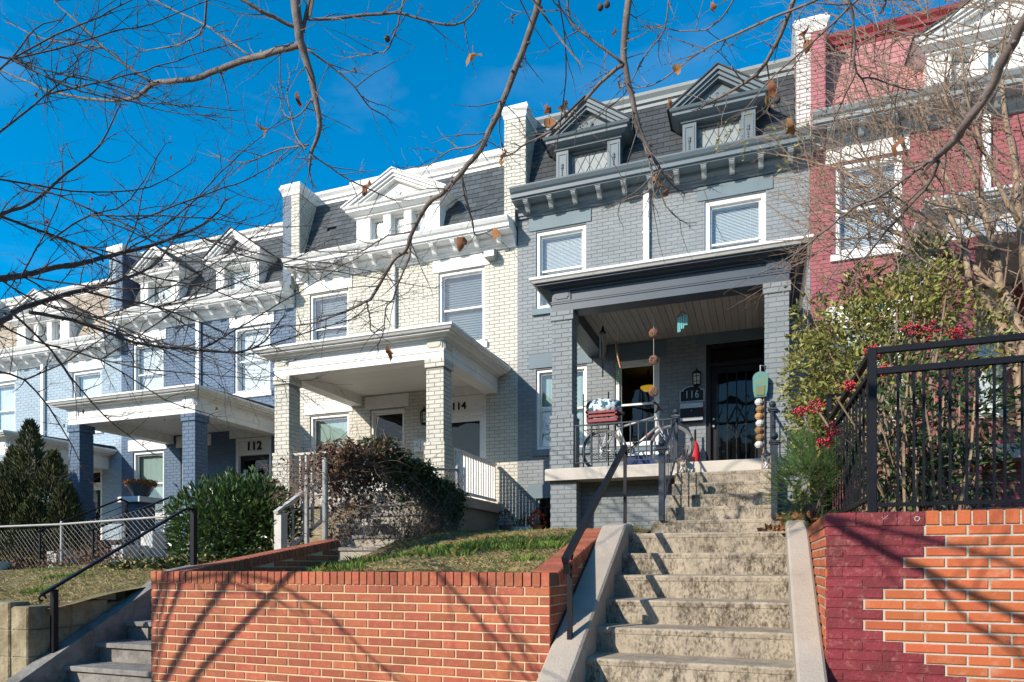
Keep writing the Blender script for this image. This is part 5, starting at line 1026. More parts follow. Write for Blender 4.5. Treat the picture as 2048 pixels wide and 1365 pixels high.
for i in range(14): b = MB(); a = rng.uniform(0, 6.28); b.tube([(-1.2 + .08 * math.cos(a), 11.2 + .08 * math.sin(a), FL + .03), (-1.2 + .24 * math.cos(a), 11.2 + .24 * math.sin(a), FL + rng.uniform(.3, .5))], [.016, .01], 5); b.build('stick', M['bark'], lg)
# hanging ornaments
CZ = I['cz']
t = thing('wind_chime', (-2.38, 10.7, 3.4), 'copper tube wind chime hanging nearest the left porch column', 'wind chime', 'ornaments hanging from the porch ceiling')
b = MB(); b.tube([(-2.38, 10.7, CZ), (-2.38, 10.7, 3.1)], .003, 4); b.build('string', M['thread'], t)
b = MB(); b.lathe((-2.38, 10.7, 3.72), [(.062, 0), (.055, .02), (.03, .05), (.02, .09), (.005, .13)], 10); b.build('cap', M['black'], t)
for q in range(5): a = q * 1.257; b = MB(); b.tube([(-2.38 + .045 * math.cos(a), 10.7 + .045 * math.sin(a), 3.7), (-2.38 + .045 * math.cos(a), 10.7 + .045 * math.sin(a), 3.42 - .03 * q)], .008, 6); b.build('tube', M['copper'], t)
b = MB(); b.tube([(-2.38, 10.7, 3.35), (-2.38, 10.7, 3.02)], .011, 6); b.ball((-2.38, 10.7, 3.18), .02, 8); b.build('striker', M['bark2'], t)
t = thing('bead_hanging', (-2.15, 11.0, 3.3), 'slanting bamboo stick with strings of green beads', 'ornament', 'ornaments hanging from the porch ceiling')
b = MB(); b.tube([(-2.2, 11.0, CZ), (-2.2, 11.0, 3.62)], .003, 4); b.build('string', M['thread'], t); b = MB(); b.tube([(-2.22, 10.98, 3.66), (-2.18, 10.9, 3.4), (-2.12, 10.85, 3.18)], .017, 8); b.build('stick', M['copper'], t)
b = MB()
for s in range(3):
    for q in range(22): b.ball((-2.23 + .025 * s + .006 * math.sin(q), 11.0, 3.6 - q * .03), .0125, 5)
b.build('beads', M['bead'], t)
t = thing('twig_ball_garland', (-1.54, 10.5, 3.2), 'string of three brown twig balls hanging in the porch opening', 'ornament', 'ornaments hanging from the porch ceiling')
b = MB(); b.tube([(-1.54, 10.5, CZ), (-1.54, 10.5, 2.6)], .0035, 4); b.build('string', M['thread'], t)
for z in (3.56, 3.15, 2.66):
    b = MB()
    for q in range(16):
        ax = Vector((rng.gauss(0, 1), rng.gauss(0, 1), rng.gauss(0, 1))).normalized(); u = ax.orthogonal().normalized(); v = ax.cross(u)
        b.tube([tuple(Vector((-1.54, 10.5, z)) + (u * math.cos(a * .5236) + v * math.sin(a * .5236)) * .072) for a in range(13)], .0045, 4, cap=False)
    b.build('twig_ball', M['wicker'], t)
t = thing('glass_chime', (-1.12, 10.5, 3.7), 'turquoise glass chime hanging under the ceiling boards', 'wind chime', 'ornaments hanging from the porch ceiling')
b = MB(); b.tube([(-1.12, 10.5, CZ), (-1.12, 10.5, 3.83)], .003, 4); b.build('string', M['thread'], t); b = MB(); b.tube([(-1.18, 10.48, 3.75), (-1.12, 10.5, 3.84), (-1.05, 10.52, 3.8)], .009, 6); b.build('driftwood', M['wood'], t)
for q in range(6): b = MB(); x = -1.18 + q * .025; b.box(x, 10.485 + .006 * q, 3.53 + .025 * q - .02 * (q % 2), x + .017, 10.491 + .006 * q, 3.75 + .012 * q); b.build('glass_strip', M['tealg'], t)
t = thing('fabric_pouch', (.02, 10.02, 2.5), 'rounded teal fabric pouch hung beside the right porch column', 'pouch')
b = MB(); px_ = []
for q in range(13): a = math.pi * q / 12; px_.append((.0 + .1 * math.cos(a), 2.58 + .09 * math.sin(a)))
px_ = px_ + [(-.095, 2.42), (-.075, 2.32), (.075, 2.32), (.095, 2.42)]
b.prism_y(px_[::-1], 9.93, 10.0); b.build('pouch', M['teal'], t); b = MB(); b.box(-.055, 9.918, 2.34, .055, 9.931, 2.47); b.build('pocket', mat('olive_cloth', (.14, .16, .07)), t); b = MB(); b.tube([(0, 9.96, 2.66), (0, 9.96, 2.76), (.08, 10.06, 2.77)], .009, 6); b.build('hook', M['silver'], t)
t = thing('hanging_planter', (-.0, 9.98, 1.9), 'string of small tan ceramic pots under the teal pouch', 'planter')
b = MB(); b.tube([(.045, 9.98, FL), (.045, 9.98, 2.32)], .012, 6); b.build('pole', M['copper'], t)
for q in range(7): b = MB(); b.lathe((-.02 + .012 * (q % 2), 9.96, 1.62 + q * .098), [(.03, 0), (.052, .03), (.055, .06), (.035, .085), (.03, .09)], 10); b.build('pot', M['tan'] if q % 3 else M['potw'], t)
for X, lab in ((-1.045, 'small wooden lantern on the left end of the second porch step'), (.075, 'small wooden lantern beside the right iron post')):
    t = thing('lantern', (X, 9.82, 1.29), lab, 'lantern', 'wooden lanterns on the porch steps'); z0 = 1.292; h = .19; r = .06
    b = MB(); b.box(X - r, 9.82 - r, z0, X + r, 9.82 + r, z0 + .018); b.build('base', M['wood'], t)
    b = MB()
    for sx_ in (-1, 1):
        for sy in (-1, 1): b.bar((X + sx_ * r * .9, 9.82 + sy * r * .9, z0 + .018), (X + sx_ * r * .9, 9.82 + sy * r * .9, z0 + h), .013)
    for a in (1, -1): b.bar((X - a * r * .85, 9.82 - r * .9, z0 + .02), (X + a * r * .85, 9.82 - r * .9, z0 + h), .008); b.bar((X - r * .9, 9.82 - a * r * .85, z0 + .02), (X - r * .9, 9.82 + a * r * .85, z0 + h), .008)
    b.build('frame', M['wood'], t); b = MB(); b.lathe((X, 9.82, z0 + h), [(r * 1.45, 0), (r * 1.4, .012), (r * .5, .05), (.02, .055), (.015, .075)], 4); b.build('roof', M['potg'], t); b = MB(); b.lathe((X, 9.82, z0 + .02), [(.025, 0), (.025, .09)], 8); b.build('candle', M['plastic'], t)
t = thing('ceiling_lamp', (-2.1, 13.6, 3.55), 'lit amber dome lamp seen through the porch window', 'lamp')
b = MB(); b.lathe((-2.1, 13.6, 3.53), [(.03, -.07), (.1, -.05), (.15, -.01), (.16, .025), (.1, .03)], 16); b.build('lamp_shade', M['amber'], t); b = MB(); b.tube([(-2.1, 13.6, 3.57), (-2.1, 13.6, 3.9)], .02, 6); b.build('stem', M['black'], t)
# potted plants left of the grey house
VP = []
for x, y, lab, kd in ((-4.52, 11.9, 'dark pot of red leaved plant at the corner of the cream foundation', 0), (-4.2, 12.05, 'pale trough with small plants under the basement window', 1), (-3.98, 12.2, 'terracotta pot with upright red flower by the basement window', 2)):
    t = thing('potted_plant', (x, y, .55), lab, 'potted plant', 'pots beside the grey house'); z = z_lawn(x, y) + .0
    b = MB()
    if kd == 1: b.cbox(x - .17, y - .1, z, x + .17, y + .1, z + .17, .015)
    else: b.lathe((x, y, z), [(.08, 0), (.12, .16), (.13, .2), (.11, .2), (.1, .17)], 12)
    b.build('pot', (M['potg'], M['potw'], M['terra'])[kd], t); VP.append((t, x, y, z + .18, kd))
# cream porch
for X, nn, lab in ((-6.64, '1', 'left white mailbox marked 1 on the cream porch wall'), (-6.475, '2', 'right white mailbox marked 2 on the cream porch wall')):
    t = thing('mailbox', (X, D, 2.45), lab, 'mailbox', 'pair of mailboxes on the cream porch')
    b = MB(); b.prism_x([(D - .12, 2.34), (D - .004, 2.34), (D - .004, 2.6), (D - .06, 2.6), (D - .12, 2.55)], X - .075, X + .075); b.build('box_body', M['boxw'], t); b = MB(); b.prism_x([(D - .128, 2.53), (D - .121, 2.53), (D - .121, 2.55), (D - .06, 2.605), (D - .06, 2.612), (D - .128, 2.556)], X - .078, X + .078); b.build('lid', M['boxw'], t)
    text_part('numeral', nn, .1, (X, D - .124, 2.46), M['black'], t, .003)
t = thing('vent_hood', (-5.0, D, 6.13), 'small grey box vent hood high on the cream wall', 'vent')
b = MB(); b.prism_x([(D - .22, 6.06), (D - .004, 6.06), (D - .004, 6.24), (D - .16, 6.22), (D - .22, 6.17)], -5.11, -4.9); b.build('hood', M['galv'], t); b = MB(); b.box(-5.09, D - .2, 6.045, -4.92, D - .03, 6.059); b.build('flap', M['palegrey'], t)
t = thing('plant_pot', (-5.6, 8.95, .3), 'grey and white pot standing on the pale steps behind the vine', 'pot')
b = MB(); b.lathe((-5.55, 8.9, .455), [(.1, 0), (.13, .1), (.135, .13)], 14); b.build('pot', M['potg'], t); b = MB(); b.lathe((-5.55, 8.9, .585), [(.14, 0), (.15, .1), (.13, .1), (.12, .02)], 14); b.build('rim', M['potw'], t)
# blue porch
t = thing('pedestal', (-13.0, 11.3, .5), 'blue brick pedestal with white cap on the blue porch', 'pedestal')
b = MB(); b.box(-13.19, 11.1, .5, -12.81, 11.5, 1.38); sh_ = b.build('shaft', BLUE[1], t); en = []
lay(en, 0, (-13.198, 11.092), (1, 0), (0, -1), .396, .5, 1.38); lay(en, 0, (-12.802, 11.092), (0, 1), (1, 0), .416, .5, 1.38); set_bricks(en, [sh_], [BLUE[0]], .008, 300, sh_)
b = MB(); b.cbox(-13.33, 10.98, 1.38, -12.68, 11.62, 1.5, .012); b.build('cap', M['white'], t)
t = thing('planter_bowl', (-13.0, 11.3, 1.5), 'dark glazed bowl of dry orange plants on the white pedestal cap', 'planter'); PB_ = t
b = MB(); b.lathe((-13.0, 11.3, 1.5), [(.13, 0), (.17, .05), (.25, .2), (.28, .26), (.29, .28), (.26, .28), (.2, .2)], 16); b.build('bowl', M['potg'], t, True)
t = thing('plastic_chair', (-11.2, 10.75, .5), 'white plastic armchair on the blue porch', 'chair')
b = MB(); b.cbox(-11.45, 10.5, .9, -10.95, 10.98, .93, .012); b.build('seat', M['plastic'], t); b = MB()
for q in range(5): b.bar((-11.42 + q * .11, 10.99, .93), (-11.42 + q * .11, 11.08, 1.3), .07, .02)
b.bar((-11.47, 11.08, 1.3), (-10.93, 11.08, 1.3), .06, .03); b.build('backrest', M['plastic'], t)
for sx_ in (-1, 1):
    b = MB(); b.bar((-11.2 + sx_ * .26, 10.5, 1.12), (-11.2 + sx_ * .26, 11.04, 1.12), .05, .025); b.bar((-11.2 + sx_ * .26, 10.52, .93), (-11.2 + sx_ * .26, 10.52, 1.12), .04); b.build('armrest', M['plastic'], t)
    for y in (10.53, 10.97): b = MB(); b.bar((-11.2 + sx_ * .23, y, .9), (-11.2 + sx_ * .26, y + (-.04 if y < 10.7 else .06), .5), .04); b.build('leg', M['plastic'], t)
t = thing('hanging_basket', (-14.0, 10.6, 1.2), 'white tub hung on the rail of the blue porch', 'basket')
b = MB(); b.lathe((-14.1, 10.3, 1.0), [(.12, 0), (.2, .2), (.21, .22), (.19, .22), (.11, .02)], 14); b.build('tub', M['plastic'], t); b = MB(); b.tube([(-14.27, 10.3, 1.2), (-14.22, 10.3, 1.38), (-14.1, 10.3, 1.44), (-13.98, 10.3, 1.38), (-13.93, 10.3, 1.2)], .008, 5); b.build('handle', M['galv'], t)
for (x, y, z, lab, c) in ((-12.75, 8.9, -.2, 'yellow toy seat in the dry plants behind the chain link fence', 'y'),):
    t = thing('garden_chair', (x, y, z), lab, 'chair'); ym = mat('yellow_plastic', (.5, .28, .03)); b = MB(); b.cbox(x - .2, y - .18, z + .3, x + .2, y + .18, z + .34, .01); b.build('seat', ym, t); b = MB(); b.cbox(x - .2, y + .15, z + .34, x + .2, y + .18, z + .62, .008); b.build('backrest', ym, t)
    for a in (-.17, .17):
        for c_ in (-.14, .14): b = MB(); b.bar((x + a, y + c_, z), (x + a, y + c_, z + .3), .03); b.build('leg', ym, t)
PLANE = [
  [(-3.07,3.9,4.16,0.042),(-3.07,3.97,3.79,0.0366),(-3.07,4.03,3.66,0.0311),(-3.04,4.1,3.45,0.0254),(-3.04,4.17,3.23,0.0196),(-3.15,4.23,3.11,0.0137),(-3.23,4.3,3.0,0.0076)],
  [(-3.06,4.0,3.72,0.0267),(-3.3,4.05,3.77,0.0256),(-3.57,4.1,3.82,0.0245),(-3.95,4.15,3.86,0.0234),(-4.3,4.2,3.9,0.0221),(-4.68,4.25,4.01,0.0208),(-4.87,4.3,4.04,0.0191),(-5.01,4.35,4.05,0.0172),(-5.22,4.4,4.09,0.0154),(-5.61,4.45,4.21,0.0136),(-6.33,4.5,4.49,0.0119),(-6.68,4.55,4.7,0.0097),(-7.19,4.6,4.99,0.0076)],
  [(-4.84,4.3,4.08,0.0127),(-5.09,4.24,4.27,0.0115),(-5.24,4.18,4.4,0.0102),(-5.43,4.12,4.59,0.0089),(-5.59,4.06,4.74,0.0077),(-5.66,4.0,4.86,0.0063)],
  [(-5.27,4.2,4.41,0.0085),(-5.79,4.3,4.66,0.0075),(-6.32,4.4,4.93,0.0062),(-6.89,4.5,5.3,0.0049)],
  [(-3.06,4.0,3.81,0.016),(-3.18,3.9,3.84,0.0141),(-3.27,3.8,3.86,0.0122),(-3.41,3.7,3.93,0.0103)],
  [(-3.62,4.1,3.85,0.0094),(-3.97,4.2,4.15,0.0089),(-4.25,4.3,4.4,0.0082),(-4.7,4.4,4.73,0.0075),(-5.13,4.5,5.06,0.0067)],
  [(-4.15,4.2,4.3,0.01),(-4.35,4.3,4.33,0.0082),(-4.7,4.4,4.42,0.0064),(-5.19,4.5,4.57,0.0045)],
  [(-3.01,4.0,3.87,0.0124),(-2.73,4.1,3.89,0.0112),(-2.43,4.2,3.91,0.01),(-2.24,4.3,3.88,0.0089),(-2.05,4.4,3.87,0.0078),(-1.94,4.5,4.02,0.0066),(-1.92,4.6,4.21,0.0055)],
  [(-2.39,4.2,3.88,0.0071),(-2.55,4.33,3.79,0.0061),(-2.8,4.47,3.9,0.0051),(-3.11,4.6,4.05,0.004)],
  [(-3.02,4.0,3.66,0.0089),(-2.92,4.12,3.61,0.0077),(-2.79,4.25,3.5,0.0064),(-2.74,4.38,3.42,0.0051),(-2.67,4.5,3.41,0.0038)],
  [(-3.16,4.2,3.13,0.0075),(-3.5,4.3,3.23,0.0068),(-3.83,4.4,3.27,0.0061),(-4.12,4.5,3.37,0.0052),(-4.43,4.6,3.55,0.0043)],
  [(-3.15,4.2,3.06,0.0075),(-3.0,4.37,2.97,0.0063),(-2.84,4.53,2.91,0.0052),(-2.72,4.7,2.89,0.004)],
  [(-3.03,4.1,3.41,0.0073),(-3.26,4.23,3.4,0.0063),(-3.51,4.37,3.54,0.0052),(-3.67,4.5,3.82,0.0041)],
  [(-3.11,4.1,3.03,0.0073),(-3.28,4.2,3.23,0.0063),(-3.43,4.3,3.6,0.0052),(-3.49,4.4,3.87,0.004)],
  [(-1.32,4.2,3.81,0.0261),(-1.43,4.24,3.55,0.0253),(-1.54,4.28,3.37,0.0244),(-1.62,4.32,3.25,0.0234),(-1.75,4.36,3.06,0.0225),(-1.86,4.41,2.94,0.0215),(-1.98,4.45,2.88,0.0205),(-2.16,4.49,2.76,0.0196),(-2.35,4.53,2.69,0.0185),(-2.49,4.57,2.54,0.0174),(-2.58,4.61,2.42,0.0161),(-2.71,4.65,2.38,0.0149),(-2.91,4.69,2.16,0.0137),(-3.02,4.74,2.14,0.0123),(-3.23,4.78,2.1,0.011),(-3.45,4.82,2.08,0.0096),(-3.63,4.86,2.08,0.0081),(-3.96,4.9,2.11,0.0066)],
  [(-2.57,4.7,2.57,0.0098),(-2.62,4.76,2.45,0.0091),(-2.77,4.81,2.25,0.0084),(-2.83,4.87,2.19,0.0076),(-2.94,4.93,2.14,0.0069),(-2.99,4.99,2.03,0.006),(-3.03,5.04,1.97,0.0052),(-3.12,5.1,1.9,0.0043)],
  [(-3.04,4.8,2.16,0.0082),(-3.08,4.88,2.13,0.0073),(-3.1,4.95,2.07,0.0064),(-3.13,5.02,2.0,0.0054),(-3.12,5.1,2.03,0.0043)],
  [(-2.05,4.5,2.85,0.0091),(-2.07,4.6,2.76,0.0079),(-2.05,4.7,2.62,0.0066),(-2.07,4.8,2.55,0.0053),(-2.0,4.9,2.61,0.0039)],
  [(-2.52,4.6,2.56,0.0077),(-2.77,4.68,2.61,0.0071),(-2.99,4.76,2.59,0.0065),(-3.18,4.84,2.61,0.0059),(-3.43,4.92,2.69,0.0052),(-3.68,5.0,2.77,0.0044)],
  [(-1.76,4.4,3.09,0.007),(-1.95,4.53,3.06,0.0064),(-2.21,4.65,3.15,0.0057),(-2.45,4.78,3.16,0.0049),(-2.79,4.9,3.27,0.0041)],
  [(-1.63,4.3,3.2,0.0068),(-1.75,4.5,3.18,0.0054),(-1.8,4.7,3.06,0.0037)],
  [(-0.79,4.4,3.82,0.0277),(-0.84,4.46,3.55,0.0256),(-0.86,4.51,3.39,0.0233),(-0.82,4.57,3.19,0.0208),(-0.79,4.63,3.04,0.0183),(-0.76,4.69,2.94,0.0158),(-0.69,4.74,2.81,0.0131),(-0.64,4.8,2.75,0.0105)],
  [(-0.86,4.5,3.35,0.0151),(-1.04,4.6,3.34,0.0135),(-1.25,4.7,3.26,0.0118),(-1.43,4.8,3.22,0.01),(-1.66,4.9,3.24,0.008),(-1.86,5.0,3.24,0.0059)],
  [(-0.86,4.5,3.35,0.01),(-1.01,4.4,3.45,0.0094),(-1.17,4.3,3.57,0.0088),(-1.16,4.2,3.73,0.008)],
  [(-0.64,4.7,2.71,0.0069),(-0.6,4.83,2.69,0.0059),(-0.51,4.97,2.67,0.0048),(-0.34,5.1,2.74,0.0036)],
  [(-0.64,4.7,2.71,0.0069),(-0.73,4.8,2.64,0.0059),(-0.91,4.9,2.66,0.0049),(-1.04,5.0,2.69,0.0037)],
  [(-0.76,4.7,2.92,0.0069),(-0.63,4.85,2.54,0.0053),(-0.51,5.0,2.47,0.0036)],
  [(0.22,4.4,3.48,0.018),(0.12,4.55,3.32,0.0153),(-0.02,4.7,3.21,0.0123),(-0.28,4.85,3.21,0.009),(-0.41,5.0,3.27,0.0054)],
  [(0.38,4.3,3.3,0.0087),(-0.1,4.45,3.33,0.0078),(-0.34,4.6,3.39,0.0066),(-0.64,4.75,3.36,0.0052),(-0.85,4.9,3.45,0.0036)],
  [(0.55,4.2,3.18,0.0083),(0.33,4.33,3.1,0.0068),(0.09,4.47,3.03,0.0051),(-0.12,4.6,2.91,0.0032)],
  [(-1.27,4.3,3.81,0.0066),(-1.25,4.47,3.5,0.0057),(-1.33,4.63,3.18,0.0047),(-1.41,4.8,3.1,0.0037)],
  [(-0.54,4.4,3.68,0.0064),(-0.59,4.5,3.51,0.0057),(-0.73,4.6,3.45,0.0051),(-0.89,4.7,3.29,0.0044),(-1.09,4.8,3.25,0.0036)],
  [(-0.12,4.4,3.55,0.0062),(-0.24,4.53,3.5,0.0054),(-0.41,4.67,3.58,0.0045),(-0.73,4.8,3.79,0.0035)],
  [(1.16,3.4,2.46,0.0248),(1.09,3.51,2.38,0.0244),(1.04,3.63,2.3,0.0239),(1.01,3.74,2.23,0.0231),(0.94,3.86,2.15,0.0223),(0.93,3.97,2.15,0.0213),(0.91,4.09,2.17,0.0201),(0.89,4.2,2.19,0.0188)],
  [(0.89,4.2,2.19,0.0121),(0.85,4.29,2.21,0.0112),(0.8,4.37,2.21,0.0103),(0.65,4.46,2.16,0.0094),(0.56,4.54,2.17,0.0084),(0.46,4.63,2.15,0.0073),(0.3,4.71,2.06,0.0062),(0.15,4.8,2.01,0.0049)],
  [(0.9,4.2,2.17,0.0121),(0.88,4.3,2.12,0.0111),(0.8,4.4,2.05,0.01),(0.74,4.5,2.01,0.0088),(0.68,4.6,1.97,0.0076),(0.62,4.7,1.92,0.0062),(0.52,4.8,1.88,0.0048)],
  [(0.88,4.3,2.12,0.0055),(0.76,4.42,2.05,0.005),(0.6,4.55,1.99,0.0045),(0.5,4.67,1.91,0.0039),(0.36,4.8,1.78,0.0032)],
  [(0.44,4.0,3.07,0.008),(0.48,4.12,2.94,0.0072),(0.51,4.25,2.78,0.0064),(0.63,4.38,2.8,0.0054),(0.8,4.5,2.78,0.0044)],
  [(0.51,4.3,2.81,0.0057),(0.46,4.5,2.78,0.0045),(0.38,4.7,2.65,0.0032)],
  [(1.04,4.0,2.89,0.0063),(0.83,4.17,2.85,0.0054),(0.67,4.33,3.04,0.0043),(0.56,4.5,3.1,0.003)],
]
LEFTT = [
  [(-4.68,2.6,1.65,0.0301),(-4.51,2.89,1.81,0.0286),(-4.75,3.18,1.98,0.0278),(-4.83,3.47,2.17,0.0261),(-4.84,3.76,2.34,0.0239),(-4.83,4.04,2.53,0.0214),(-4.71,4.33,2.73,0.0183),(-4.65,4.62,2.97,0.0149),(-4.71,4.91,3.25,0.0113),(-4.88,5.2,3.55,0.0073)],
  [(-4.5,2.5,1.27,0.0289),(-4.39,2.81,1.5,0.0275),(-4.73,3.12,1.71,0.0266),(-4.93,3.44,1.92,0.0249),(-4.92,3.75,2.12,0.0222),(-5.06,4.06,2.31,0.0193),(-5.14,4.38,2.52,0.0158),(-5.16,4.69,2.79,0.0117),(-5.19,5.0,3.31,0.0072)],
  [(-4.85,2.8,2.13,0.0191),(-4.94,3.16,2.42,0.0176),(-5.13,3.52,2.73,0.0158),(-5.29,3.88,3.16,0.0134),(-5.35,4.24,3.62,0.0104),(-5.55,4.6,4.25,0.0069)],
  [(-4.99,3.0,2.42,0.0151),(-5.18,3.31,2.53,0.0148),(-5.15,3.63,2.55,0.014),(-5.17,3.94,2.58,0.0131),(-5.19,4.26,2.61,0.0119),(-5.17,4.57,2.6,0.0106),(-4.91,4.89,2.6,0.009),(-4.71,5.2,2.55,0.0072)],
  [(-4.7,3.2,1.73,0.0188),(-4.69,3.51,1.78,0.018),(-4.67,3.83,1.77,0.0168),(-4.68,4.14,1.79,0.0154),(-4.48,4.46,1.82,0.0136),(-4.33,4.77,1.88,0.0117),(-4.33,5.09,2.07,0.0096),(-4.38,5.4,2.4,0.0073)],
  [(-4.46,3.4,1.92,0.0123),(-4.69,3.85,2.06,0.0116),(-4.77,4.3,2.17,0.0105),(-4.97,4.75,2.28,0.0091),(-4.95,5.2,2.29,0.0073)],
  [(-4.85,3.2,1.73,0.0121),(-5.13,3.65,1.66,0.0111),(-5.38,4.1,1.47,0.0095),(-5.55,4.55,1.28,0.0074),(-5.63,5.0,1.11,0.0049)],
  [(-5.21,3.2,1.39,0.0125),(-5.64,3.8,1.51,0.0109),(-6.06,4.4,1.29,0.0084),(-6.45,5.0,0.87,0.0051)],
  [(-4.82,2.9,2.7,0.0114),(-5.01,3.27,3.13,0.0102),(-5.19,3.65,3.63,0.0087),(-5.37,4.03,4.09,0.0068),(-5.46,4.4,4.28,0.0045)],
  [(-4.99,3.0,3.19,0.0101),(-5.3,3.47,3.81,0.0088),(-5.71,3.93,4.49,0.007),(-6.06,4.4,5.02,0.0046)],
  [(-4.88,3.0,2.6,0.01),(-5.06,3.45,2.81,0.0092),(-5.03,3.9,2.98,0.008),(-4.9,4.35,3.23,0.0064),(-4.92,4.8,3.68,0.0046)],
  [(-5.21,3.2,1.81,0.0107),(-5.36,3.65,1.76,0.0098),(-5.17,4.1,1.71,0.0083),(-4.95,4.55,1.46,0.0066),(-4.88,5.0,1.42,0.0047)],
  [(-5.0,3.2,2.0,0.0088),(-5.12,3.6,1.98,0.0081),(-5.1,4.0,2.0,0.0072),(-4.79,4.4,1.84,0.0059),(-4.63,4.8,1.67,0.0045)],
  [(-4.48,3.0,1.87,0.0081),(-5.02,3.53,2.47,0.0075),(-5.6,4.07,3.15,0.0064),(-6.3,4.6,3.99,0.0048)],
  [(-4.06,3.4,2.13,0.0085),(-4.56,3.93,2.69,0.0078),(-5.12,4.47,3.31,0.0066),(-5.57,5.0,3.92,0.0049)],
  [(-3.92,3.6,2.27,0.007),(-4.12,4.07,2.56,0.0065),(-4.37,4.53,2.73,0.0057),(-4.47,5.0,3.19,0.0046)],
  [(-4.5,3.2,2.19,0.0084),(-4.86,3.77,2.7,0.0077),(-5.11,4.33,3.15,0.0065),(-5.33,4.9,4.01,0.0048)],
]
MYRTLE = [
  [(2.21,7.2,1.11,0.0577),(2.19,7.27,1.67,0.0537),(2.17,7.34,1.89,0.0496),(2.11,7.41,2.14,0.0454),(2.03,7.48,2.39,0.0412),(1.94,7.55,2.57,0.0368),(1.89,7.62,2.75,0.0323),(1.72,7.69,3.09,0.0277),(1.54,7.76,3.45,0.023),(1.29,7.83,3.73,0.0182),(1.07,7.9,4.17,0.013)],
  [(2.25,7.2,1.11,0.0576),(2.21,7.24,1.96,0.0534),(2.19,7.28,2.09,0.0491),(2.15,7.32,2.26,0.0447),(2.1,7.36,2.46,0.0403),(2.08,7.4,2.53,0.0357),(2.05,7.44,2.93,0.0311),(1.94,7.48,3.43,0.0266),(1.87,7.52,3.8,0.0218),(1.72,7.56,4.24,0.0171),(1.68,7.6,4.66,0.0121)],
  [(2.06,7.3,2.49,0.0341),(1.96,7.42,2.65,0.0306),(1.83,7.53,2.91,0.027),(1.57,7.65,3.15,0.0234),(1.33,7.77,3.34,0.0194),(0.98,7.88,3.61,0.0153),(0.66,8.0,3.83,0.0108)],
  [(2.3,7.2,1.02,0.053),(2.29,7.23,1.91,0.0466),(2.26,7.27,2.55,0.0403),(2.2,7.3,3.07,0.0338),(2.17,7.33,3.63,0.0273),(2.1,7.37,4.17,0.0206),(2.08,7.4,4.71,0.0138)],
  [(1.81,7.3,2.63,0.0277),(1.79,7.46,3.07,0.0241),(1.64,7.62,3.56,0.0205),(1.46,7.78,3.98,0.0166),(1.31,7.94,4.51,0.0124),(1.2,8.1,4.95,0.008)],
  [(2.01,7.3,2.87,0.0251),(1.84,7.42,3.19,0.0211),(1.67,7.55,3.76,0.0169),(1.53,7.67,4.35,0.0124),(1.47,7.8,4.95,0.0076)],
  [(2.2,7.3,3.07,0.0226),(2.03,7.22,3.38,0.0186),(1.85,7.15,3.82,0.0146),(1.72,7.08,4.25,0.0106),(1.68,7.0,4.52,0.0067)],
  [(1.53,7.5,3.09,0.0169),(1.27,7.67,3.46,0.0144),(0.88,7.85,4.08,0.0118),(0.61,8.02,4.34,0.0088),(0.21,8.2,4.63,0.0056)],
  [(1.66,7.4,2.97,0.0165),(1.41,7.53,3.07,0.014),(1.13,7.65,3.27,0.0113),(0.82,7.78,3.38,0.0084),(0.55,7.9,3.32,0.0054)],
]
LEAVES = [(-3.69, 4.3, 3.43, 0.121), (-1.96, 4.5, 3.7, 0.14), (-2.91, 4.6, 2.97, 0.109), (-1.47, 4.8, 3.27, 0.107), (-1.35, 4.8, 3.35, 0.121), (-2.13, 4.7, 2.46, 0.104), (-1.87, 4.7, 2.49, 0.097), (-1.8, 4.7, 3.03, 0.111), (-0.62, 4.9, 2.66, 0.094), (-0.69, 4.9, 2.76, 0.094), (-0.58, 4.7, 3.15, 0.063), (0.07, 4.7, 3.09, 0.097), (0.04, 4.7, 3.01, 0.091), (0.18, 4.7, 2.81, 0.091), (-0.93, 4.7, 3.36, 0.077), (-0.92, 4.5, 3.58, 0.06), (-0.52, 4.6, 3.3, 0.068), (0.73, 4.4, 2.41, 0.098), (0.66, 4.3, 3.16, 0.076), (-0.28, 4.4, 3.49, 0.065), (-1.62, 4.4, 3.79, 0.065), (-3.33, 4.3, 3.58, 0.089), (-3.0, 5.1, 1.83, 0.098), (-2.89, 4.4, 3.76, 0.046), (-1.45, 4.7, 3.32, 0.07), (0.25, 4.4, 3.17, 0.072), (0.27, 4.4, 3.11, 0.072)]
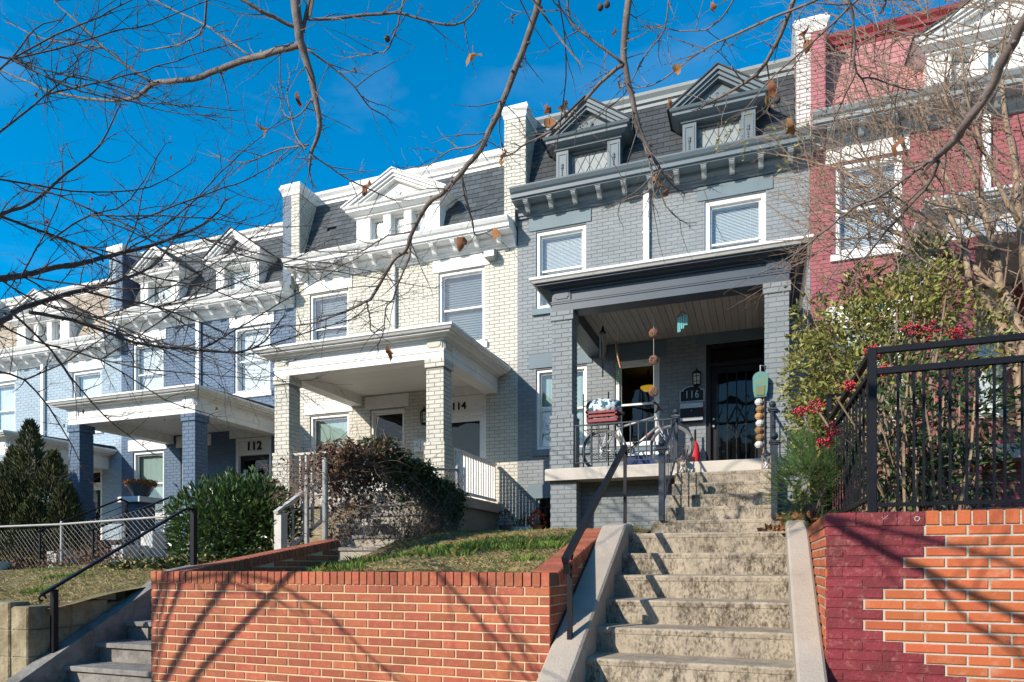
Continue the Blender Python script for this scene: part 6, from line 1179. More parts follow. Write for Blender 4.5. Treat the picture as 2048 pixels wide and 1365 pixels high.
# ---------------------------------------------------------------- foliage helpers
def leaf(b, p, d, up, L, W_, m=0, fold=.25):
    d = Vector(d).normalized(); s = d.cross(Vector(up))
    s = s.normalized() if s.length > 1e-4 else d.orthogonal().normalized()
    n = s.cross(d); P = Vector(p); A = P + d * L * .45 + s * W_ / 2 + n * W_ * fold; B = P + d * L * .45 - s * W_ / 2 + n * W_ * fold; T = P + d * L - n * L * .1
    b.add([tuple(P), tuple(A), tuple(T), tuple(B)], [(0, 1, 2), (0, 2, 3)], m)
def rdir(up=0.0):
    v = Vector((rng.gauss(0, 1), rng.gauss(0, 1), rng.gauss(0, 1) + up)); return v.normalized()
def grow(b, p, d, L, r, depth, kink=.22, droop=0.0, lift=0.0, sub=(2, 4), m=0, sides=4, bud=True, ends=None, spread=.9):
    n = max(3, int(L / .07)); n = min(n, 9); pts = [Vector(p)]; dd = Vector(d).normalized(); st = L / n
    for i in range(n):
        dd = (dd + rdir() * kink + Vector((0, 0, lift - droop))).normalized(); pts.append(pts[-1] + dd * st * rng.uniform(.8, 1.2))
    rad = [r * (1 - .72 * i / n) for i in range(n + 1)]; b.tube([tuple(q) for q in pts], rad, sides, m, cap=False)
    if bud:
        for i in range(1, n + 1):
            if rng.random() < .55: q = pts[i]; v = rdir(); b.tube([tuple(q), tuple(q + v * .014)], [rad[i] * 1.0, rad[i] * .9], 3, m)
    if ends is not None: ends.append((pts[-1], dd))
    if depth > 0:
        for _ in range(rng.randint(*sub)):
            i = rng.randint(1, n); t = (pts[i] - pts[i - 1]).normalized(); v = (t + rdir() * spread).normalized()
            grow(b, pts[i], v, L * rng.uniform(.35, .65), rad[i] * .72, depth - 1, kink, droop, lift, sub, m, 3, bud, ends, spread)
def smooth_poly(pts, sub=3, jit=.006):
    P = [Vector(q[:3]) for q in pts]; Rr = [q[3] for q in pts]; out = []; rr = []
    for i in range(len(P) - 1):
        p0, p1, p2, p3 = P[max(i - 1, 0)], P[i], P[i + 1], P[min(i + 2, len(P) - 1)]
        for j in range(sub):
            t = j / sub; q = .5 * ((2 * p1) + (p2 - p0) * t + (2 * p0 - 5 * p1 + 4 * p2 - p3) * t * t + (3 * p1 - p0 - 3 * p2 + p3) * t ** 3)
            if j: q = q + rdir() * jit
            out.append(q); rr.append(Rr[i] + (Rr[i + 1] - Rr[i]) * t)
    out.append(P[-1]); rr.append(Rr[-1]); return out, rr
def branch_tree(root, polys, mt, every, tw, depth, r0, lead=None, sub=(1, 3), droop=0.0, lift=0.0, kink=.22, minr=.0022, tmt=None, spread=.9, connect=None, thick=1.0):
    tb = MB()
    for k_, poly in enumerate(polys):
        pts, rr = smooth_poly(poly); rr = [max(q * thick, minr) for q in rr]
        if connect:
            c = connect(pts[0], rr[0])
            if c: pre = c; pts = pre[0] + pts; rr = pre[1] + rr
        b = MB(); b.tube([tuple(q) for q in pts], rr, 8 if rr[0] > .012 else 6); nn = len(pts)
        for i in range(2, nn):            # swollen nodes and buds
            if rng.random() < .6: v = rdir(); b.tube([tuple(pts[i]), tuple(pts[i] + v * (rr[i] + .016))], [rr[i] * .8, max(.003, rr[i] * .35)], 4)
        b.build('branch', mt, root, True)
        acc = 0; nx = every * rng.uniform(.3, 1)
        for i in range(1, nn):
            acc += (pts[i] - pts[i - 1]).length
            if acc > nx and i > (len(c[0]) if connect and c else 0):
                acc = 0; nx = every * rng.uniform(.5, 1.5); t = (pts[i] - pts[i - 1]).normalized(); v = (t * .8 + rdir() * spread).normalized()
                grow(tb, pts[i], v, rng.uniform(*tw), min(r0, rr[i] * .8), depth, kink, droop, lift, sub, spread=spread)
        for _ in range(2): grow(tb, pts[-1], (pts[-1] - pts[-2]).normalized() + rdir() * .4, tw[0], rr[-1] * .9, max(0, depth - 1), kink, droop, lift, sub)
    o = tb.build('twigs', tmt or mt, root); o['kind'] = 'stuff'; return o
def dead_leaf(root, p, s, name='dead_leaf'):
    b = MB(); n = 11; c = Vector((0, 0, 0)); vs = [(0, 0, 0)]; ph = rng.uniform(0, 6)
    for ring in (.5, 1.0):
        for i in range(n):
            a = 2 * math.pi * i / n; r = ring * (.78 + .3 * math.cos(a * 2.5 + ph) * ring + rng.uniform(-.12, .12)); x, y = r * math.cos(a) * .62, r * math.sin(a)
            vs.append((x, y + .0, .55 * x * x * 1.6 + .25 * math.sin(y * 4 + ph) + rng.uniform(-.06, .06)))
    M_ = Matrix.Rotation(rng.uniform(0, 6.28), 3, 'Z') @ Matrix.Rotation(R(90) + rng.uniform(-.6, .6), 3, 'X') @ Matrix.Rotation(rng.uniform(-.5, .5), 3, 'Y')
    vs = [tuple(Vector(p) + M_ @ (Vector(v) * s * .62)) for v in vs]
    fs = [(0, 1 + i, 1 + (i + 1) % n) for i in range(n)] + [(1 + i, 1 + n + i, 1 + n + (i + 1) % n, 1 + (i + 1) % n) for i in range(n)]
    b.add(vs, fs); b.tube([tuple(Vector(p)), tuple(Vector(p) + Vector((rng.uniform(-.01, .01), 0, s * .6)))], .002, 3); return b.build(name, M['deadleaf'], root, True)

# ---------------------------------------------------------------- street tree overhead
pt = thing('plane_tree', (3.7, 0.5, GZ), 'bare street tree whose long budded branches with brown leaves hang overhead', 'tree', 'bare trees')
b = MB(); b.tube([(3.7, .5, GZ - .05), (3.68, .5, -.8), (3.6, .55, .6), (3.45, .7, 1.9), (3.3, .9, 2.9)], [.27, .21, .19, .175, .16], 14); b.build('trunk', M['bark'], pt, True)
LIMB_A = [(3.3, .9, 2.8), (2.9, 1.9, 3.7), (2.3, 2.9, 4.3), (1.2, 3.6, 4.7), (0, 4.0, 4.85), (-1.4, 4.1, 4.9), (-2.6, 3.95, 4.85), (-3.6, 3.8, 4.95), (-5.0, 3.9, 5.4)]
LIMB_B = [(3.4, .75, 2.4), (2.2, .6, 2.75), (.6, .6, 2.9), (-1.0, .75, 3.1), (-2.8, 1.0, 3.5), (-4.6, 1.3, 3.7)]
for L_, rs in ((LIMB_A, (.12, .05)), (LIMB_B, (.07, .025))):
    q, _ = smooth_poly([(*v, 0) for v in L_]); b = MB(); b.tube([tuple(v) for v in q], [rs[0] + (rs[1] - rs[0]) * i / len(q) for i in range(len(q))], 10); b.build('limb', M['bark'], pt, True)
LA, _ = smooth_poly([(*v, 0) for v in LIMB_A], 6, 0)
def conn(p, r):
    d = p.x * CF[0] + p.y * CF[1]
    if p.z / d < .79: return None
    c = min(LA, key=lambda q: (q - p - Vector((.3, -.1, .6))).length); mid = (c + p) / 2 + Vector((.05, .0, .1))
    return [c, (c * .6 + mid * .4), mid, (mid + p) / 2 + Vector((.02, 0, .02))], [r * 1.35, r * 1.3, r * 1.2, r * 1.1]
branch_tree(pt, PLANE, M['bark'], .08, (.12, .5), 2, .005, sub=(0, 2), thick=.88, kink=.2, connect=conn, spread=1.0)
tb = MB(); q, _ = smooth_poly([(*v, 0) for v in LIMB_B], 6, .01)
for i in range(4, len(q), 2): grow(tb, q[i], rdir() + Vector((0, .3, .2)), rng.uniform(.7, 1.3), .014, 2, .2, 0, 0, (1, 3))
tb.build('twigs', M['bark'], pt)['kind'] = 'stuff'
# low bough above the pavement that shades the right wall
tb = MB()
for pl, r0 in (([(-2.8, 1.0, 3.5), (-2.3, 1.0, 2.8), (-1.7, 1.0, 2.27), (-1.2, .98, 1.97), (-.7, 1.0, 1.68), (-.1, 1.0, 1.4), (.3, 1.02, 1.2)], .036), ([(-1.7, 1.0, 2.27), (-1.1, .9, 2.15), (-.4, .8, 1.9), (.3, .8, 1.75)], .018), ([(-1.2, .98, 1.97), (-.9, 1.1, 1.6), (-.6, 1.2, 1.4)], .014), ([(-.7, 1.0, 1.68), (-.1, .9, 1.7), (.5, .8, 1.6)], .014)):
    q, _ = smooth_poly([(*v, 0) for v in pl], 4, .012); b = MB(); b.tube([tuple(v) for v in q], [r0 * (1 - .6 * i / len(q)) for i in range(len(q))], 7); b.build('limb', M['bark'], pt, True)
    for v in q[4:]: grow(tb, v, Vector((.8, .2, -.1)) + rdir() * .8, rng.uniform(.3, .7), .007, 1, .2, 0, 0, (1, 2))
tb.build('twigs', M['bark'], pt)['kind'] = 'stuff'
for x, y, z, s in LEAVES: dead_leaf(pt, (x, y, z), s * 1.08)
for x, y, z in ((-2.55, 4.3, 3.83), (-.95, 4.4, 3.7), (-1.0, 4.42, 3.71), (-.72, 4.7, 2.83), (.1, 4.6, 2.95), (.95, 4.0, 3.1)):
    b = MB(); b.ball((x, y, z), .022, 10); b.tube([(x, y, z), (x + .01, y, z + .12)], .0018, 3); b.build('seed_ball', M['bark2'], pt, True)
# left tree
EXTRA = []
for _ in range(26):
    q = LEFTT[rng.randrange(len(LEFTT))]; q = q[rng.randrange(1, max(2, len(q) - 2))]; p = Vector(q[:3]); d = Vector((.75, .35, rng.choice((-.45, -.25, .1, .4)))); pl = [(p.x, p.y, p.z, min(q[3], .009))]
    for s in range(5): d = d.normalized() + rdir() * .12 + Vector((0, 0, .05)); p = p + d.normalized() * rng.uniform(.25, .4); pl.append((p.x, p.y, p.z, .008 - .0012 * s))
    EXTRA.append(pl)
lt = thing('maple_tree', (-8.3, -.6, GZ), 'bare twiggy tree reaching in from the left edge in front of the blue houses', 'tree', 'bare trees')
b = MB(); b.tube([(-8.3, -.6, GZ - .05), (-8.28, -.58, -.6), (-8.2, -.5, .8), (-8.1, -.4, 2.0), (-8.0, -.2, 3.4), (-7.9, 0, 5.2)], [.23, .17, .15, .13, .1, .05], 12); b.build('trunk', M['bark2'], lt, True)
def conn2(p, r):
    if p.x > -4.2 and r < .009: return None
    d = p.x * CF[0] + p.y * CF[1]; rr_ = p.x * CR[0] + p.y * CR[1]
    if rr_ / d > -.74: return None
    c = Vector((-8.15, -.45, min(4.5, max(.6, p.z * .7 + .2)))); return [c, c * .6 + p * .4 + Vector((0, 0, .12)), c * .25 + p * .75 + Vector((0, 0, .06))], [r * 1.7, r * 1.4, r * 1.15]
branch_tree(lt, LEFTT + EXTRA, M['bark2'], .075, (.16, .5), 2, .0046, sub=(2, 3), thick=.72, droop=.0, lift=.06, kink=.2, connect=conn2, spread=.8)
tb = MB()
for i in range(26):
    a = rng.uniform(0, .45); p = Vector((-6.7 + 2.6 * a, .9 + 2.0 * a * rng.uniform(.4, 1), rng.uniform(1.6, 4.2))); grow(tb, p, Vector((1, .5, rng.uniform(-.3, .5))), rng.uniform(.8, 1.4), .013, 2, .15, 0, 0, (2, 4))
for i in range(1):
    z = 5.0; grow(tb, Vector((-8.1, -.4, z)), Vector((1, .45, .3)), 2.8, .03, 2, .12, 0, 0, (3, 5))
for a_, b_, c_, r_ in (((-8.0, -.5, 3.0), (-5.4, .2, 2.75), (-3.6, .6, 1.15), .028), ((-8.1, -.4, 2.6), (-6.2, .4, 2.2), (-4.3, .9, .9), .022), ((-5.0, .4, 2.9), (-4.2, .7, 2.1), (-3.3, 1.0, .7), .016)):
    q, _ = smooth_poly([(*a_, 0), (*b_, 0), (*c_, 0)], 6, .03); tb.tube([tuple(v) for v in q], [r_ * (1 - .7 * i / len(q)) for i in range(len(q))], 6)
    for v in q[3:]: grow(tb, v, Vector((.7, .1, -.8)) + rdir() * .6, rng.uniform(.4, .9), .008, 1, .15, 0, 0, (1, 3))
tb.build('twigs', M['bark2'], lt)['kind'] = 'stuff'
for i in range(26):
    poly = LEFTT[rng.randrange(len(LEFTT))]; q = poly[rng.randrange(2, len(poly))]; dead_leaf(lt, (q[0] + rng.uniform(-.1, .1), q[1], q[2] + rng.uniform(-.2, .1)), rng.uniform(.03, .05))
# crape myrtle at the right
mt_ = thing('crape_myrtle', (2.3, 7.3, .5), 'bare many stemmed tree with smooth tan bark in front of the red house', 'tree', 'bare trees')
branch_tree(mt_, MYRTLE, M['bark3'], .13, (.35, .95), 2, .009, sub=(2, 4), kink=.16, lift=.03, minr=.005, tmt=M['twig3'], spread=.75)
tb = MB()
for (x0, x1, y, z0, z1, n) in ((.75, 2.5, 7.4, 2.5, 5.9, 340), (.6, 1.3, 7.9, 3.2, 5.2, 70)):
    for i in range(n): grow(tb, Vector((rng.uniform(x0, x1), y + rng.uniform(-.5, .5), rng.uniform(z0, z1))), Vector((-.5 + rng.uniform(-.8, .6), rng.uniform(-.4, .4), .6)), rng.uniform(.5, 1.0), .0058, 2, .17, 0, .02, (1, 3), sides=4)
tb.build('twigs', M['twig3'], mt_)['kind'] = 'stuff'
tb = MB()
for i in range(420):
    x = rng.uniform(.3, 2.4); p = Vector((x, rng.uniform(7.0, 8.0), rng.uniform(3.2, 5.9)))
    tb.ball(tuple(p), .008, 5)
tb.build('seed_capsules', M['bark2'], mt_)['kind'] = 'stuff'
# climber with small pale leaves by the cornice
cl = thing('climbing_vine', (.5, 8.6, .9), 'thin climber with small pale leaves crossing to the cornice of the grey house', 'vine')
b = MB(); stem = [(.55, 9.4, .8), (.62, 9.2, 2.2), (.55, 9.4, 3.6), (.6, 9.6, 5.0), (.5, 9.8, 5.7), (.2, 9.9, 5.85), (-.2, 10.0, 5.95), (-.6, 10.1, 5.9)]
q, _ = smooth_poly([(*v, 0) for v in stem], 5, .02); b.tube([tuple(v) for v in q], .006, 5); tw = MB(); ends = []
for i in range(8, len(q)): grow(tw, q[i], rdir(.2), rng.uniform(.15, .4), .003, 1, .3, 0, 0, (1, 2), ends=ends)
b.build('stem', M['twig3'], cl); tw.build('twigs', M['twig3'], cl)['kind'] = 'stuff'; b = MB()
for p, d in ends:
    for _ in range(2): leaf(b, p + rdir() * .03, rdir(), rdir(), rng.uniform(.04, .07), .035)
b.build('foliage', M['leaf_y'], cl)['kind'] = 'stuff'

# ---------------------------------------------------------------- shrubs
def shrub(root, clumps, n, size, mt, aspect=.5, upb=.4, surf=.6, name='foliage', out=1.0):
    b = MB(); tot = sum(c[3] * c[4] * c[5] for c in clumps)
    for (cx, cy, cz, rx, ry, rz) in clumps:
        for _ in range(int(n * rx * ry * rz / tot)):
            v = rdir(); r = rng.random() ** (1 / 3) if rng.random() > surf else rng.uniform(.82, 1.08)
            k_ = 1 + .25 * mnoise.noise((v.x * 2 + cx, v.y * 2 + cy, v.z * 2 + cz))
            p = Vector((cx + v.x * rx * r * k_, cy + v.y * ry * r * k_, cz + v.z * rz * r * k_)); d = (v * out + rdir() * .8 + Vector((0, 0, upb)))
            L = size * rng.uniform(.6, 1.3); leaf(b, p, d, rdir(.6), L, L * aspect)
    o = b.build(name, mt, root); o['kind'] = 'stuff'; return o
def stems(root, base, tips, r, mt, name='stem'):
    b = MB()
    for t_ in tips:
        p, q = Vector(base) + Vector((rng.uniform(-.1, .1), rng.uniform(-.1, .1), 0)), Vector(t_); m_ = (p + q) / 2 + rdir() * .08
        b.tube([tuple(p), tuple((p * .6 + m_ * .4)), tuple(m_), tuple(q)], [r, r * .8, r * .65, r * .3], 5)
    return b.build(name, mt, root)
hd = thing('laurel_hedge', (-7.3, 8.0, .1), 'dense dark green laurel hedge between the blue and cream porches', 'hedge')
cs = [(-7.75, 7.9, .62, .5, .45, .58), (-7.3, 7.95, .6, .5, .5, .66), (-6.85, 8.1, .62, .42, .45, .62), (-7.5, 8.2, .8, .5, .45, .52), (-7.1, 8.3, .85, .45, .45, .5), (-8.0, 8.0, .35, .35, .4, .4), (-6.62, 8.3, .55, .25, .4, .5)]
cs = [(q[0] - .06, *q[1:]) for q in cs]
shrub(hd, cs, 8200, .105, M['leaf_d'], .36, .5, .75); stems(hd, (-7.3, 8.05, 0), [(c[0], c[1], c[2] + .3) for c in cs], .02, M['bark2'])
gp = thing('border_plants', (-8.2, 7.4, .0), 'strap leaved plants and dry leaves at the foot of the laurel hedge', 'plants'); b = MB()
for i in range(26):
    x, y = rng.uniform(-8.75, -7.3), rng.uniform(6.9, 7.45); z = z_yardl(x, y)
    for _ in range(16): a = rng.uniform(0, 6.28); leaf(b, (x, y, z), (math.cos(a), math.sin(a), rng.uniform(.3, 1.3)), (0, 0, 1), rng.uniform(.12, .26), .028)
b.build('foliage', M['leaf_n'], gp)['kind'] = 'stuff'; b = MB()
for i in range(160): x, y = rng.uniform(-9.2, -7.2), rng.uniform(6.8, 7.6); leaf(b, (x, y, z_yardl(x, y) + rng.uniform(.02, .12)), rdir(.1), rdir(.5), .07, .05)
b.build('dry_leaves', M['grassd'], gp)['kind'] = 'stuff'
jn = thing('juniper_tree', (-13.6, 9.2, -.3), 'dark olive upright juniper at the left edge before the pale blue house', 'conifer')
b = MB()
spires = [(-13.35, 9.1, 2.75, .42), (-13.95, 9.2, 2.3, .45), (-14.5, 9.3, 2.0, .45), (-12.85, 9.2, 2.15, .4), (-12.45, 9.15, 1.5, .38), (-13.6, 8.9, 1.7, .5), (-12.9, 8.85, 1.2, .45), (-14.2, 8.9, 1.4, .5), (-15.0, 9.2, 1.7, .5)]
for sx_, sy, zt, rr in spires:
    for _ in range(2300):
        t = rng.random() ** .8; a = rng.uniform(0, 6.28); z = -.3 + (zt + .3) * t; r = rr * (1 - t ** 2.2) ** .7 * (rng.uniform(.55, 1.1)) * (1 + .6 * mnoise.noise((sx_ + math.cos(a) * 2, math.sin(a) * 2, z * 2.2)))
        d = Vector((math.cos(a) * .55, math.sin(a) * .55, 1.0)) + rdir() * .25; L = rng.uniform(.07, .15); leaf(b, (sx_ + r * math.cos(a), sy + r * math.sin(a), z), d, rdir(), L, L * .32)
b.build('foliage', M['junip'], jn)['kind'] = 'stuff'; stems(jn, (-13.6, 9.2, -.5), [(q[0], q[1], q[2] - .3) for q in spires], .05, M['bark2'], 'trunk')
ys = thing('yew_shrub', (.55, 6.4, .4), 'low bright green yew shrub at the fence foot right of the steps', 'shrub')
cs = [(.36, 6.15, .62, .2, .25, .28), (.55, 6.3, .72, .22, .28, .34), (.42, 6.5, .88, .18, .25, .22), (.72, 6.4, .6, .2, .25, .25), (.3, 6.6, .62, .18, .25, .22)]
b = MB()
for (cx, cy, cz, rx, ry, rz) in cs:
    for _ in range(130):
        v = rdir(.2); p = Vector((cx + v.x * rx, cy + v.y * ry, cz + v.z * rz)); d = (v + rdir() * .5 + Vector((0, 0, .25))).normalized(); L = rng.uniform(.1, .2)
        for s in range(13):
            for sg in (-1, 1):
                u = d.cross(Vector((0, 0, 1))).normalized() if abs(d.z) < .95 else Vector((1, 0, 0)); leaf(b, p + d * L * s / 13, d * .7 + u * sg + Vector((0, 0, .25)), (0, 0, 1), .03, .007)
b.build('foliage', M['yew'], ys)['kind'] = 'stuff'; stems(ys, (.5, 6.4, .3), [(c[0], c[1], c[2]) for c in cs], .012, M['bark2'])
nd = thing('berry_shrub', (1.0, 6.6, .4), 'tall yellow green leafy shrub with stems behind the iron fence by the red house', 'shrub')
cs = [(.55, 7.6, 1.9, .35, .45, .5), (.85, 7.4, 2.15, .45, .45, .5), (1.25, 7.3, 2.25, .42, .45, .55), (.6, 7.3, 1.35, .35, .4, .5), (1.5, 7.4, 2.5, .3, .35, .4), (1.5, 7.6, 2.95, .25, .35, .25), (1.0, 7.8, 2.8, .22, .4, .28), (.5, 7.9, 2.6, .2, .3, .3), (1.0, 7.0, 1.55, .45, .4, .5), (1.9, 7.3, 2.1, .25, .3, .4), (.42, 7.8, 1.0, .16, .3, .35)]
shrub(nd, cs, 8800, .06, M['leaf_y'], .55, .1, .3)
tb = MB(); ends = []
for i in range(46):
    b0 = Vector((rng.uniform(.75, 1.15), rng.uniform(5.9, 6.9), .42)); c = cs[rng.randrange(len(cs))]; tp = Vector((c[0] + rng.uniform(-.2, .2), c[1] + rng.uniform(-.3, .2), c[2] + rng.uniform(-.2, .3))); m_ = (b0 + tp) / 2 + Vector((rng.uniform(-.1, .1), 0, .25))
    tb.tube([tuple(b0), tuple(b0 * .7 + m_ * .3 + Vector((0, 0, .1))), tuple(m_), tuple(tp)], [.013, .011, .009, .005], 5); grow(tb, tp, Vector((rng.uniform(-.5, .5), 0, .8)), rng.uniform(.3, .7), .005, 1, .25, 0, 0, (1, 3))
tb.build('stem', M['twig3'], nd)
nn_ = thing('nandina_shrub', (1.3, 5.9, .4), 'dark green bamboo leaved shrub with red berry bunches behind the front iron fence', 'shrub')
cs2 = [(1.0, 5.9, 1.0, .35, .35, .4), (1.35, 5.8, 1.1, .35, .35, .4), (1.05, 5.7, .65, .3, .3, .3), (1.4, 6.0, .7, .35, .35, .3), (1.2, 6.1, 1.45, .35, .3, .25), (1.65, 6.1, 1.1, .25, .3, .35)]
shrub(nn_, cs2, 2100, .082, M['leaf_n'], .34, -.15, .3); shrub(nn_, cs2[:4], 330, .085, M['leaf_r'], .34, -.3, .3, 'tinted_leaves')
tb = MB()
for i in range(30): b0 = Vector((rng.uniform(.8, 1.5), rng.uniform(5.5, 6.2), .36)); tp = b0 + Vector((rng.uniform(-.2, .2), rng.uniform(-.2, .2), rng.uniform(.7, 1.1))); tb.tube([tuple(b0), tuple((b0 + tp) / 2 + rdir() * .03), tuple(tp)], [.011, .009, .005], 5)
for a, c in (((.85, 5.6, .5), (.47, 5.2, .95)), ((.85, 5.6, .5), (.5, 5.3, 1.2)), ((.95, 5.6, .6), (.6, 5.1, 1.32)), ((1.0, 5.6, .9), (.8, 5.2, 1.5))): tb.tube([a, tuple((Vector(a) + Vector(c)) / 2 + Vector((0, 0, .1))), c], .006, 5)
tb.build('stem', M['bark3'], nn_)
for (x, y, z, s) in ((1.08, 5.3, 1.6, .085), (.97, 5.3, 1.62, .06), (.72, 5.1, 1.43, .075), (.78, 5.1, 1.3, .05), (.58, 5.2, 1.24, .06), (.38, 5.3, 1.14, .075), (.27, 5.35, 1.12, .06), (.47, 5.15, .93, .075), (.43, 5.2, .86, .06), (1.25, 5.35, 1.58, .06)):
    b = MB()
    for _ in range(46): v = rdir(); q = (x + v.x * s * rng.uniform(.3, 1.05), y + v.y * s, z + v.z * s * rng.uniform(.2, .8)); b.ball(q, .0085, 6)
    b.build('berry_bunch', M['berry'], nn_, True)['kind'] = 'stuff'
# vine on the fence by the cream porch
vn = thing('fence_vine', (-4.95, 8.5, .2), 'tangled brown and dark green vine on the fence by the cream porch', 'vine')
def vtop(t): return 1.40 + .30 * math.sin(min(1, t * 2.2) * 1.5) - max(0, t - .38) * .85 + .09 * math.sin(t * 23) * (1 - t)
gb, bb, tb = MB(), MB(), MB()
for _ in range(9500):
    t = rng.random(); y = 7.05 + 3.1 * t; x = -5.06 + .34 * t; top = vtop(t) + .1 * mnoise.noise((t * 14, 0, 4)); g = t + rng.gauss(0, .12) > .36
    h = abs(rng.gauss(0, .26 if g else .34)); z = top - h; th = .26 * max(.25, 1 - h * 1.2); p = (x + rng.uniform(-th, th), y, z)
    if z < .35 or (not g and rng.random() < .38): continue
    L = rng.uniform(.045, .085); leaf(gb if g else bb, p, rdir(-.2), rdir(.5), L, L * .62)
for _ in range(900):
    t = rng.random(); leaf(bb, (-5.06 + .34 * t + rng.uniform(-.12, .12), 7.05 + 3.1 * t, rng.uniform(.3, vtop(t) - .2)), rdir(-.2), rdir(.5), rng.uniform(.04, .07), .04)
for _ in range(560):
    t = rng.random(); p = Vector((-5.06 + .34 * t + rng.uniform(-.12, .12), 7.05 + 3.1 * t, rng.uniform(.25, vtop(t)))); grow(tb, p, Vector((rng.uniform(-.3, .3), rng.uniform(-1, 1), rng.uniform(-.6, .8))), rng.uniform(.3, .8), .005, 1, .35, .03, 0, (1, 3), bud=False)
for _ in range(120):
    t = rng.uniform(.5, 1); p = Vector((-5.06 + .34 * t + rng.uniform(-.1, .1), 7.05 + 3.1 * t, z_lawn(0, 7.05 + 3.1 * t))); grow(tb, p, Vector((.1, rng.uniform(-.3, .6), 1)), rng.uniform(.5, .9), .0045, 0, .15, 0, 0, bud=False)
for _ in range(150):
    p = Vector((rng.uniform(-5.9, -5.0), rng.uniform(7.15, 7.7), rng.uniform(.9, 1.35))); grow(tb, p, Vector((rng.uniform(-1, 1), rng.uniform(-.4, .4), rng.uniform(-.2, .7))), rng.uniform(.25, .55), .004, 1, .35, .02, 0, (1, 3), bud=False)
    for _ in range(2): leaf(bb, p + rdir() * .12, rdir(-.2), rdir(.5), .05, .032)
gb.build('green_foliage', M['leaf_n'], vn)['kind'] = 'stuff'; bb.build('brown_foliage', M['leaf_r'], vn)['kind'] = 'stuff'; tb.build('vine_stems', M['twig3'], vn)['kind'] = 'stuff'
# dry plants along the left fence
dw = thing('dry_weeds', (-13.5, 8.0, -.4), 'dry brown weeds and seed heads along the left chain link fence', 'weeds'); tb, bb = MB(), MB()
for _ in range(90):
    x = rng.uniform(-15.5, -10.5) if rng.random() < .8 else rng.uniform(-13.8, -13.0); y = rng.uniform(8.5, 9.0); z = z_yardl(x, y); grow(tb, Vector((x, y, z)), Vector((rng.uniform(-.3, .3), 0, 1)), rng.uniform(.3, .8), .007, 1, .18, 0, .03, (1, 3), bud=False)
for x in (-13.55, -13.3, -13.75): grow(tb, Vector((x, 8.2, -.3)), Vector((rng.uniform(-.25, .25), 0, 1)), 1.25, .012, 1, .1, 0, .03, (2, 4))
for _ in range(1500):
    x, y = rng.uniform(-15.5, -10.3), rng.uniform(8.3, 9.1); z = z_yardl(x, y) + abs(rng.gauss(0, .18)); leaf(bb, (x, y, z), rdir(), rdir(), rng.uniform(.04, .09), .05)
tb.build('stems', M['twig3'], dw)['kind'] = 'stuff'; bb.build('dry_leaves', M['leaf_r'], dw)['kind'] = 'stuff'
for t, x, y, z, kd in VP:
    b = MB(); tb = MB()
    for _ in range(90 if kd != 1 else 60):
        v = rdir(1.0); p = Vector((x + v.x * .14, y + v.y * .12, z + abs(v.z) * (.28 if kd != 1 else .12))); leaf(b, p, v, rdir(.4), rng.uniform(.04, .08), .035)
    for _ in range(8): tb.tube([(x, y, z - .03), (x + rng.uniform(-.1, .1), y + rng.uniform(-.08, .08), z + rng.uniform(.1, .3))], .004, 4)
    b.build('foliage', (M['leaf_r'], M['leaf_n'], mat('coral_flower', (.42, .06, .03), rough=.6, rnd=.4))[kd], t)['kind'] = 'stuff'; tb.build('stem', M['bark2'], t)
b = MB()
for _ in range(900):
    a = rng.uniform(0, 6.28); r = .3 * math.sqrt(rng.random()); leaf(b, (-13.0 + r * math.cos(a) * 1.25, 11.3 + r * math.sin(a), 1.76 + rng.uniform(0, .12) - .35 * max(0, r - .24)), rdir(.7), rdir(), .05, .03)
b.build('dry_foliage', mat('dry_orange_leaf', (.34, .15, .05), rough=.9, rnd=.35), PB_)['kind'] = 'stuff'

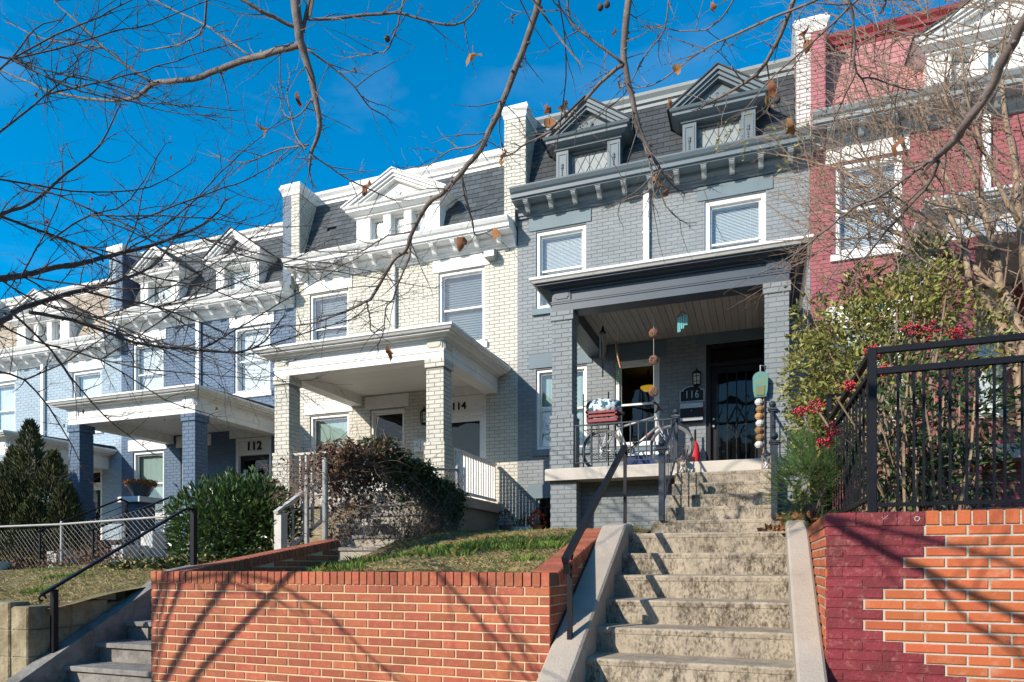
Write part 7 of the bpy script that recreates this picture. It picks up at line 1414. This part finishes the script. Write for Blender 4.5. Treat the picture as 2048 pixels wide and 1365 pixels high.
# ---------------------------------------------------------------- grass, leaf litter
def grass(name, n, x0, x1, y0, y1, zf, green, base, near):
    g, s = MB(), MB()
    for _ in range(n):
        x, y = rng.uniform(x0, x1), y0 + (y1 - y0) * rng.random() ** near
        nz_ = mnoise.noise((x * 1.1, y * 1.1, base)) + .5 * mnoise.noise((x * 3.1, y * 3.1, base + 2)); isg = nz_ + rng.gauss(0, .16) > green
        if nz_ < -.32 and rng.random() < .8: continue
        z = zf(x, y) + bumpy(x, y) - .005; a = rng.uniform(0, 6.28)
        if isg: h = rng.uniform(.03, .075); l = rng.uniform(.015, .05); w_ = .0042
        else: h = rng.uniform(.012, .035); l = rng.uniform(.03, .07); w_ = .0032
        c, q = math.cos(a), math.sin(a); (g if isg else s).add([(x - q * w_, y + c * w_, z), (x + q * w_, y - c * w_, z), (x + c * l * .5 + q * w_ * .7, y + q * l * .5 - c * w_ * .7, z + h * .75), (x + c * l, y + q * l, z + h)], [(0, 1, 2), (0, 2, 3)])
    for b_, m_, nm in ((g, M['grassg'], 'grass'), (s, M['grassd'], 'dry_grass')):
        o = b_.build(nm, m_); o['kind'] = 'stuff'; o['label'] = name; o['category'] = 'grass'
grass('short winter lawn with green tufts inside the red brick wall', 42000, -4.85, -1.6, 4.7, 10.0, z_lawn, .30, 1, 1.35)
grass('straw coloured winter lawn above the ochre stone wall', 42000, -12.5, -6.6, 4.62, 8.4, z_yardl, .42, 9, 1.2)
tf = MB()
for _ in range(330):
    x, y = rng.uniform(-4.8, -1.65), 4.72 + 3.2 * rng.random() ** 1.6
    if mnoise.noise((x * 1.1, y * 1.1, 1)) < .02: continue
    for _ in range(22):
        a, q = rng.uniform(0, 6.28), rng.random() ** .5 * .07; h = rng.uniform(.05, .11); px_, py_ = x + q * math.cos(a), y + q * math.sin(a); z = z_lawn(px_, py_) + bumpy(px_, py_) - .005; c, s_ = math.cos(a), math.sin(a); l = h * rng.uniform(.2, .8); w_ = .0035
        tf.add([(px_ - s_ * w_, py_ + c * w_, z), (px_ + s_ * w_, py_ - c * w_, z), (px_ + c * l * .45 + s_ * w_, py_ + s_ * l * .45 - c * w_, z + h * .7), (px_ + c * l, py_ + s_ * l, z + h)], [(0, 1, 2), (0, 2, 3)])
o = tf.build('grass_tufts', M['grassg']); o['kind'] = 'stuff'; o['label'] = 'bright green grass tufts just behind the red brick coping'; o['category'] = 'grass'
b = MB()
for _ in range(420):
    x, y = rng.gauss(.32, .12), rng.uniform(6.3, 8.4)
    z = .28 + (y - 6.2) * .085 + rng.uniform(.02, .1)
    if x < .22 and y < 8.55: z = .3 + rng.uniform(0, .015) if x > .0 else None
    if z is None: continue
    leaf(b, (x, y, z), rdir(.1), rdir(.8), rng.uniform(.05, .11), .06)
for _ in range(30): y = rng.uniform(4.7, 9); x = rng.uniform(-4.7, -1.7); leaf(b, (x, y, z_lawn(x, y) + .05), rdir(.1), rdir(.8), .07, .05)
o = b.build('fallen_leaves', M['deadleaf']); o['kind'] = 'stuff'; o['label'] = 'brown fallen leaves beside the top of the concrete steps'; o['category'] = 'leaves'
